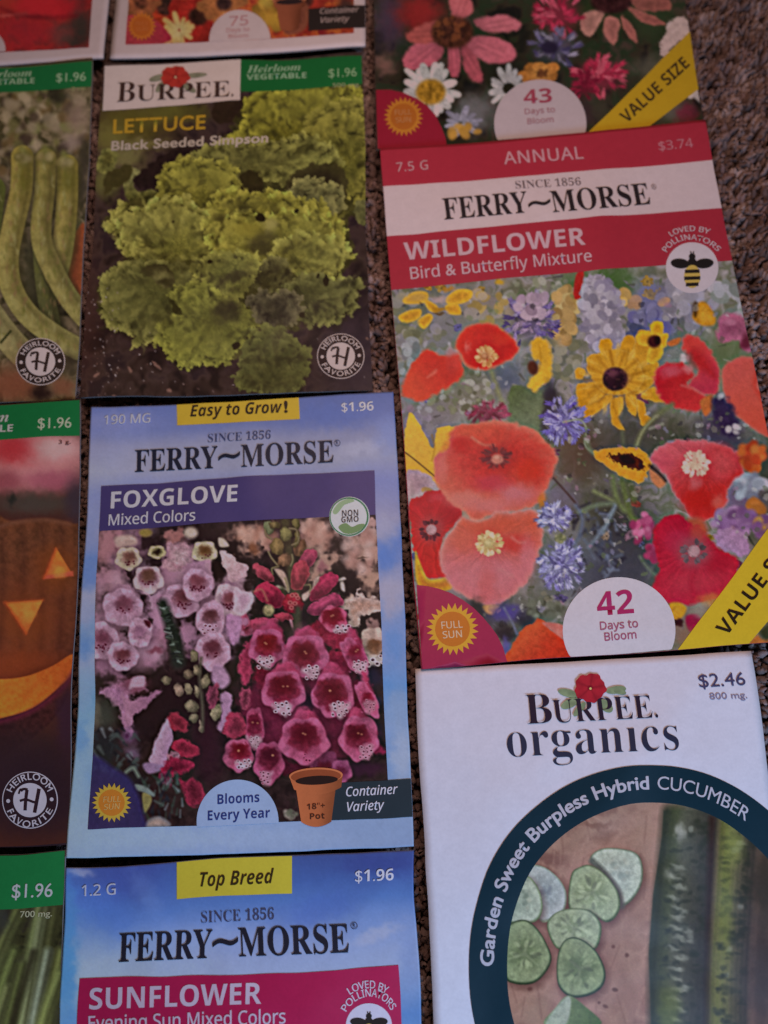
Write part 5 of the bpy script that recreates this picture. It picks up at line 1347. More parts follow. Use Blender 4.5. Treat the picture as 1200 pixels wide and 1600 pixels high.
# ================================================================== foxglove packet
def bell(z, cx, cy, rx, ry, c, lit, thr, rot=0, lobes=5, ph=0.3, tx=0, ty=0, tr=.55, tk=.9, spots=10, lip=None, lipc=(158, 124, 138), spotc=(70, 20, 36), seed=1, rimw=9, soft=4.5, stam=True, amp=.075, tube=0):
    """a foxglove bell seen into its mouth: ruffled lip, dark throat, spotted lower lip"""
    rr = np.random.default_rng(seed)
    th = np.radians(np.arange(0, 360, 12))
    r = 1+amp*np.sin(lobes*th+ph)+.03*np.sin(9*th+seed)
    q = math.radians(rot)
    x, y = rx*r*np.cos(th), ry*r*np.sin(th)
    o = np.stack([cx+x*math.cos(q)-y*math.sin(q), cy+x*math.sin(q)+y*math.cos(q)], -1)
    z.soft(cx+4, cy+12, rx*1.1, ry*1.1, (34, 20, 26), .45, wob=3)
    if tube:
        z.shape([(cx-rx*.9, cy), (cx-rx*.62, cy-ry*.8), (cx-rx*.1+tube*.6, cy-ry*1.38), (cx+rx*.45+tube*.5, cy-ry*1.2), (cx+rx*.9, cy-ry*.2), (cx, cy+ry*.3)], np.array(c)*.80, np.array(c)*1.08, g=(cx+rx, cy, cx-rx*.4, cy-ry), soft=7, wob=4, tex=.08); z.line([(cx-rx*.45, cy-ry*.8), (cx-rx*.15+tube*.5, cy-ry*1.25)], rx*.14, np.array(lit)*1.02, soft=rx*.16, alpha=.6)
    z.shape(o, c, lit, g=(cx+tx, cy+ty, max(rx, ry)*1.05), soft=soft, tex=.07, rim=(np.array(lit)*1.06, rimw), fold=(cx+tx, cy+ty, 5, .08))
    th2 = np.radians(np.arange(0, 360, 20)); r2_ = 1+.10*np.sin(lobes*th2+ph)+.05*rr.normal(size=18)
    t = np.stack([cx+tx+rx*tr*r2_*np.cos(th2), cy+ty+rx*tr*tk*r2_*np.sin(th2)], -1)
    z.shape(t, np.array(thr), np.array(c)*.86, g=(cx+tx, cy+ty-ry*.16, rx*tr*1.55), soft=7, wob=3, tex=.1, smooth=True)
    z.soft(cx+tx, cy+ty-ry*.14, rx*tr*.7, rx*tr*.5, np.array(thr)*.82, .7, wob=3)
    for i in range(lobes):                       # notches and shading between the lobes
        a_ = (math.pi*1.5-ph+2*math.pi*i)/lobes+q
        z.line([(cx+tx+rx*.7*math.cos(a_), cy+ty+ry*.7*math.sin(a_)), (cx+rx*.95*math.cos(a_), cy+ry*.95*math.sin(a_))], rx*.10, np.array(c)*.72, soft=rx*.12, alpha=.55)
        a2 = a_+math.pi/lobes*(.7+.6*rr.random())
        z.soft(cx+rx*.86*math.cos(a2), cy+ry*.86*math.sin(a2), rx*.16, rx*.09, np.array(lit)*(1.04+.12*rr.random()), .5, rot=math.degrees(a2)+90, wob=2)
    if stam and rx > 60:
        for i in range(2): z.ell(cx+tx+rr.normal(0, 10), cy+ty-ry*.12+rr.normal(0, 5), 6, 4, (160, 104, 84), soft=3, alpha=.8, tex=0)
    if lip:
        lx, ly, lrx, lry = lip
        z.shape([(lx-lrx, ly-lry*.6), (lx+lrx, ly-lry*.7), (lx+lrx*.8, ly+lry*.4), (lx+lrx*.1, ly+lry*1.15), (lx-lrx*.75, ly+lry*.35)], lipc, soft=6, wob=4, tex=.1, alpha=.85)
        pts = []
        for i in range(400):
            px, py = lx+rr.uniform(-1, 1)*lrx*.85, ly+rr.uniform(-.8, .85)*lry
            if all((px-a)**2+(py-b)**2 > (lrx*.46)**2 for a, b in pts): pts.append((px, py))
            if len(pts) >= spots: break
        for i, (px, py) in enumerate(pts):
            k_ = .6+.6*rr.random()
            z.ell(px, py, lrx*.25*k_, lrx*.19*k_, np.clip(np.array(lipc)*1.16, 0, 200), soft=2, tex=0, rot=rr.random()*90); z.ell(px, py, lrx*.14*k_, lrx*.11*k_, spotc, soft=2, tex=0)
    elif spots:
        for i in range(spots):
            a = rr.uniform(.15, .85)*math.pi; q2 = rr.uniform(.35, .95)
            z.ell(cx+tx+rx*tr*q2*math.cos(a), cy+ty+rx*tr*tk*(q2*math.sin(a))+4, 5, 4, spotc, soft=2.5, alpha=.85, tex=0)

def sky_print(cv, rows, seed, clouds):
    """printed sky: colour by packet height, with cloud banks"""
    ys = np.array([r[0] for r in rows], float); cs = np.array([r[1] for r in rows], float)
    vv = cv.v+.03*(fbm(cv.X/60, cv.Y/60, seed)-.5)
    cv.img = np.stack([np.interp(vv, ys, cs[:, i]) for i in range(3)], -1)
    for (x, y, rx, ry, c, a, rot) in clouds:
        cv.soft(x, y, rx, ry, c, a, rot=rot, wob=9)
    cv.grain(.012)

def fm_head(pk, e, py, since, f1, tl, f2, reg, hh, sh, tilh):
    ib = K((30, 30, 44), py)
    lettering(pk, e, 'brand_lettering', [dict(t='FERRY', style='serif', o=.02, p0=f1[0], p1=f1[1], h=hh), dict(t='~', style='serif', o=.06, p0=tl[0], p1=tl[1], h=tilh),
                                         dict(t='MORSE', style='serif', o=.02, p0=f2[0], p1=f2[1], h=hh)], ib, off=.22)
    lettering(pk, e, 'since_lettering', [dict(t='SINCE 1856', style='serif', o=-.07, p0=since[0], p1=since[1], h=sh)], K((52, 54, 84), py), off=.22)
    sh_ = Sheet(pk, 'registered_mark', .2)
    (x, y, r) = reg
    sh_.ring(ell_pts(x, y, r*.82, n=20), ell_pts(x, y, r, n=20), K((48, 50, 76), py), nr=1)
    o = sh_.build(e)
    lettering(pk, o, 'mark_lettering', [dict(t='R', o=.1, p0=(x-r*.35, y+r*.5), p1=(x+r*.4, y+r*.45), h=r*1.05)], K((48, 50, 76), py), off=.22)

def foxglove():
    pk = Packet([(145.7, 636), (614.7, 614), (647, 1322.6), (107, 1340)],
                'blue sky printed seed packet picturing pink and crimson foxgloves, with an easy to grow tab', zc=(1.6, 1.6, 1.2, 1.2), bulge=2.0, seed=7)
    bgc = Canvas(pk, None, 3.0)
    sky_print(bgc, [(0, (88, 96, 146)), (.06, (98, 104, 150)), (.10, (124, 122, 152)), (.16, (136, 134, 160)), (.22, (112, 116, 164)), (.30, (132, 128, 160)), (.36, (82, 106, 168)), (.46, (142, 138, 168)), (.52, (98, 124, 180)), (.60, (128, 134, 176)), (.68, (90, 128, 186)), (.76, (120, 142, 188)), (.84, (104, 132, 184)), (.92, (124, 144, 186)), (1, (118, 138, 184))], 4,
              [(180, 660, 60, 18, (112, 114, 156), .8, 0), (560, 700, 46, 10, (152, 148, 172), .8, -12), (240, 720, 50, 20, (134, 130, 152), .8, 0), (380, 705, 130, 24, (132, 130, 156), .7, 0), (520, 650, 70, 20, (86, 98, 156), .7, 0), (610, 680, 24, 30, (112, 122, 172), .7, 0),
               (600, 830, 20, 26, (142, 138, 166), .9, 0), (605, 870, 18, 24, (80, 108, 172), .9, 0), (612, 935, 20, 36, (146, 140, 166), .95, 0), (618, 1010, 20, 30, (92, 124, 182), .9, 0), (625, 1110, 20, 40, (120, 140, 180), .9, 0), (630, 1180, 20, 40, (148, 158, 188), .8, 0),
               (140, 830, 18, 40, (112, 118, 164), .9, 0), (137, 900, 18, 24, (84, 106, 164), .9, 0), (134, 960, 18, 30, (124, 128, 168), .9, 0), (130, 1010, 18, 24, (82, 112, 176), .9, 0), (128, 1080, 18, 30, (110, 132, 184), .9, 0), (124, 1150, 16, 26, (88, 122, 184), .9, 0), (120, 1230, 18, 40, (116, 140, 188), .9, 0),
               (370, 1310, 200, 18, (132, 150, 190), .8, 0), (590, 1300, 60, 16, (120, 140, 184), .8, 0)])
    pk.envelope(None, bgc)
    cv = Canvas(pk, [(155, 829), (587, 803.5), (609, 1276), (137.3, 1296)], 1.2, (40, 28, 32))
    z = cv
    cv.mottle([(32, 22, 24), (46, 32, 34), (38, 28, 28)], 20, seed=2)
    z.zoom(370, 800, 4.615)
    # peach blooms behind, right
    for (x, y, rx, ry, c) in [(140, 200, 170, 110, (156, 116, 106)), (560, 150, 110, 120, (158, 118, 108)), (640, 360, 110, 80, (152, 116, 106)), (830, 220, 110, 70, (160, 128, 124)), (930, 300, 110, 110, (160, 124, 114)), (960, 480, 90, 100, (154, 118, 106)), (930, 100, 90, 70, (156, 120, 118)), (880, 660, 170, 46, (158, 128, 118)), (980, 800, 60, 50, (130, 98, 96)), (560, 460, 70, 60, (146, 108, 100))]:
        z.soft(x, y, rx, ry, c, .95, wob=16, p=2)
    for (x, y, rx, ry) in [(130, 260, 40, 40), (310, 300, 30, 30), (720, 240, 60, 50), (760, 420, 60, 90), (840, 540, 80, 60), (690, 110, 30, 30), (930, 390, 36, 26), (740, 560, 40, 60), (0, 240, 40, 90), (100, 500, 70, 70), (900, 880, 60, 40), (150, 680, 60, 50), (940, 740, 60, 24)]:
        z.soft(x, y, rx, ry, (38, 27, 28), .9, wob=14, p=2)
    z.dots(560, 160, 120, 140, 34, (16, 34), [(168, 134, 126), (146, 104, 96), (134, 92, 82)], 3, soft=9, alpha=.6); z.dots(900, 260, 120, 170, 44, (16, 34), [(172, 142, 138), (150, 112, 104), (138, 98, 92)], 4, soft=9, alpha=.6); z.dots(130, 190, 140, 90, 26, (14, 30), [(168, 132, 122), (140, 98, 86)], 5, soft=9, alpha=.6)
    z.soft(120, 265, 34, 44, (112, 70, 52), .8); z.soft(620, 400, 40, 50, (126, 76, 84), .8); z.soft(900, 330, 40, 10, (84, 62, 56), .8)
    z.shape([(760, 640), (850, 610), (880, 545), (905, 610), (1050, 640), (1050, 720), (900, 750), (880, 830), (820, 830), (800, 720), (740, 690)], (162, 134, 130), (150, 114, 104), soft=5, wob=6, tex=.1)
    bell(z, 980, 940, 95, 110, (150, 118, 110), (166, 138, 132), (112, 74, 56), tx=10, ty=30, tr=.72, tk=.75, spots=12, lip=(980, 1070, 90, 40), lipc=(166, 146, 146), seed=5, stam=False)
    for (p, c) in [([(720, 490), (770, 470), (785, 485), (740, 500)], (160, 138, 134)), ([(745, 510), (770, 505), (780, 570), (755, 560)], (158, 136, 132)), ([(330, 560), (280, 545), (300, 530), (370, 560)], (150, 128, 120)), ([(270, 410), (340, 430), (380, 540), (370, 580), (330, 500)], (152, 124, 116)), ([(470, 600), (540, 550), (560, 480), (600, 470), (560, 560), (490, 640)], (158, 124, 120))]:
        z.shape(p, c, soft=5, tex=.08)
    # stem and buds
    z.line([(350, 80), (370, 260), (400, 460), (430, 620), (440, 820)], 70, (62, 54, 38), c2=(66, 58, 44), soft=7, taper=.8)
    z.line([(330, 560), (360, 640), (440, 690)], 40, (60, 50, 38), soft=8)
    for (x, y, rx, ry, rot, c) in [(235, 115, 36, 50, 10, (106, 104, 78)), (275, 90, 40, 26, 0, (100, 84, 58)), (430, 85, 30, 40, 0, (96, 84, 54)), (395, 140, 30, 36, 0, (58, 48, 34)), (350, 165, 40, 56, 5, (110, 100, 66)), (295, 255, 46, 66, -12, (112, 90, 60)), (455, 260, 46, 62, 12, (114, 78, 60)), (345, 350, 52, 50, 0, (122, 88, 68)), (430, 200, 20, 60, 10, (86, 74, 46))]:
        z.soft(x+5, y+10, rx*1.15, ry*1.15, (40, 28, 24), .6, wob=2)
        z.ell(x, y, rx, ry, c, c2=np.array(c)*.62, g=(x-rx*.3, y-ry*.3, ry*1.5), rot=rot, soft=4, wob=3, tex=.12)
        z.line([(x-rx*.2, y-ry*.7), (x-rx*.1, y), (x-rx*.2, y+ry*.7)], 6, np.array(c)*1.22, soft=5, alpha=.6)
    for p in [[(230, 290), (250, 330), (290, 380)], [(260, 450), (255, 410), (300, 395)], [(205, 130), (215, 170), (250, 195)], [(480, 530), (530, 530), (530, 580)], [(400, 240), (440, 220), (450, 180)], [(350, 480), (365, 530), (370, 570)], [(380, 120), (430, 130), (440, 180)], [(400, 310), (405, 350), (390, 390)]]:
        z.line(p, 10, (92, 78, 58), soft=4); z.line(np.array(p)+[-2, -3], 4, (130, 112, 88), soft=3, alpha=.7)
    # young crimson bells
    def bud(p, c, hi, shad=True):
        pc = np.array(p, float)
        z.shape(pc+[3, 10], (44, 24, 28), soft=10, alpha=.6)
        z.shape(pc, c, np.array(c)*.62, g=(pc[:, 0].mean()-10, pc[:, 1].min(), pc[:, 0].mean()+20, pc[:, 1].max()), soft=4, wob=3, tex=.12, rim=(np.array(c)*1.15, 5))
        z.line(hi, 9, np.array(c)*1.32, soft=8, alpha=.7)
    bud([(110, 380), (180, 385), (250, 430), (270, 500), (210, 500), (130, 450)], (134, 56, 70), [(130, 410), (190, 420), (240, 460)])
    bud([(460, 360), (480, 300), (540, 265), (580, 290), (560, 360), (520, 400)], (142, 60, 80), [(490, 340), (540, 290)])
    bud([(405, 400), (440, 360), (490, 355), (525, 420), (500, 500), (460, 560), (400, 540), (400, 460)], (136, 52, 64), [(430, 400), (440, 480)])
    bud([(170, 520), (230, 510), (290, 550), (340, 600), (330, 680), (270, 690), (200, 650), (120, 580)], (138, 40, 64), [(200, 540), (260, 590)])
    z.line([(120, 575), (180, 560), (220, 640)], 10, (150, 104, 84), soft=5, alpha=.7)
    bud([(530, 580), (600, 480), (650, 440), (720, 450), (730, 500), (680, 570), (600, 630), (540, 640)], (142, 44, 72), [(600, 520), (660, 470)])
    bud([(510, 700), (580, 640), (680, 590), (740, 600), (765, 660), (700, 700), (620, 740), (550, 740)], (148, 56, 86), [(560, 690), (690, 620)])
    z.ell(400, 660, 74, 76, (128, 34, 48), c2=(96, 22, 36), g=(380, 620, 110), soft=4, wob=4, tex=.15)
    for (x, y) in [(400, 600), (440, 620), (385, 655), (420, 660), (395, 690), (430, 600)]:
        z.ell(x, y, 17, 15, (150, 84, 84), soft=4, tex=0); z.ell(x, y, 9, 8, (110, 34, 44), soft=3, tex=0)
    z.ell(230, 710, 40, 44, (126, 108, 84), soft=6, tex=.15)
    bud([(270, 740), (330, 725), (390, 740), (395, 775), (300, 780)], (140, 52, 68), [(290, 750), (360, 745)])
    z.shape([(380, 780), (400, 785), (412, 860), (395, 840)], (160, 110, 122), soft=4)
    # tubes
    bud([(30, 880), (40, 780), (110, 770), (200, 765), (300, 775), (280, 830), (180, 850), (90, 890)], (146, 58, 82), [(60, 800), (200, 790)])
    bud([(20, 740), (50, 720), (90, 780), (60, 840)], (150, 66, 92), [(40, 750), (60, 800)])
    z.soft(330, 820, 60, 36, (50, 30, 34), .8); z.soft(480, 760, 50, 60, (36, 24, 28), .9); z.soft(400, 880, 80, 50, (50, 38, 36), .9); z.line([(440, 700), (440, 830)], 44, (58, 50, 42), soft=7)
    z.shape([(500, 850), (560, 800), (610, 780), (680, 860), (760, 870), (860, 890), (880, 960), (760, 970), (620, 950), (540, 900)], (118, 26, 48), (140, 44, 76), g=(560, 900, 860, 930), soft=5, wob=3, tex=.1)
    CR, LT, TH = (134, 48, 76), (150, 74, 106), (92, 24, 36)
    bell(z, 700, 770, 100, 92, (134, 32, 58), (160, 74, 102), (104, 22, 36), tx=-10, ty=-10, tr=.72, tk=.9, spots=8, lip=(760, 850, 64, 34), seed=21, rot=20)
    z.zoom(370, 1000, 4.286)
    rr_ = np.random.default_rng(77)
    # crimson tubes and shade between the bells
    for (p, c, c2) in [([(130, 180), (200, 200), (260, 240), (240, 330), (170, 330), (120, 260)], (104, 28, 46), (84, 22, 38)), ([(560, 160), (640, 80), (720, 90), (760, 190), (700, 260), (600, 240)], (126, 34, 58), (90, 22, 42)), ([(720, 380), (800, 280), (860, 330), (880, 440), (800, 520), (730, 540)], (110, 22, 46), (84, 18, 38)),
                       ([(30, 60), (90, 30), (100, 180), (60, 300), (20, 260)], (140, 52, 78), (120, 40, 64)), ([(60, 380), (180, 440), (300, 520), (290, 680), (180, 700), (80, 600)], (74, 24, 40), (62, 22, 36)), ([(420, 400), (520, 420), (700, 520), (690, 700), (560, 560)], (52, 26, 40), (44, 24, 38)),
                       ([(300, 800), (420, 830), (520, 830), (400, 900), (320, 900)], (72, 22, 38), (64, 22, 36)), ([(880, 700), (940, 690), (1010, 760), (920, 760)], (122, 34, 66), (110, 30, 60)), ([(580, -30), (760, -40), (840, 20), (720, 60), (620, 40)], (128, 36, 60), (110, 28, 50))]:
        z.shape(p, c, c2, soft=8, wob=5, tex=.12)
    for (x, y, r1, r2) in [(380, 230, 130, 120), (560, 290, 110, 110), (240, 480, 130, 120), (480, 480, 150, 120), (640, 560, 130, 110), (330, 640, 130, 140), (720, 300, 110, 120), (250, 720, 110, 120), (640, 720, 110, 110), (120, 420, 90, 130)]:
        z.soft(x, y, r1, r2, (98, 30, 54), .75, wob=14)
        for q_ in range(4):
            z.shape([(x+r1*(.5-rr_.random()), y-r2*.5), (x+r1*.5*rr_.random(), y-r2*.2), (x+r1*.3, y+r2*.5*rr_.random()), (x-r1*.4*rr_.random(), y+r2*.4), (x-r1*.5, y)], [(116, 38, 64), (82, 22, 42), (130, 48, 76), (70, 22, 38)][q_], soft=14, wob=8, alpha=.5)
    z.soft(900, 250, 80, 80, (38, 32, 50), .9); z.soft(930, 420, 50, 50, (42, 36, 54), .9); z.soft(920, 620, 60, 70, (40, 30, 46), .8); z.soft(560, 700, 60, 120, (48, 24, 40), .7); z.soft(860, 860, 140, 50, (52, 26, 44), .9); z.soft(480, 420, 60, 60, (42, 24, 36), .8)
    bell(z, 590, 830, 100, 90, (92, 34, 60), (112, 50, 80), (84, 24, 40), tx=0, ty=40, seed=22, spots=0, stam=False); bell(z, 700, 880, 70, 80, (104, 42, 74), (130, 66, 100), (96, 34, 60), seed=23, spots=0, stam=False)
    bell(z, 120, 590, 62, 140, (118, 38, 62), (140, 62, 92), (88, 22, 40), ty=-20, tr=.75, tk=1.6, spots=8, lip=(118, 680, 44, 52), seed=24)
    bell(z, 10, 770, 100, 110, (132, 46, 72), (156, 78, 108), (98, 22, 34), tx=10, ty=-20, tr=.7, spots=12, lip=(50, 830, 50, 30), seed=25)
    bell(z, 215, 820, 100, 140, (106, 36, 58), (140, 66, 98), (76, 22, 38), tx=5, ty=-30, tr=.72, tk=1.05, spots=9, lip=(195, 920, 44, 50), lipc=(140, 96, 116), seed=26)
    bell(z, 205, 50, 123, 127, CR, LT, (108, 26, 34), tube=44, ty=-15, tr=.68, tk=1.0, spots=9, lip=(190, 145, 52, 44), seed=27)
    bell(z, 460, 105, 154, 143, CR, LT, TH, tube=3, ty=-5, tx=-8, tr=0.7, tk=.85, spots=9, lip=(500, 215, 52, 50), seed=28)
    bell(z, 312, 345, 145, 143, CR, LT, TH, tube=26, ty=-20, tr=0.76, tk=.9, spots=8, lip=(308, 455, 62, 46), seed=29)
    bell(z, 645, 365, 141, 149, CR, LT, TH, tube=-26, ty=-5, tx=-15, tr=0.76, tk=1.0, spots=11, lip=(690, 462, 56, 54), seed=30, rot=12)
    bell(z, 450, 672, 165, 153, CR, LT, (86, 20, 34), tube=4, ty=-25, tr=.66, tk=.9, spots=4, lip=(470, 795, 44, 40), lipc=(140, 66, 96), seed=31)
    bell(z, 820, 655, 130, 149, CR, LT, (84, 20, 34), tube=-54, ty=-10, tx=-12, tr=.66, tk=1.0, spots=10, lip=(862, 745, 46, 56), lipc=(150, 100, 120), seed=32, rot=10)
    bell(z, 790, 110, 68, 140, CR, LT, (110, 26, 46), tube=-49, rot=-32, ty=-20, tr=.7, tk=1.4, spots=11, lip=(825, 180, 48, 44), seed=33)
    bell(z, 875, 400, 55, 136, CR, LT, (112, 26, 48), tube=-63, rot=-28, tr=.7, tk=1.5, spots=9, lip=(890, 440, 36, 46), lipc=(150, 96, 116), seed=34, stam=False)
    z.dots(360, 1165, 40, 26, 16, (8, 18), [(110, 100, 96), (80, 78, 70), (60, 48, 50)], 3, soft=4)
    # pale bells at the left
    z.zoom(140, 800, 4.615)
    PK, PL, PT = (150, 108, 130), (160, 122, 144), (104, 58, 68)
    for (x, y, rx, ry, c) in [(130, 240, 130, 150, (146, 100, 108)), (150, 480, 130, 110, (148, 104, 118)), (120, 800, 130, 150, (144, 100, 122)), (640, 420, 150, 200, (150, 112, 128)), (620, 180, 80, 60, (138, 92, 92)), (480, 760, 110, 160, (146, 106, 132)), (420, 980, 160, 130, (140, 98, 124)), (900, 900, 160, 160, (146, 108, 136)), (1050, 560, 120, 150, (154, 120, 134)), (700, 900, 70, 140, (142, 102, 126)), (140, 1060, 160, 150, (140, 98, 122)), (1060, 800, 70, 80, (150, 100, 128))]:
        z.soft(x, y, rx, ry, c, .95, wob=14, p=2)
    z.dots(350, 620, 330, 480, 60, (26, 60), [(158, 122, 142), (144, 104, 124), (164, 132, 150), (138, 96, 114)], 4, soft=18, alpha=.5)
    for (x, y, rx, ry) in [(430, 210, 90, 70), (490, 360, 60, 60), (840, 150, 110, 60), (1000, 240, 130, 60), (320, 460, 36, 50), (400, 640, 44, 66), (300, 830, 36, 50), (290, 900, 40, 36), (750, 740, 76, 50), (880, 610, 40, 26), (920, 420, 46, 84), (800, 880, 26, 60), (1060, 1010, 50, 40), (620, 1020, 80, 90), (1150, 500, 50, 60), (410, 800, 40, 40)]:
        z.soft(x, y, rx, ry, (40, 27, 28), .92, wob=12, p=2)
    z.ell(405, 150, 46, 30, (120, 100, 60), soft=7); z.shape([(190, 180), (310, 170), (340, 230), (230, 260), (190, 240)], (156, 128, 124), soft=8); z.ell(730, 150, 50, 40, (158, 138, 130), soft=9)
    z.shape([(570, 220), (650, 230), (740, 240), (760, 330), (700, 420), (560, 420), (520, 400), (560, 320)], (148, 110, 122), (160, 128, 136), soft=6, wob=4, tex=.1); z.line([(600, 370), (640, 400), (740, 390)], 8, (130, 84, 98), soft=6, alpha=.7)
    for a in [dict(cx=280, cy=335, rx=92, ry=82, c=(152, 126, 118), lit=(166, 150, 130), thr=(108, 72, 66), tx=6, tr=.62, spots=10, seed=1), dict(cx=486, cy=290, rx=62, ry=46, c=(150, 138, 104), lit=(166, 152, 116), thr=(48, 34, 26), tr=.74, tk=.55, spots=0, seed=2, stam=False),
              dict(cx=830, cy=290, rx=90, ry=80, c=(154, 136, 116), lit=(168, 154, 128), thr=(98, 66, 44), ty=-5, tr=.64, spots=4, seed=3), dict(cx=425, cy=490, rx=108, ry=100, c=PK, lit=(172, 146, 150), thr=(96, 64, 58), ty=-20, tr=.66, spots=8, seed=4)]:
        a.setdefault('stam', False); bell(z, **a)
    z.shape([(345, 560), (450, 600), (540, 560), (560, 640), (520, 700), (440, 700), (430, 620)], (152, 118, 138), (140, 100, 122), soft=7, wob=3)
    z.shape([(760, 380), (860, 340), (880, 420), (870, 500), (720, 480)], (150, 112, 128), (162, 130, 140), soft=6, wob=3)
    PB = [dict(cx=660, cy=640, rx=112, ry=104, c=PK, lit=PL, thr=PT, tx=10, ty=-15, tr=.58, tk=1.0, spots=16, seed=5), dict(cx=780, cy=525, rx=112, ry=112, c=PK, lit=PL, thr=(120, 66, 80), ty=-12, tr=.6, tk=.95, spots=22, seed=6), dict(cx=1005, cy=640, rx=92, ry=100, c=PK, lit=(172, 144, 154), thr=(120, 68, 78), tr=.62, tk=1.0, spots=18, seed=7),
              dict(cx=240, cy=690, rx=122, ry=118, c=PK, lit=PL, thr=(112, 64, 80), tx=12, ty=-15, tr=.54, tk=.8, spots=8, seed=8), dict(cx=875, cy=775, rx=104, ry=128, c=PK, lit=PL, thr=(92, 52, 60), ty=-15, tr=.64, tk=.75, spots=10, lip=(868, 845, 60, 36), lipc=PL, spotc=(96, 44, 56), seed=9),
              dict(cx=890, cy=1005, rx=112, ry=112, c=PK, lit=PL, thr=(98, 50, 64), ty=-15, tr=.62, tk=.9, spots=8, seed=10), dict(cx=90, cy=930, rx=100, ry=120, c=PK, lit=PL, thr=(112, 62, 80), tr=.6, tk=1.3, spots=16, seed=11), dict(cx=240, cy=1040, rx=112, ry=100, c=PK, lit=PL, thr=(104, 56, 66), ty=0, tr=.58, spots=14, seed=12),
              dict(cx=365, cy=870, rx=78, ry=88, c=PK, lit=PL, thr=(140, 96, 122), tr=.6, spots=0, seed=13)]
    for a in PB:
        a.setdefault('stam', False)
        x, y, r1, r2 = a['cx'], a['cy'], a['rx'], a['ry']
        z.shape([(x-r1*.75, y-r2*1.15), (x+r1*.1, y-r2*1.5), (x+r1*.75, y-r2*1.0), (x+r1*1.0, y+r2*.1), (x, y+r2*.5), (x-r1*1.0, y+r2*.1)], (142, 102, 122), (154, 116, 136), g=(x-r1, y, x+r1, y), soft=10, wob=5, tex=.05)
    for a in PB:
        a['rx'] *= 1.1+.1*((a['seed']*7) % 3-1); a['ry'] *= 1.14+.1*((a['seed']*5) % 3-1); a['amp'] = .05; a['rot'] = ((a['seed']*37) % 50)-25; a['lobes'] = 3+a['seed'] % 3; a['ph'] = a['seed']*1.3; a['rimw'] = 10; a['soft'] = 5
        bell(z, **a)
        z.soft(a['cx']-a['rx']*.5, a['cy']+a['ry']*.62, 26, 16, (168, 140, 154), .5); z.soft(a['cx']+a['rx']*.6, a['cy']+a['ry']*.4, 20, 26, (140, 98, 120), .5)
    z.shape([(395, 780), (440, 790), (435, 835), (405, 815)], (74, 34, 46), soft=5); z.soft(470, 1000, 60, 24, (104, 54, 70), .8)
    z.shape([(945, 280), (990, 290), (1080, 350), (1145, 395), (1130, 450), (1090, 480), (1010, 500), (980, 420), (950, 350)], (164, 138, 142), (156, 122, 132), g=(960, 300, 1080, 480), soft=4, wob=3, tex=.08)
    z.shape([(930, 190), (970, 195), (1005, 245), (940, 250)], (160, 142, 130), soft=5); z.shape([(1050, 560), (1180, 590), (1170, 680), (1090, 750), (1040, 680)], (168, 142, 156), (154, 120, 140), soft=6, wob=3)
    z.shape([(985, 740), (1095, 770), (1085, 840), (1040, 960), (1000, 900)], (152, 108, 140), soft=7, wob=3)
    # dark leafy spike between them
    rr = np.random.default_rng(6)
    z.line([(530, 660), (570, 780), (610, 900), (640, 1080)], 70, (38, 38, 36), soft=10, taper=1.5)
    for i in range(46):
        t = rr.random(); x, y = 530+110*t, 680+400*t
        a = rr.uniform(-2.6, -.4) if rr.random() < .6 else rr.uniform(0, 3.1); L = 26+34*rr.random()
        c = [(44, 46, 40), (60, 64, 58), (96, 104, 100), (34, 32, 34), (126, 128, 128)][rr.choice(5, p=[.3, .25, .15, .2, .1])]
        s_ = rr.choice([-1, 1])
        z.line([(x, y), (x+s_*L*.7, y-L*.4+30*t)], 15, c, soft=4, taper=.2)
    # lower left: hanging pale bells, dark leaves
    z.zoom(130, 1020, 4.615)
    z.soft(600, 400, 260, 200, (38, 24, 28), .92, p=2); z.soft(420, 560, 90, 90, (36, 24, 28), .9); z.soft(900, 700, 130, 260, (46, 22, 32), .85); z.soft(110, 210, 40, 50, (40, 30, 28), .8)
    z.shape([(110, 290), (200, 230), (330, 200), (440, 180), (460, 260), (350, 300), (330, 420), (360, 560), (310, 580), (270, 440), (180, 330)], (138, 96, 122), (128, 88, 116), soft=8, wob=5, tex=.1)
    z.soft(370, 230, 110, 60, (96, 52, 66), .8); z.shape([(330, 260), (360, 180), (440, 170), (440, 240), (370, 250)], (154, 120, 140), soft=6)
    z.shape([(270, 290), (330, 330), (420, 320), (540, 270), (560, 280), (440, 400), (360, 460), (350, 520), (300, 540), (300, 420)], (140, 98, 122), (122, 82, 108), g=(300, 320, 500, 300), soft=6, wob=4)
    z.soft(330, 600, 60, 70, (96, 68, 98), .8); z.soft(350, 720, 60, 50, (92, 74, 96), .8); z.ell(315, 600, 14, 18, (70, 40, 66), soft=5)
    # big hanging bell
    z.shape([(600, 480), (630, 500), (650, 620), (620, 700), (590, 820), (480, 810), (500, 700), (540, 590)], (152, 120, 142), (136, 100, 128), g=(520, 640, 640, 680), soft=5, wob=2, tex=.06); z.shape([(430, 810), (480, 790), (590, 820), (560, 850), (470, 870)], (118, 92, 120), soft=6)
    bud2 = lambda p, c: z.shape(p, c, np.array(c)*.7, soft=6, wob=4, tex=.12)
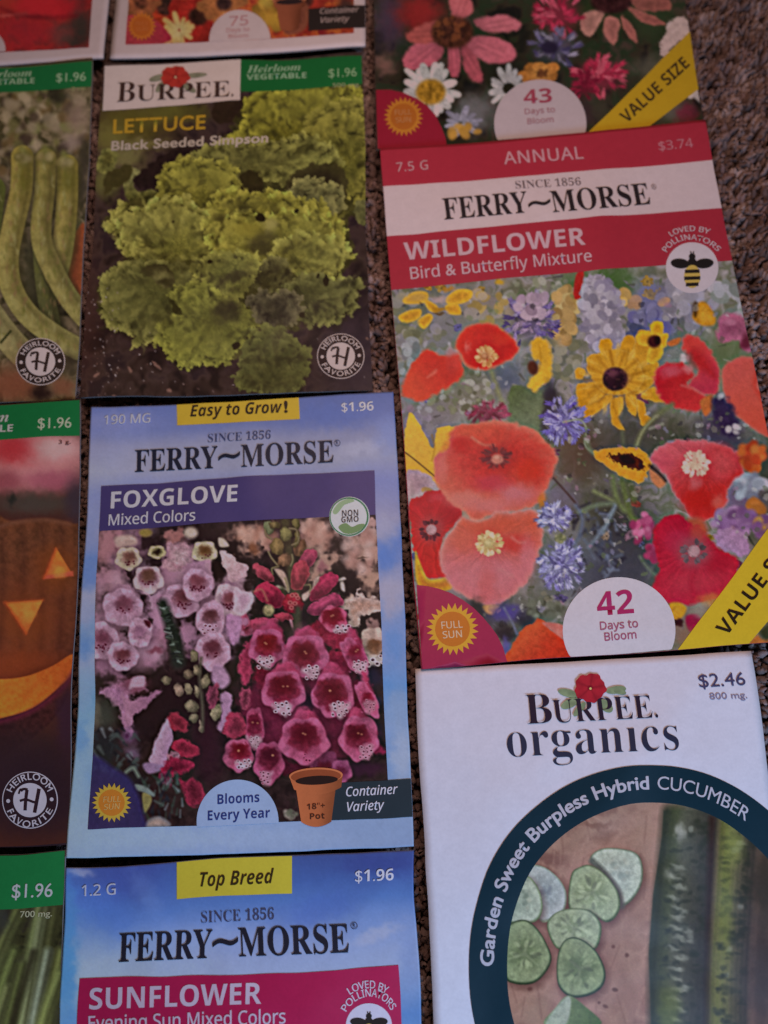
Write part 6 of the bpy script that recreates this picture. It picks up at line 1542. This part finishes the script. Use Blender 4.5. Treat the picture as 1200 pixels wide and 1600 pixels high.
    bud2([(605, 450), (680, 440), (760, 500), (740, 560), (660, 560), (620, 510)], (122, 42, 58)); bud2([(640, 660), (720, 620), (800, 660), (830, 720), (760, 760), (690, 740)], (132, 40, 62)); bud2([(600, 740), (660, 715), (700, 750), (640, 780)], (150, 96, 116)); bud2([(560, 830), (640, 760), (760, 780), (800, 820), (700, 880), (580, 900)], (120, 34, 58)); bud2([(680, 900), (740, 920), (800, 900), (870, 1000), (860, 1080), (770, 1110), (730, 1000)], (112, 36, 56)); bud2([(540, 880), (600, 860), (640, 950), (590, 960)], (110, 40, 66))
    # seed-like buds in the middle
    for (x, y, rx, ry, rot) in [(690, 270, 34, 50, -20), (765, 155, 40, 36, 0), (820, 130, 30, 40, 10), (780, 390, 54, 46, 20), (880, 210, 34, 56, 12), (760, 260, 28, 46, -20), (820, 280, 20, 50, -10), (800, 470, 40, 34, 0), (850, 530, 16, 44, -10), (600, 200, 40, 30, 20), (800, 20, 26, 44, 0), (960, 430, 44, 60, 20)]:
        c = np.array([(118, 104, 88), (104, 88, 76), (128, 106, 96), (126, 84, 86)][int(x) % 4])*(1.0 if x < 940 else 1.05)
        z.soft(x+6, y+10, rx*1.3, ry*1.2, (38, 26, 28), .7); z.ell(x, y, rx, ry, c, c2=c*.55, g=(x-8, y-10, ry*1.5), rot=rot, soft=4, wob=3, tex=.12)
    z.line([(850, 40), (840, 200), (860, 380), (860, 560)], 20, (74, 66, 58), soft=6)
    z.shape([(990, 310), (1040, 280), (1080, 320), (1060, 440), (1010, 550), (970, 540), (1000, 440)], (134, 98, 124), soft=6, wob=3); z.shape([(940, 90), (1010, 100), (1060, 200), (1000, 260), (930, 200)], (140, 106, 132), soft=8); bud2([(900, 260), (970, 230), (980, 330), (930, 400), (890, 340)], (116, 56, 76)); bud2([(1010, 560), (1060, 430), (1140, 440), (1180, 560), (1100, 620)], (128, 46, 68)); bud2([(1130, 300), (1200, 250), (1200, 400), (1150, 400)], (130, 56, 78))
    # dark leaves bottom left
    z.soft(150, 450, 100, 120, (56, 58, 52), .8); z.soft(90, 430, 40, 120, (104, 96, 84), .5)
    z.soft(150, 700, 120, 150, (34, 34, 38), .92, p=2); z.soft(330, 950, 120, 120, (36, 32, 40), .85)
    for i in range(40):
        x, y = rr.random()*330+60, rr.random()*330+540
        L = 30+50*rr.random(); a = rr.uniform(-1.2, 1.2)+(math.pi if rr.random() < .5 else 0)
        z.line([(x, y), (x+L*math.cos(a)*.6, y+L*.5+L*.3*math.sin(a))], 24*rr.random()+10, [(38, 40, 44), (58, 62, 64), (90, 92, 98), (30, 28, 34)][rr.choice(4, p=[.35, .3, .15, .2])], soft=5, taper=.3, alpha=.85)
    for i in range(44):
        x, y = rr.random()*330+440, rr.random()*330+880
        L = 30+40*rr.random()
        if x > 700 and y < 1100: continue
        z.line([(x, y), (x+rr.normal(0, 24), y-L*.9)], 18*rr.random()+8, [(48, 54, 52), (66, 74, 74), (34, 34, 42), (92, 96, 104)][rr.choice(4, p=[.35, .25, .3, .1])], soft=5, taper=.3, alpha=.85)
    z.shape([(430, 1010), (480, 1010), (495, 1070), (450, 1150), (430, 1100)], (104, 96, 66), soft=5); z.shape([(375, 950), (440, 960), (510, 1010), (505, 1035), (450, 1010), (390, 990)], (92, 98, 98), soft=5); z.line([(310, 860), (360, 830), (400, 890)], 24, (84, 90, 86), soft=5)
    z.shape([(450, 1230), (490, 1190), (560, 1180), (630, 1230), (600, 1260), (460, 1260)], (92, 86, 92), (128, 110, 108), soft=6)
    # navy corner behind the sun
    z.zoom(0, 0, 1)
    z.shape([(130, 1180), (150, 1180), (176, 1198), (200, 1214), (214, 1236), (222, 1262), (222, 1300), (130, 1300)], (46, 40, 84), soft=8, alpha=.8, tex=.03)
    cv.crisp(.8); cv.grain(.025)
    cv.build(off=.08)
    e = pk.e
    tab = Sheet(pk, 'top_tab', .14).quad([(276.4, 629.5), (467, 621), (468.6, 655), (277, 665)], K((172, 138, 46), 645)).build(e)
    lettering(pk, tab, 'tab_lettering', [dict(t='Easy to Grow', style='bolditalic', p0=(297.4, 651.5), p1=(441, 645), h=18), dict(t='!', style='bolditalic', o=.3, p0=(444, 645), p1=(450, 644.6), h=18)], K((40, 30, 26), 645))
    wt = K((164, 158, 180), 655)
    lettering(pk, e, 'weight_lettering', [dict(t='190 MG', style='sans', o=.08, p0=(163, 664), p1=(235, 660.5), h=14)], wt, off=.22)
    lettering(pk, e, 'price_lettering', [dict(t='$1.96', style='bold', o=-.05, p0=(534, 643.6), p1=(584, 641.8), h=14)], K((172, 166, 190), 645), off=.22)
    fm_head(pk, e, 710, ((325, 691.5), (423, 685.8)), ((211, 738), (340, 731.5)), ((341, 732), (375, 726)), ((377, 730), (521.5, 722.5)), (527, 692.5, 5), 34, 12.5, 40)
    tb = Sheet(pk, 'title_band', .14).quad([(158.3, 759.6), (585.3, 735.3), (587, 804.4), (155, 830)], K((61, 50, 92), 780), n=40).build(e)
    tx = K((168, 160, 188), 790)
    lettering(pk, tb, 'title_lettering', [dict(t='FOXGLOVE', style='bold', p0=(173.3, 795), p1=(370.6, 783.6), h=26)], tx)
    lettering(pk, tb, 'variety_lettering', [dict(t='Mixed Colors', style='sans', o=.1, p0=(170, 821.5), p1=(305.3, 813.5), h=17)], tx)
    g = Sheet(pk, 'guarantee_badge', .2)
    cx, cy = 546, 807.5
    g.disc((cx, cy), ell_pts(cx, cy, 31.5, 31), K((166, 162, 168), cy)).ring(ell_pts(cx-1, cy, 28.3, 28), ell_pts(cx-.5, cy, 30.6, 30.2), K((42, 92, 62), cy), lift=.02, nr=1)
    for (p, c) in [([(cx-17, cy+16), (cx-6, cy+10), (cx+4, cy+16), (cx+14, cy+12), (cx+24, cy+12), (cx+16, cy+22), (cx+2, cy+27), (cx-10, cy+25)], (92, 112, 76)), ([(cx-26, cy-8), (cx-16, cy-22), (cx, cy-28), (cx+8, cy-24), (cx-6, cy-20), (cx-20, cy-4)], (120, 136, 108))]:
        g.disc(tuple(np.mean(p, 0)), smooth_closed(p), K(c, cy), lift=.03)
    g = g.build(e)
    lettering(pk, g, 'badge_lettering', [dict(t='NON', style='bold', p0=(534.5, 807.5), p1=(560, 806), h=9.5), dict(t='GMO', style='bold', p0=(533.5, 817), p1=(560.5, 815.5), h=9)], K((38, 32, 40), cy), off=.28)
    sun_badge(pk, e, 175, 1254, 31, [dict(t='FULL', style='sans', o=.1, p0=(162, 1253.5), p1=(189, 1252), h=9), dict(t='SUN', style='sans', o=.1, p0=(163, 1265), p1=(187, 1263.5), h=9)], (180, 138, 58), (166, 104, 42), (186, 140, 92), n=22)
    b = Sheet(pk, 'bloom_badge', .17)
    o = ell_pts(371.5, 1284, 64, 66, n=80)
    b.disc((371.5, 1278), np.stack([o[:, 0], np.minimum(o[:, 1], 1292-(o[:, 0]-307)*.05)], -1), K((128, 146, 188), 1270))
    b = b.build(e)
    lettering(pk, b, 'bloom_lettering', [dict(t='Blooms', style='bold', o=-.02, p0=(340.3, 1256.4), p1=(405.7, 1252.7), h=15), dict(t='Every Year', style='bold', o=-.02, p0=(325, 1281.6), p1=(422, 1277), h=15)], K((36, 46, 104), 1265))
    cb = Sheet(pk, 'container_tab', .16).quad([(519, 1223), (646, 1216.5), (645, 1276), (518, 1281.5)], K((34, 42, 52), 1250)).build(e)
    lettering(pk, cb, 'tab_lettering', [dict(t='Container', style='italic', o=.1, p0=(541, 1244), p1=(621.7, 1239.6), h=14.5), dict(t='Variety', style='italic', o=.1, p0=(542.5, 1267.6), p1=(600.7, 1264), h=14.5)], K((176, 180, 190), 1255), off=.3)
    pot_print(pk, e, lambda x, y: (370+x/4.286, 1000+y/4.286), 1245, [dict(t='18"+', style='bold', o=0, p0=(479.7, 1264.8), p1=(508, 1262.5), h=9), dict(t='Pot', style='bold', o=0, p0=(484.5, 1279.7), p1=(507.5, 1278.5), h=9)])
    return pk

def pot_print(pk, e, f, py, words, clay=(150, 84, 56), k=1):
    """the little terracotta pot printed at the foot of a packet"""
    p = Sheet(pk, 'pot_print', .24)
    def q(x0, x1, x2, x3, y0, y1, y2, y3, n=14, m=8, lift=0, c=clay, lo=.62, bow=0):
        # four corners; bow bends the horizontal edges downwards; clay tone turns darker to the right
        a, b = np.meshgrid(np.linspace(0, 1, n), np.linspace(0, 1, m))
        X = (x0*(1-a)+x1*a)*(1-b)+(x3*(1-a)+x2*a)*b
        Y = (y0*(1-a)+y1*a)*(1-b)+(y3*(1-a)+y2*a)*b+bow*4*a*(1-a)
        px, py_ = f(X, Y)
        u, v = pk.uv(px, py_)
        idx = np.arange(n*m).reshape(m, n)
        F = np.stack([idx[:-1, :-1], idx[1:, :-1], idx[1:, 1:], idx[:-1, 1:]], -1).reshape(-1, 4)
        t = a.ravel()[:, None]
        tone = 1.08-.16*t-(1-lo)*sst(.45, 1.0, t)+.06*(vnoise(X.ravel()/30, Y.ravel()/30, 3)-.5)[:, None]
        p.add((pk.xyz(u, v, p.off+lift).reshape(-1, 3), F), K(clay, py)*tone)
    q(392, 668, 634, 432, 960, 950, 1215, 1218, lift=0, bow=34, m=12)
    q(352, 710, 700, 384, 912, 905, 985, 1000, lift=.02, bow=42, c=clay)
    E_ = lambda cx, cy, rx, ry, rot=0: np.stack(f(*ell_pts(cx, cy, rx, ry, rot=rot, n=36).T), -1)
    p.disc(f(531, 908), E_(531, 908, 180, 54, -2), K((168, 96, 66), py), lift=.04)
    p.disc(f(531, 913), E_(531, 913, 168, 47, -2), K((118, 60, 40), py), lift=.05)
    p.disc(f(536, 930), E_(536, 938, 142, 30, -3), K((36, 24, 24), py), lift=.06)
    o = p.build(e)
    if words: lettering(pk, o, 'pot_lettering', words, K((58, 34, 28), py), off=.36)
    return o

def sunflower():
    pk = Packet([(101, 1356), (647.5, 1327.5), (668, 2072), (86, 2100)],
                'blue sky printed seed packet with a yellow top breed tab and magenta sunflower band', zc=(1.1, 1.1, 1, 1), bulge=2.0, seed=8)
    bgc = Canvas(pk, None, 3.0)
    sky_print(bgc, [(0, (58, 76, 140)), (.05, (62, 88, 158)), (.10, (74, 106, 176)), (.16, (106, 130, 190)), (.21, (128, 146, 196)), (.25, (132, 150, 196)), (.29, (112, 140, 196)), (.36, (80, 120, 190)), (.45, (100, 140, 200)), (.7, (120, 150, 200)), (1, (120, 150, 200))], 6,
              [(124, 1362, 22, 8, (132, 138, 172), .8, 10), (200, 1360, 50, 60, (54, 66, 138), .6, 30), (108, 1420, 16, 60, (68, 112, 186), .8, 0), (104, 1520, 18, 80, (60, 116, 196), .85, 0), (600, 1350, 70, 20, (52, 62, 132), .7, 0), (590, 1462, 44, 9, (142, 152, 192), .8, -22), (500, 1420, 70, 26, (70, 96, 176), .6, -20), (170, 1430, 50, 34, (66, 100, 178), .6, 40), (360, 1470, 140, 24, (124, 142, 196), .6, 0), (640, 1500, 18, 60, (110, 132, 190), .7, 0), (230, 1400, 16, 50, (92, 118, 182), .35, -30)])
    pk.envelope(None, bgc)
    e = pk.e
    tab = Sheet(pk, 'top_tab', .14).quad([(276.5, 1346), (456.5, 1337), (456.5, 1396), (276.5, 1405)], K((170, 152, 54), 1370)).build(e)
    lettering(pk, tab, 'tab_lettering', [dict(t='Top Breed', style='bolditalic', o=-.04, p0=(312.5, 1385), p1=(427.5, 1379.5), h=22)], K((44, 36, 24), 1380))
    lettering(pk, e, 'weight_lettering', [dict(t='1.2 G', style='sans', o=.1, p0=(128.5, 1400), p1=(181.5, 1397), h=17)], K((150, 160, 200), 1395), off=.22)
    lettering(pk, e, 'price_lettering', [dict(t='$1.96', style='bold', o=-.05, p0=(555, 1377.5), p1=(615, 1375), h=18)], K((168, 176, 208), 1370), off=.22)
    fm_head(pk, e, 1470, ((315, 1441.5), (428.5, 1436)), ((186, 1502.5), (331, 1496)), ((332, 1494), (372, 1489)), ((374, 1494), (546, 1487.5)), (553.5, 1446, 5.5), 44, 17, 50)
    tb = Sheet(pk, 'title_band', .14).quad([(125, 1528.5), (622.5, 1507.5), (629, 1660), (120, 1676)], K((134, 26, 70), 1550), n=40, m=14).build(e)
    tx = K((156, 150, 184), 1570)
    lettering(pk, tb, 'title_lettering', [dict(t='SUNFLOWER', style='bold', p0=(140, 1576.5), p1=(408.5, 1567.5), h=33)], tx)
    lettering(pk, tb, 'variety_lettering', [dict(t='Evening Sun Mixed Colors', style='sans', o=.1, p0=(139, 1609), p1=(446.5, 1598), h=22)], tx)
    cx, cy = 576.5, 1602
    arc = lambda a, k: (cx+35*k*math.cos(math.radians(a)), cy-35*k*math.sin(math.radians(a)))
    bee_badge(pk, e, cx, cy, 36, [dict(t='LOVED BY', style='sans', o=.08, arc=(cx, cy), p0=arc(121, 1.62), p1=arc(62, 1.62), h=10), dict(t='POLLINATORS', style='sans', o=.08, arc=(cx, cy), p0=arc(148, 1.19), p1=arc(35, 1.19), h=10)], (160, 160, 194))
    return pk

# ================================================================== organics packet
def organics():
    pk = Packet([(647, 1045), (1171, 1020), (1291, 1765), (690, 1795)],
                'white organics seed packet picturing sliced cucumbers inside a dark green ring', zc=(1.0, 1.2, 1, 1), bulge=1.6, seed=9)
    pk.envelope(WHITE_INK*1.02)
    e = pk.e
    mm = lambda p: np.array(pk.mmuv(*p))
    A, B, D = mm((733.3, 1485)), mm((1029.6, 1196)), mm((798.6, 1298.6))
    # circle through three points of the ring's outer edge
    M = np.array([[2*(B-A)[0], 2*(B-A)[1]], [2*(D-A)[0], 2*(D-A)[1]]]); r_ = np.array([B@B-A@A, D@D-A@A])
    cc = np.linalg.solve(M, r_); Ro = np.hypot(*(A-cc)); Ri = np.hypot(*(mm((1027, 1254))-cc))
    tt = np.radians(np.arange(0, 360, 2.5))
    def circ(R):
        return [pk.px((cc[0]+R*math.cos(t))/pk.w, -(cc[1]+R*math.sin(t))/pk.h) for t in tt]
    inn, out = np.array(circ(Ri)), np.array(circ(Ro))
    cpx = np.array(pk.px(cc[0]/pk.w, -cc[1]/pk.h))
    # picture inside
    x0, y0 = inn.min(0)-3
    cv = Canvas(pk, [(x0-26, y0-6), (1185, y0-22), (1262, 1640), (x0-16, 1660)], 1.3, (132, 104, 100))
    U, V = cv.u*pk.w-cc[0], -cv.v*pk.h-cc[1]
    cv.alpha = np.hypot(U, V) < (Ri+Ro)/2
    z = cv.zoom(640, 1280, 2.143)
    cv.mottle([(118, 90, 86), (134, 106, 100), (146, 118, 112), (126, 98, 92)], 40, seed=5)
    for (x, y, rx, ry, c, rot) in [(600, 40, 160, 24, (142, 116, 108), -30), (470, 130, 60, 20, (104, 74, 72), 10), (620, 20, 60, 12, (110, 80, 74), 0), (700, 400, 60, 160, (138, 110, 106), 10), (780, 120, 50, 120, (142, 116, 108), 10), (430, 650, 60, 60, (140, 116, 106), -40), (740, 600, 80, 60, (132, 102, 98), 0)]:
        z.soft(x, y, rx, ry, c, .7, rot=rot, wob=8)
    rr = np.random.default_rng(3)
    for i in range(60):
        x, y = 330+rr.random()*480, rr.random()*680-10
        z.line([(x, y), (x+20*rr.normal(), y+50+50*rr.random())], 3+3*rr.random(), (108, 80, 76) if i % 2 else (150, 122, 114), soft=4, alpha=.35)
    z.dots(580, 500, 220, 180, 14, (3, 7), [(84, 56, 52)], 4, soft=3, alpha=.7)
    z.line([(1015, -10), (1010, 60)], 30, (132, 98, 84), soft=8)
    def slice_(p, rim, fl, core, cx, cy, sh=(8, 12), seed=1, seeds=True):
        pc = np.array(p, float)
        z.shape(pc+[sh[0], sh[1]], (70, 46, 42), soft=16, alpha=.65, tex=0)
        z.shape(pc, rim, soft=3, tex=.1); c = pc.mean(0)
        z.shape(c+(pc-c)*.945+[-1, -2], core, fl, g=(cx, cy, np.hypot(*(pc-c).T).max()*.8), soft=5, tex=.07)
        r2 = np.random.default_rng(seed)
        if seeds:
            for k in range(3):
                a = k*2.1+seed; z.soft(cx+30*math.cos(a), cy+30*math.sin(a), 28, 20, np.array(core)*.9, .6, rot=math.degrees(a), wob=3); z.line([(cx+10*math.cos(a), cy+10*math.sin(a)), (cx+58*math.cos(a), cy+58*math.sin(a))], 4, np.array(fl)*1.1, soft=4, alpha=.6)
            for i in range(22):
                a = r2.random()*6.28; q = .42+.12*r2.normal()
                x, y = cx+(pc[:, 0].max()-c[0])*q*math.cos(a), cy+(pc[:, 1].max()-c[1])*q*math.sin(a)
                z.ell(x, y, 12, 6, np.array(fl)*(1.14 if i % 3 else .70), rot=math.degrees(a), soft=3, alpha=.6, tex=0)
            for k in range(3):
                a = k*2.1+seed
                z.line([(cx, cy), (cx+34*math.cos(a), cy+34*math.sin(a))], 8, np.array(fl)*.86, soft=7, alpha=.5)
    W1, W2_ = (154, 162, 168), (134, 142, 142)
    slice_([(390, 190), (400, 155), (450, 160), (500, 200), (525, 250), (515, 310), (470, 340), (430, 330)], (112, 124, 108), W1, (130, 140, 148), 450, 245, seed=2, seeds=False)
    z.dots(455, 240, 24, 20, 6, (4, 8), [(118, 126, 140)], 3, soft=4, alpha=.6)
    slice_([(320, 260), (350, 200), (395, 190), (430, 230), (445, 290), (430, 335), (390, 350), (330, 340)], (90, 106, 80), (150, 162, 154), (136, 150, 142), 375, 275, seed=3, seeds=False); z.dots(370, 275, 34, 34, 12, (5, 9), [(146, 152, 142), (112, 126, 118)], 6, soft=4, alpha=.6)
    slice_([(605, 130), (640, 100), (700, 98), (760, 115), (780, 160), (775, 220), (740, 275), (700, 290), (680, 230), (640, 170)], (90, 98, 82), (160, 170, 164), (150, 160, 158), 705, 175, seed=4, seeds=False); z.dots(705, 170, 40, 40, 14, (5, 9), [(156, 162, 156), (130, 142, 140)], 7, soft=4, alpha=.6)
    z.line([(612, 140), (660, 190), (695, 240), (708, 290)], 22, (92, 96, 92), soft=6)
    slice_([(540, 190), (570, 160), (610, 155), (660, 190), (700, 250), (700, 310), (660, 345), (600, 310), (535, 300)], (72, 84, 60), (138, 150, 128), (120, 134, 106), 612, 245, seed=5)
    slice_([(460, 360), (480, 320), (530, 300), (600, 305), (640, 350), (635, 410), (610, 440), (540, 430), (490, 430)], (72, 86, 62), (138, 150, 130), (120, 134, 108), 550, 365, seed=6)
    slice_([(325, 380), (345, 345), (390, 338), (430, 370), (460, 420), (475, 470), (450, 520), (410, 550), (350, 550), (320, 520)], (50, 62, 42), (124, 138, 112), (100, 116, 88), 385, 450, seed=7)
    slice_([(500, 440), (520, 405), (550, 395), (590, 410), (630, 450), (655, 510), (645, 560), (600, 590), (540, 595), (500, 560), (492, 500)], (48, 60, 42), (120, 134, 108), (96, 112, 84), 570, 500, seed=8)
    z.shape([(455, 690), (490, 630), (530, 590), (580, 620), (640, 690)], (106, 122, 94), (80, 96, 62), g=(480, 660, 620, 660), soft=4); z.shape([(455, 690), (490, 630), (530, 592), (540, 620), (520, 690)], (140, 150, 140), soft=5)
    # whole cucumbers
    z.shape([(850, -30), (1000, -30), (1005, 100), (1000, 400), (1000, 720), (810, 720), (800, 450), (815, 250), (845, 60)], (62, 66, 58), soft=4, smooth=False)
    def cuke(xl, xr, top, bot, cols, seed):
        """long ridged fruit: colour bands across, bumps along"""
        r2 = np.random.default_rng(seed)
        n = len(cols)
        for i, c in enumerate(cols):
            t = (i+.5)/n; w_ = (xr-xl)/n
            x = xl+(xr-xl)*t
            z.line([(x+(top[0]), -30), (x+(top[0]+bot[0])*.4, 250), (x+bot[0]*.8, 500), (x+bot[0], 720)], w_*1.5, c, soft=w_*.9)
        for i in range(110):
            t = r2.random(); y = r2.random()*720
            x = xl+(xr-xl)*(.12+.76*t)+top[0]*(1-y/700)+bot[0]*y/700
            z.soft(x, y, 8+10*r2.random(), 6+7*r2.random(), (128, 134, 130) if r2.random() < .28 and .25 < t < .7 else (40, 44, 36), .5, wob=3)
    cuke(815, 1000, (38, 0), (-8, 0), [(44, 46, 34), (54, 58, 42), (64, 70, 50), (72, 76, 62), (76, 78, 70), (70, 72, 64), (64, 64, 58), (58, 58, 54), (54, 53, 50), (48, 46, 45)], 4)
    z.soft(905, 40, 18, 30, (140, 144, 142), .8); z.soft(880, 180, 30, 20, (132, 136, 132), .6)
    for y in range(160, 680, 34):
        z.soft(895+10*math.sin(y), y, 22, 9, (136, 142, 136), .55, rot=20); z.soft(900+14*math.sin(y*.7), y+16, 16, 8, (46, 50, 42), .6)
    z.soft(870, 640, 40, 90, (84, 96, 44), .7)
    z.line([(1012, 0), (1004, 300), (998, 720)], 20, (46, 34, 30), soft=10)
    cuke(1025, 1150, (18, 0), (-20, 0), [(72, 76, 42), (88, 94, 50), (94, 100, 60), (88, 92, 62), (76, 78, 58), (66, 66, 54), (58, 57, 48), (52, 50, 46)], 9)
    z.soft(1060, 300, 22, 180, (100, 110, 52), .5); z.soft(1085, 90, 34, 60, (124, 134, 76), .6); z.soft(1180, 500, 60, 260, (48, 40, 40), .9); z.soft(1190, 200, 50, 160, (44, 40, 34), .9)
    cv.crisp(.5); cv.grain(.025)
    cv.build(off=.08)
    rg = Sheet(pk, 'ring_band', .16).ring(inn, out, K((16, 40, 58), 1400), nr=5).build(e)
    base = lambda p, k: pk.px(*(lambda q: (q[0]/pk.w, -q[1]/pk.h))(cc+(mm(p)-cc)/np.hypot(*(mm(p)-cc))*(Ri+k*(Ro-Ri))))
    hm = (Ro-Ri)*.34
    lettering(pk, rg, 'ring_lettering', [dict(t='Garden Sweet Burpless Hybrid', style='plain', o=.24, arc=tuple(cpx), p0=base((764, 1509), .36), p1=base((1014, 1233), .36), h=hm, mm=True),
                                         dict(t='CUCUMBER', style='plain', o=.03, arc=tuple(cpx), p0=base((1027, 1235), .36), p1=base((1165, 1281), .36), h=hm*1.02, mm=True)], K((158, 164, 196), 1350))
    nv = K((38, 28, 46), 1110)
    lettering(pk, e, 'brand_lettering', [
        dict(t='B', style='serif', o=-.10, p0=(823.5, 1131.5), p1=(863, 1129.5), h=45),
        dict(t='URPEE', style='serif', o=-.10, p0=(866, 1129.3), p1=(1020, 1121.5), h=35), dict(t='.', style='serif', o=-.05, p0=(1023.5, 1121), p1=(1028, 1120.8), h=35)], nv, off=.40)
    lettering(pk, e, 'line_lettering', [dict(t='organics', style='serif', o=-.11, p0=(794, 1183), p1=(1061.4, 1171.7), h=37, xh=True, nodot=True, track=1.03)], K((40, 42, 66), 1170), off=.2)
    rosette(pk, e, 921.4, 1074.7, 24, [(887, 1083, 16, 6, 14), (890, 1099, 15, 7, -25), (962, 1078, 16, 6, -8), (946, 1103, 13, 8, 40), (905, 1108, 14, 5, 130), (968, 1081, 10, 4, 10)], (150, 32, 48), (104, 20, 34), (108, 122, 100))
    lettering(pk, e, 'price_lettering', [dict(t='$2.46', o=.03, p0=(1092.6, 1074.2), p1=(1165, 1070.3), h=20)], K((60, 54, 88), 1065), off=.2)
    lettering(pk, e, 'weight_lettering', [dict(t='800 mg.', o=.05, p0=(1109, 1093.2), p1=(1167.5, 1091), h=10)], K((112, 104, 138), 1088), off=.2)
    return pk

# ================================================================== the two packets cut by the top edge
def top_left():
    pk = Packet([(-160, -330), (203, -352), (162, 94), (-232, 113)],
                'white bordered seed packet picturing bright red blooms, in the top left corner', zc=(1.3, 1.3, 1.2, 1.2), bulge=1.8, seed=10)
    pk.envelope(WHITE_INK*.97)
    cv = Canvas(pk, [(-30, -60), (148, -68), (139, 74.5), (-36, 83)], 1.5, (96, 26, 26))
    z = cv.zoom(0, 0, 2)
    cv.mottle([(52, 30, 26), (96, 24, 24), (120, 28, 26), (74, 30, 26)], 22, seed=3)
    z.soft(20, 10, 70, 40, (120, 34, 28), .9); z.soft(150, 20, 110, 36, (136, 26, 30), 1, p=3); z.soft(210, 20, 40, 30, (124, 24, 28), .9); z.soft(255, 90, 40, 70, (46, 34, 30), .95); z.soft(190, 110, 40, 40, (72, 44, 40), .8); z.soft(80, 100, 90, 60, (116, 26, 30), .9); z.soft(110, 52, 40, 8, (92, 20, 24), .8); z.soft(30, 48, 50, 6, (140, 58, 52), .6)
    z.line([(-10, 20), (60, 48), (140, 56), (240, 50)], 8, (88, 18, 22), soft=8, alpha=.7); z.soft(230, -40, 60, 40, (50, 34, 28), .9)
    cv.crisp(.5); cv.grain(.03); cv.build(off=.08)
    b = Sheet(pk, 'days_badge', .17)
    o = ell_pts(-32, 78, 41, 34, n=50)
    b.disc((-32, 74), np.stack([o[:, 0], np.minimum(o[:, 1], 81)], -1), WHITE_INK*.95)
    b.build(pk.e)
    return pk

def top_mid():
    pk = Packet([(206, -352), (566, -372), (571.5, 75), (173, 94)],
                'white bordered seed packet picturing red and orange blooms, with a pale 75 days badge', zc=(1.3, 1.3, 1.2, 1.2), bulge=1.8, seed=11)
    pk.envelope(WHITE_INK*.97)
    cv = Canvas(pk, [(203, -60), (553, -76), (553, 52), (196, 70)], 1.5, (120, 46, 30))
    z = cv.zoom(0, 0, 2)
    cv.mottle([(96, 36, 26), (132, 44, 28), (150, 70, 34), (110, 30, 28)], 18, seed=6)
    for (x, y, r, c, cc, sd) in [(520, 30, 90, (140, 44, 28), (58, 30, 24), 1), (620, 60, 90, (136, 36, 28), (60, 30, 22), 2), (700, 20, 70, (150, 84, 48), (60, 34, 28), 3), (850, 30, 70, (150, 96, 40), (90, 44, 24), 4), (440, 20, 60, (136, 70, 44), (80, 40, 28), 5), (950, 10, 80, (132, 40, 30), (64, 30, 24), 6)]:
        daisy_petals(z, x, y, 12, r, 11, c, np.array(c)*.8, r*.5, seed=sd, soft=5); z.ell(x, y-8, r*.36, r*.32, cc, soft=8, tex=.2)
    daisy_petals(z, 560, 95, 8, 50, 12, (156, 126, 84), (160, 118, 70), 18, seed=8, soft=5); z.soft(850, 50, 40, 40, (152, 108, 40), .7); z.soft(835, 10, 26, 20, (150, 118, 50), .7); z.soft(1080, 20, 30, 30, (60, 34, 30), .9)
    z.shape([(390, 60), (430, 48), (480, 60), (515, 90), (530, 130), (390, 146)], (126, 38, 44), soft=4)
    z.shape([(880, 20), (960, 15), (955, 90), (890, 105)], (112, 56, 40), (90, 44, 34), soft=6)
    cv.crisp(.5); cv.grain(.03); cv.build(off=.08)
    e = pk.e
    sun_badge(pk, e, 222, 42, 23, [dict(t='FULL', style='sans', o=.1, p0=(212, 41), p1=(232, 40), h=6), dict(t='SUN', style='sans', o=.1, p0=(213, 50), p1=(231, 49), h=6)], (160, 84, 32), (148, 70, 28), (154, 84, 44), n=20)
    b = Sheet(pk, 'days_badge', .17)
    o = ell_pts(375, 64, 48, 48, n=70)
    b.disc((375, 55), np.stack([o[:, 0], np.minimum(o[:, 1], 66-(o[:, 0]-327)*.05)], -1), WHITE_INK*.95)
    b = b.build(e)
    lettering(pk, b, 'days_lettering', [dict(t='75', style='sans', o=.1, p0=(358, 42), p1=(388, 40), h=15), dict(t='Days to', style='sans', o=.1, p0=(354, 51.5), p1=(390, 49.5), h=6), dict(t='Bloom', style='sans', o=.1, p0=(357, 61), p1=(388, 59.5), h=6)], K((142, 92, 92), 45))
    cb = Sheet(pk, 'container_tab', .16).quad([(482, 14), (570.5, 9), (571, 44), (482, 49)], K((36, 26, 24), 30)).build(e)
    lettering(pk, cb, 'tab_lettering', [dict(t='Container', style='italic', o=.1, p0=(500, 23), p1=(561, 20), h=8.5), dict(t='Variety', style='italic', o=.1, p0=(501, 37), p1=(546, 34.5), h=8.5)], K((136, 108, 102), 30), off=.3)
    pot_print(pk, e, lambda x, y: (452+(x-531)/6.8, 22+(y-1060)/6.8), 30, None, clay=(112, 56, 38))
    return pk

PACKETS = [top_left(), top_mid(), coneflowers(), beans(), lettuce(), pumpkin(), stems(), organics(), foxglove(), sunflower(), wildflower()]
carpet(PACKETS)
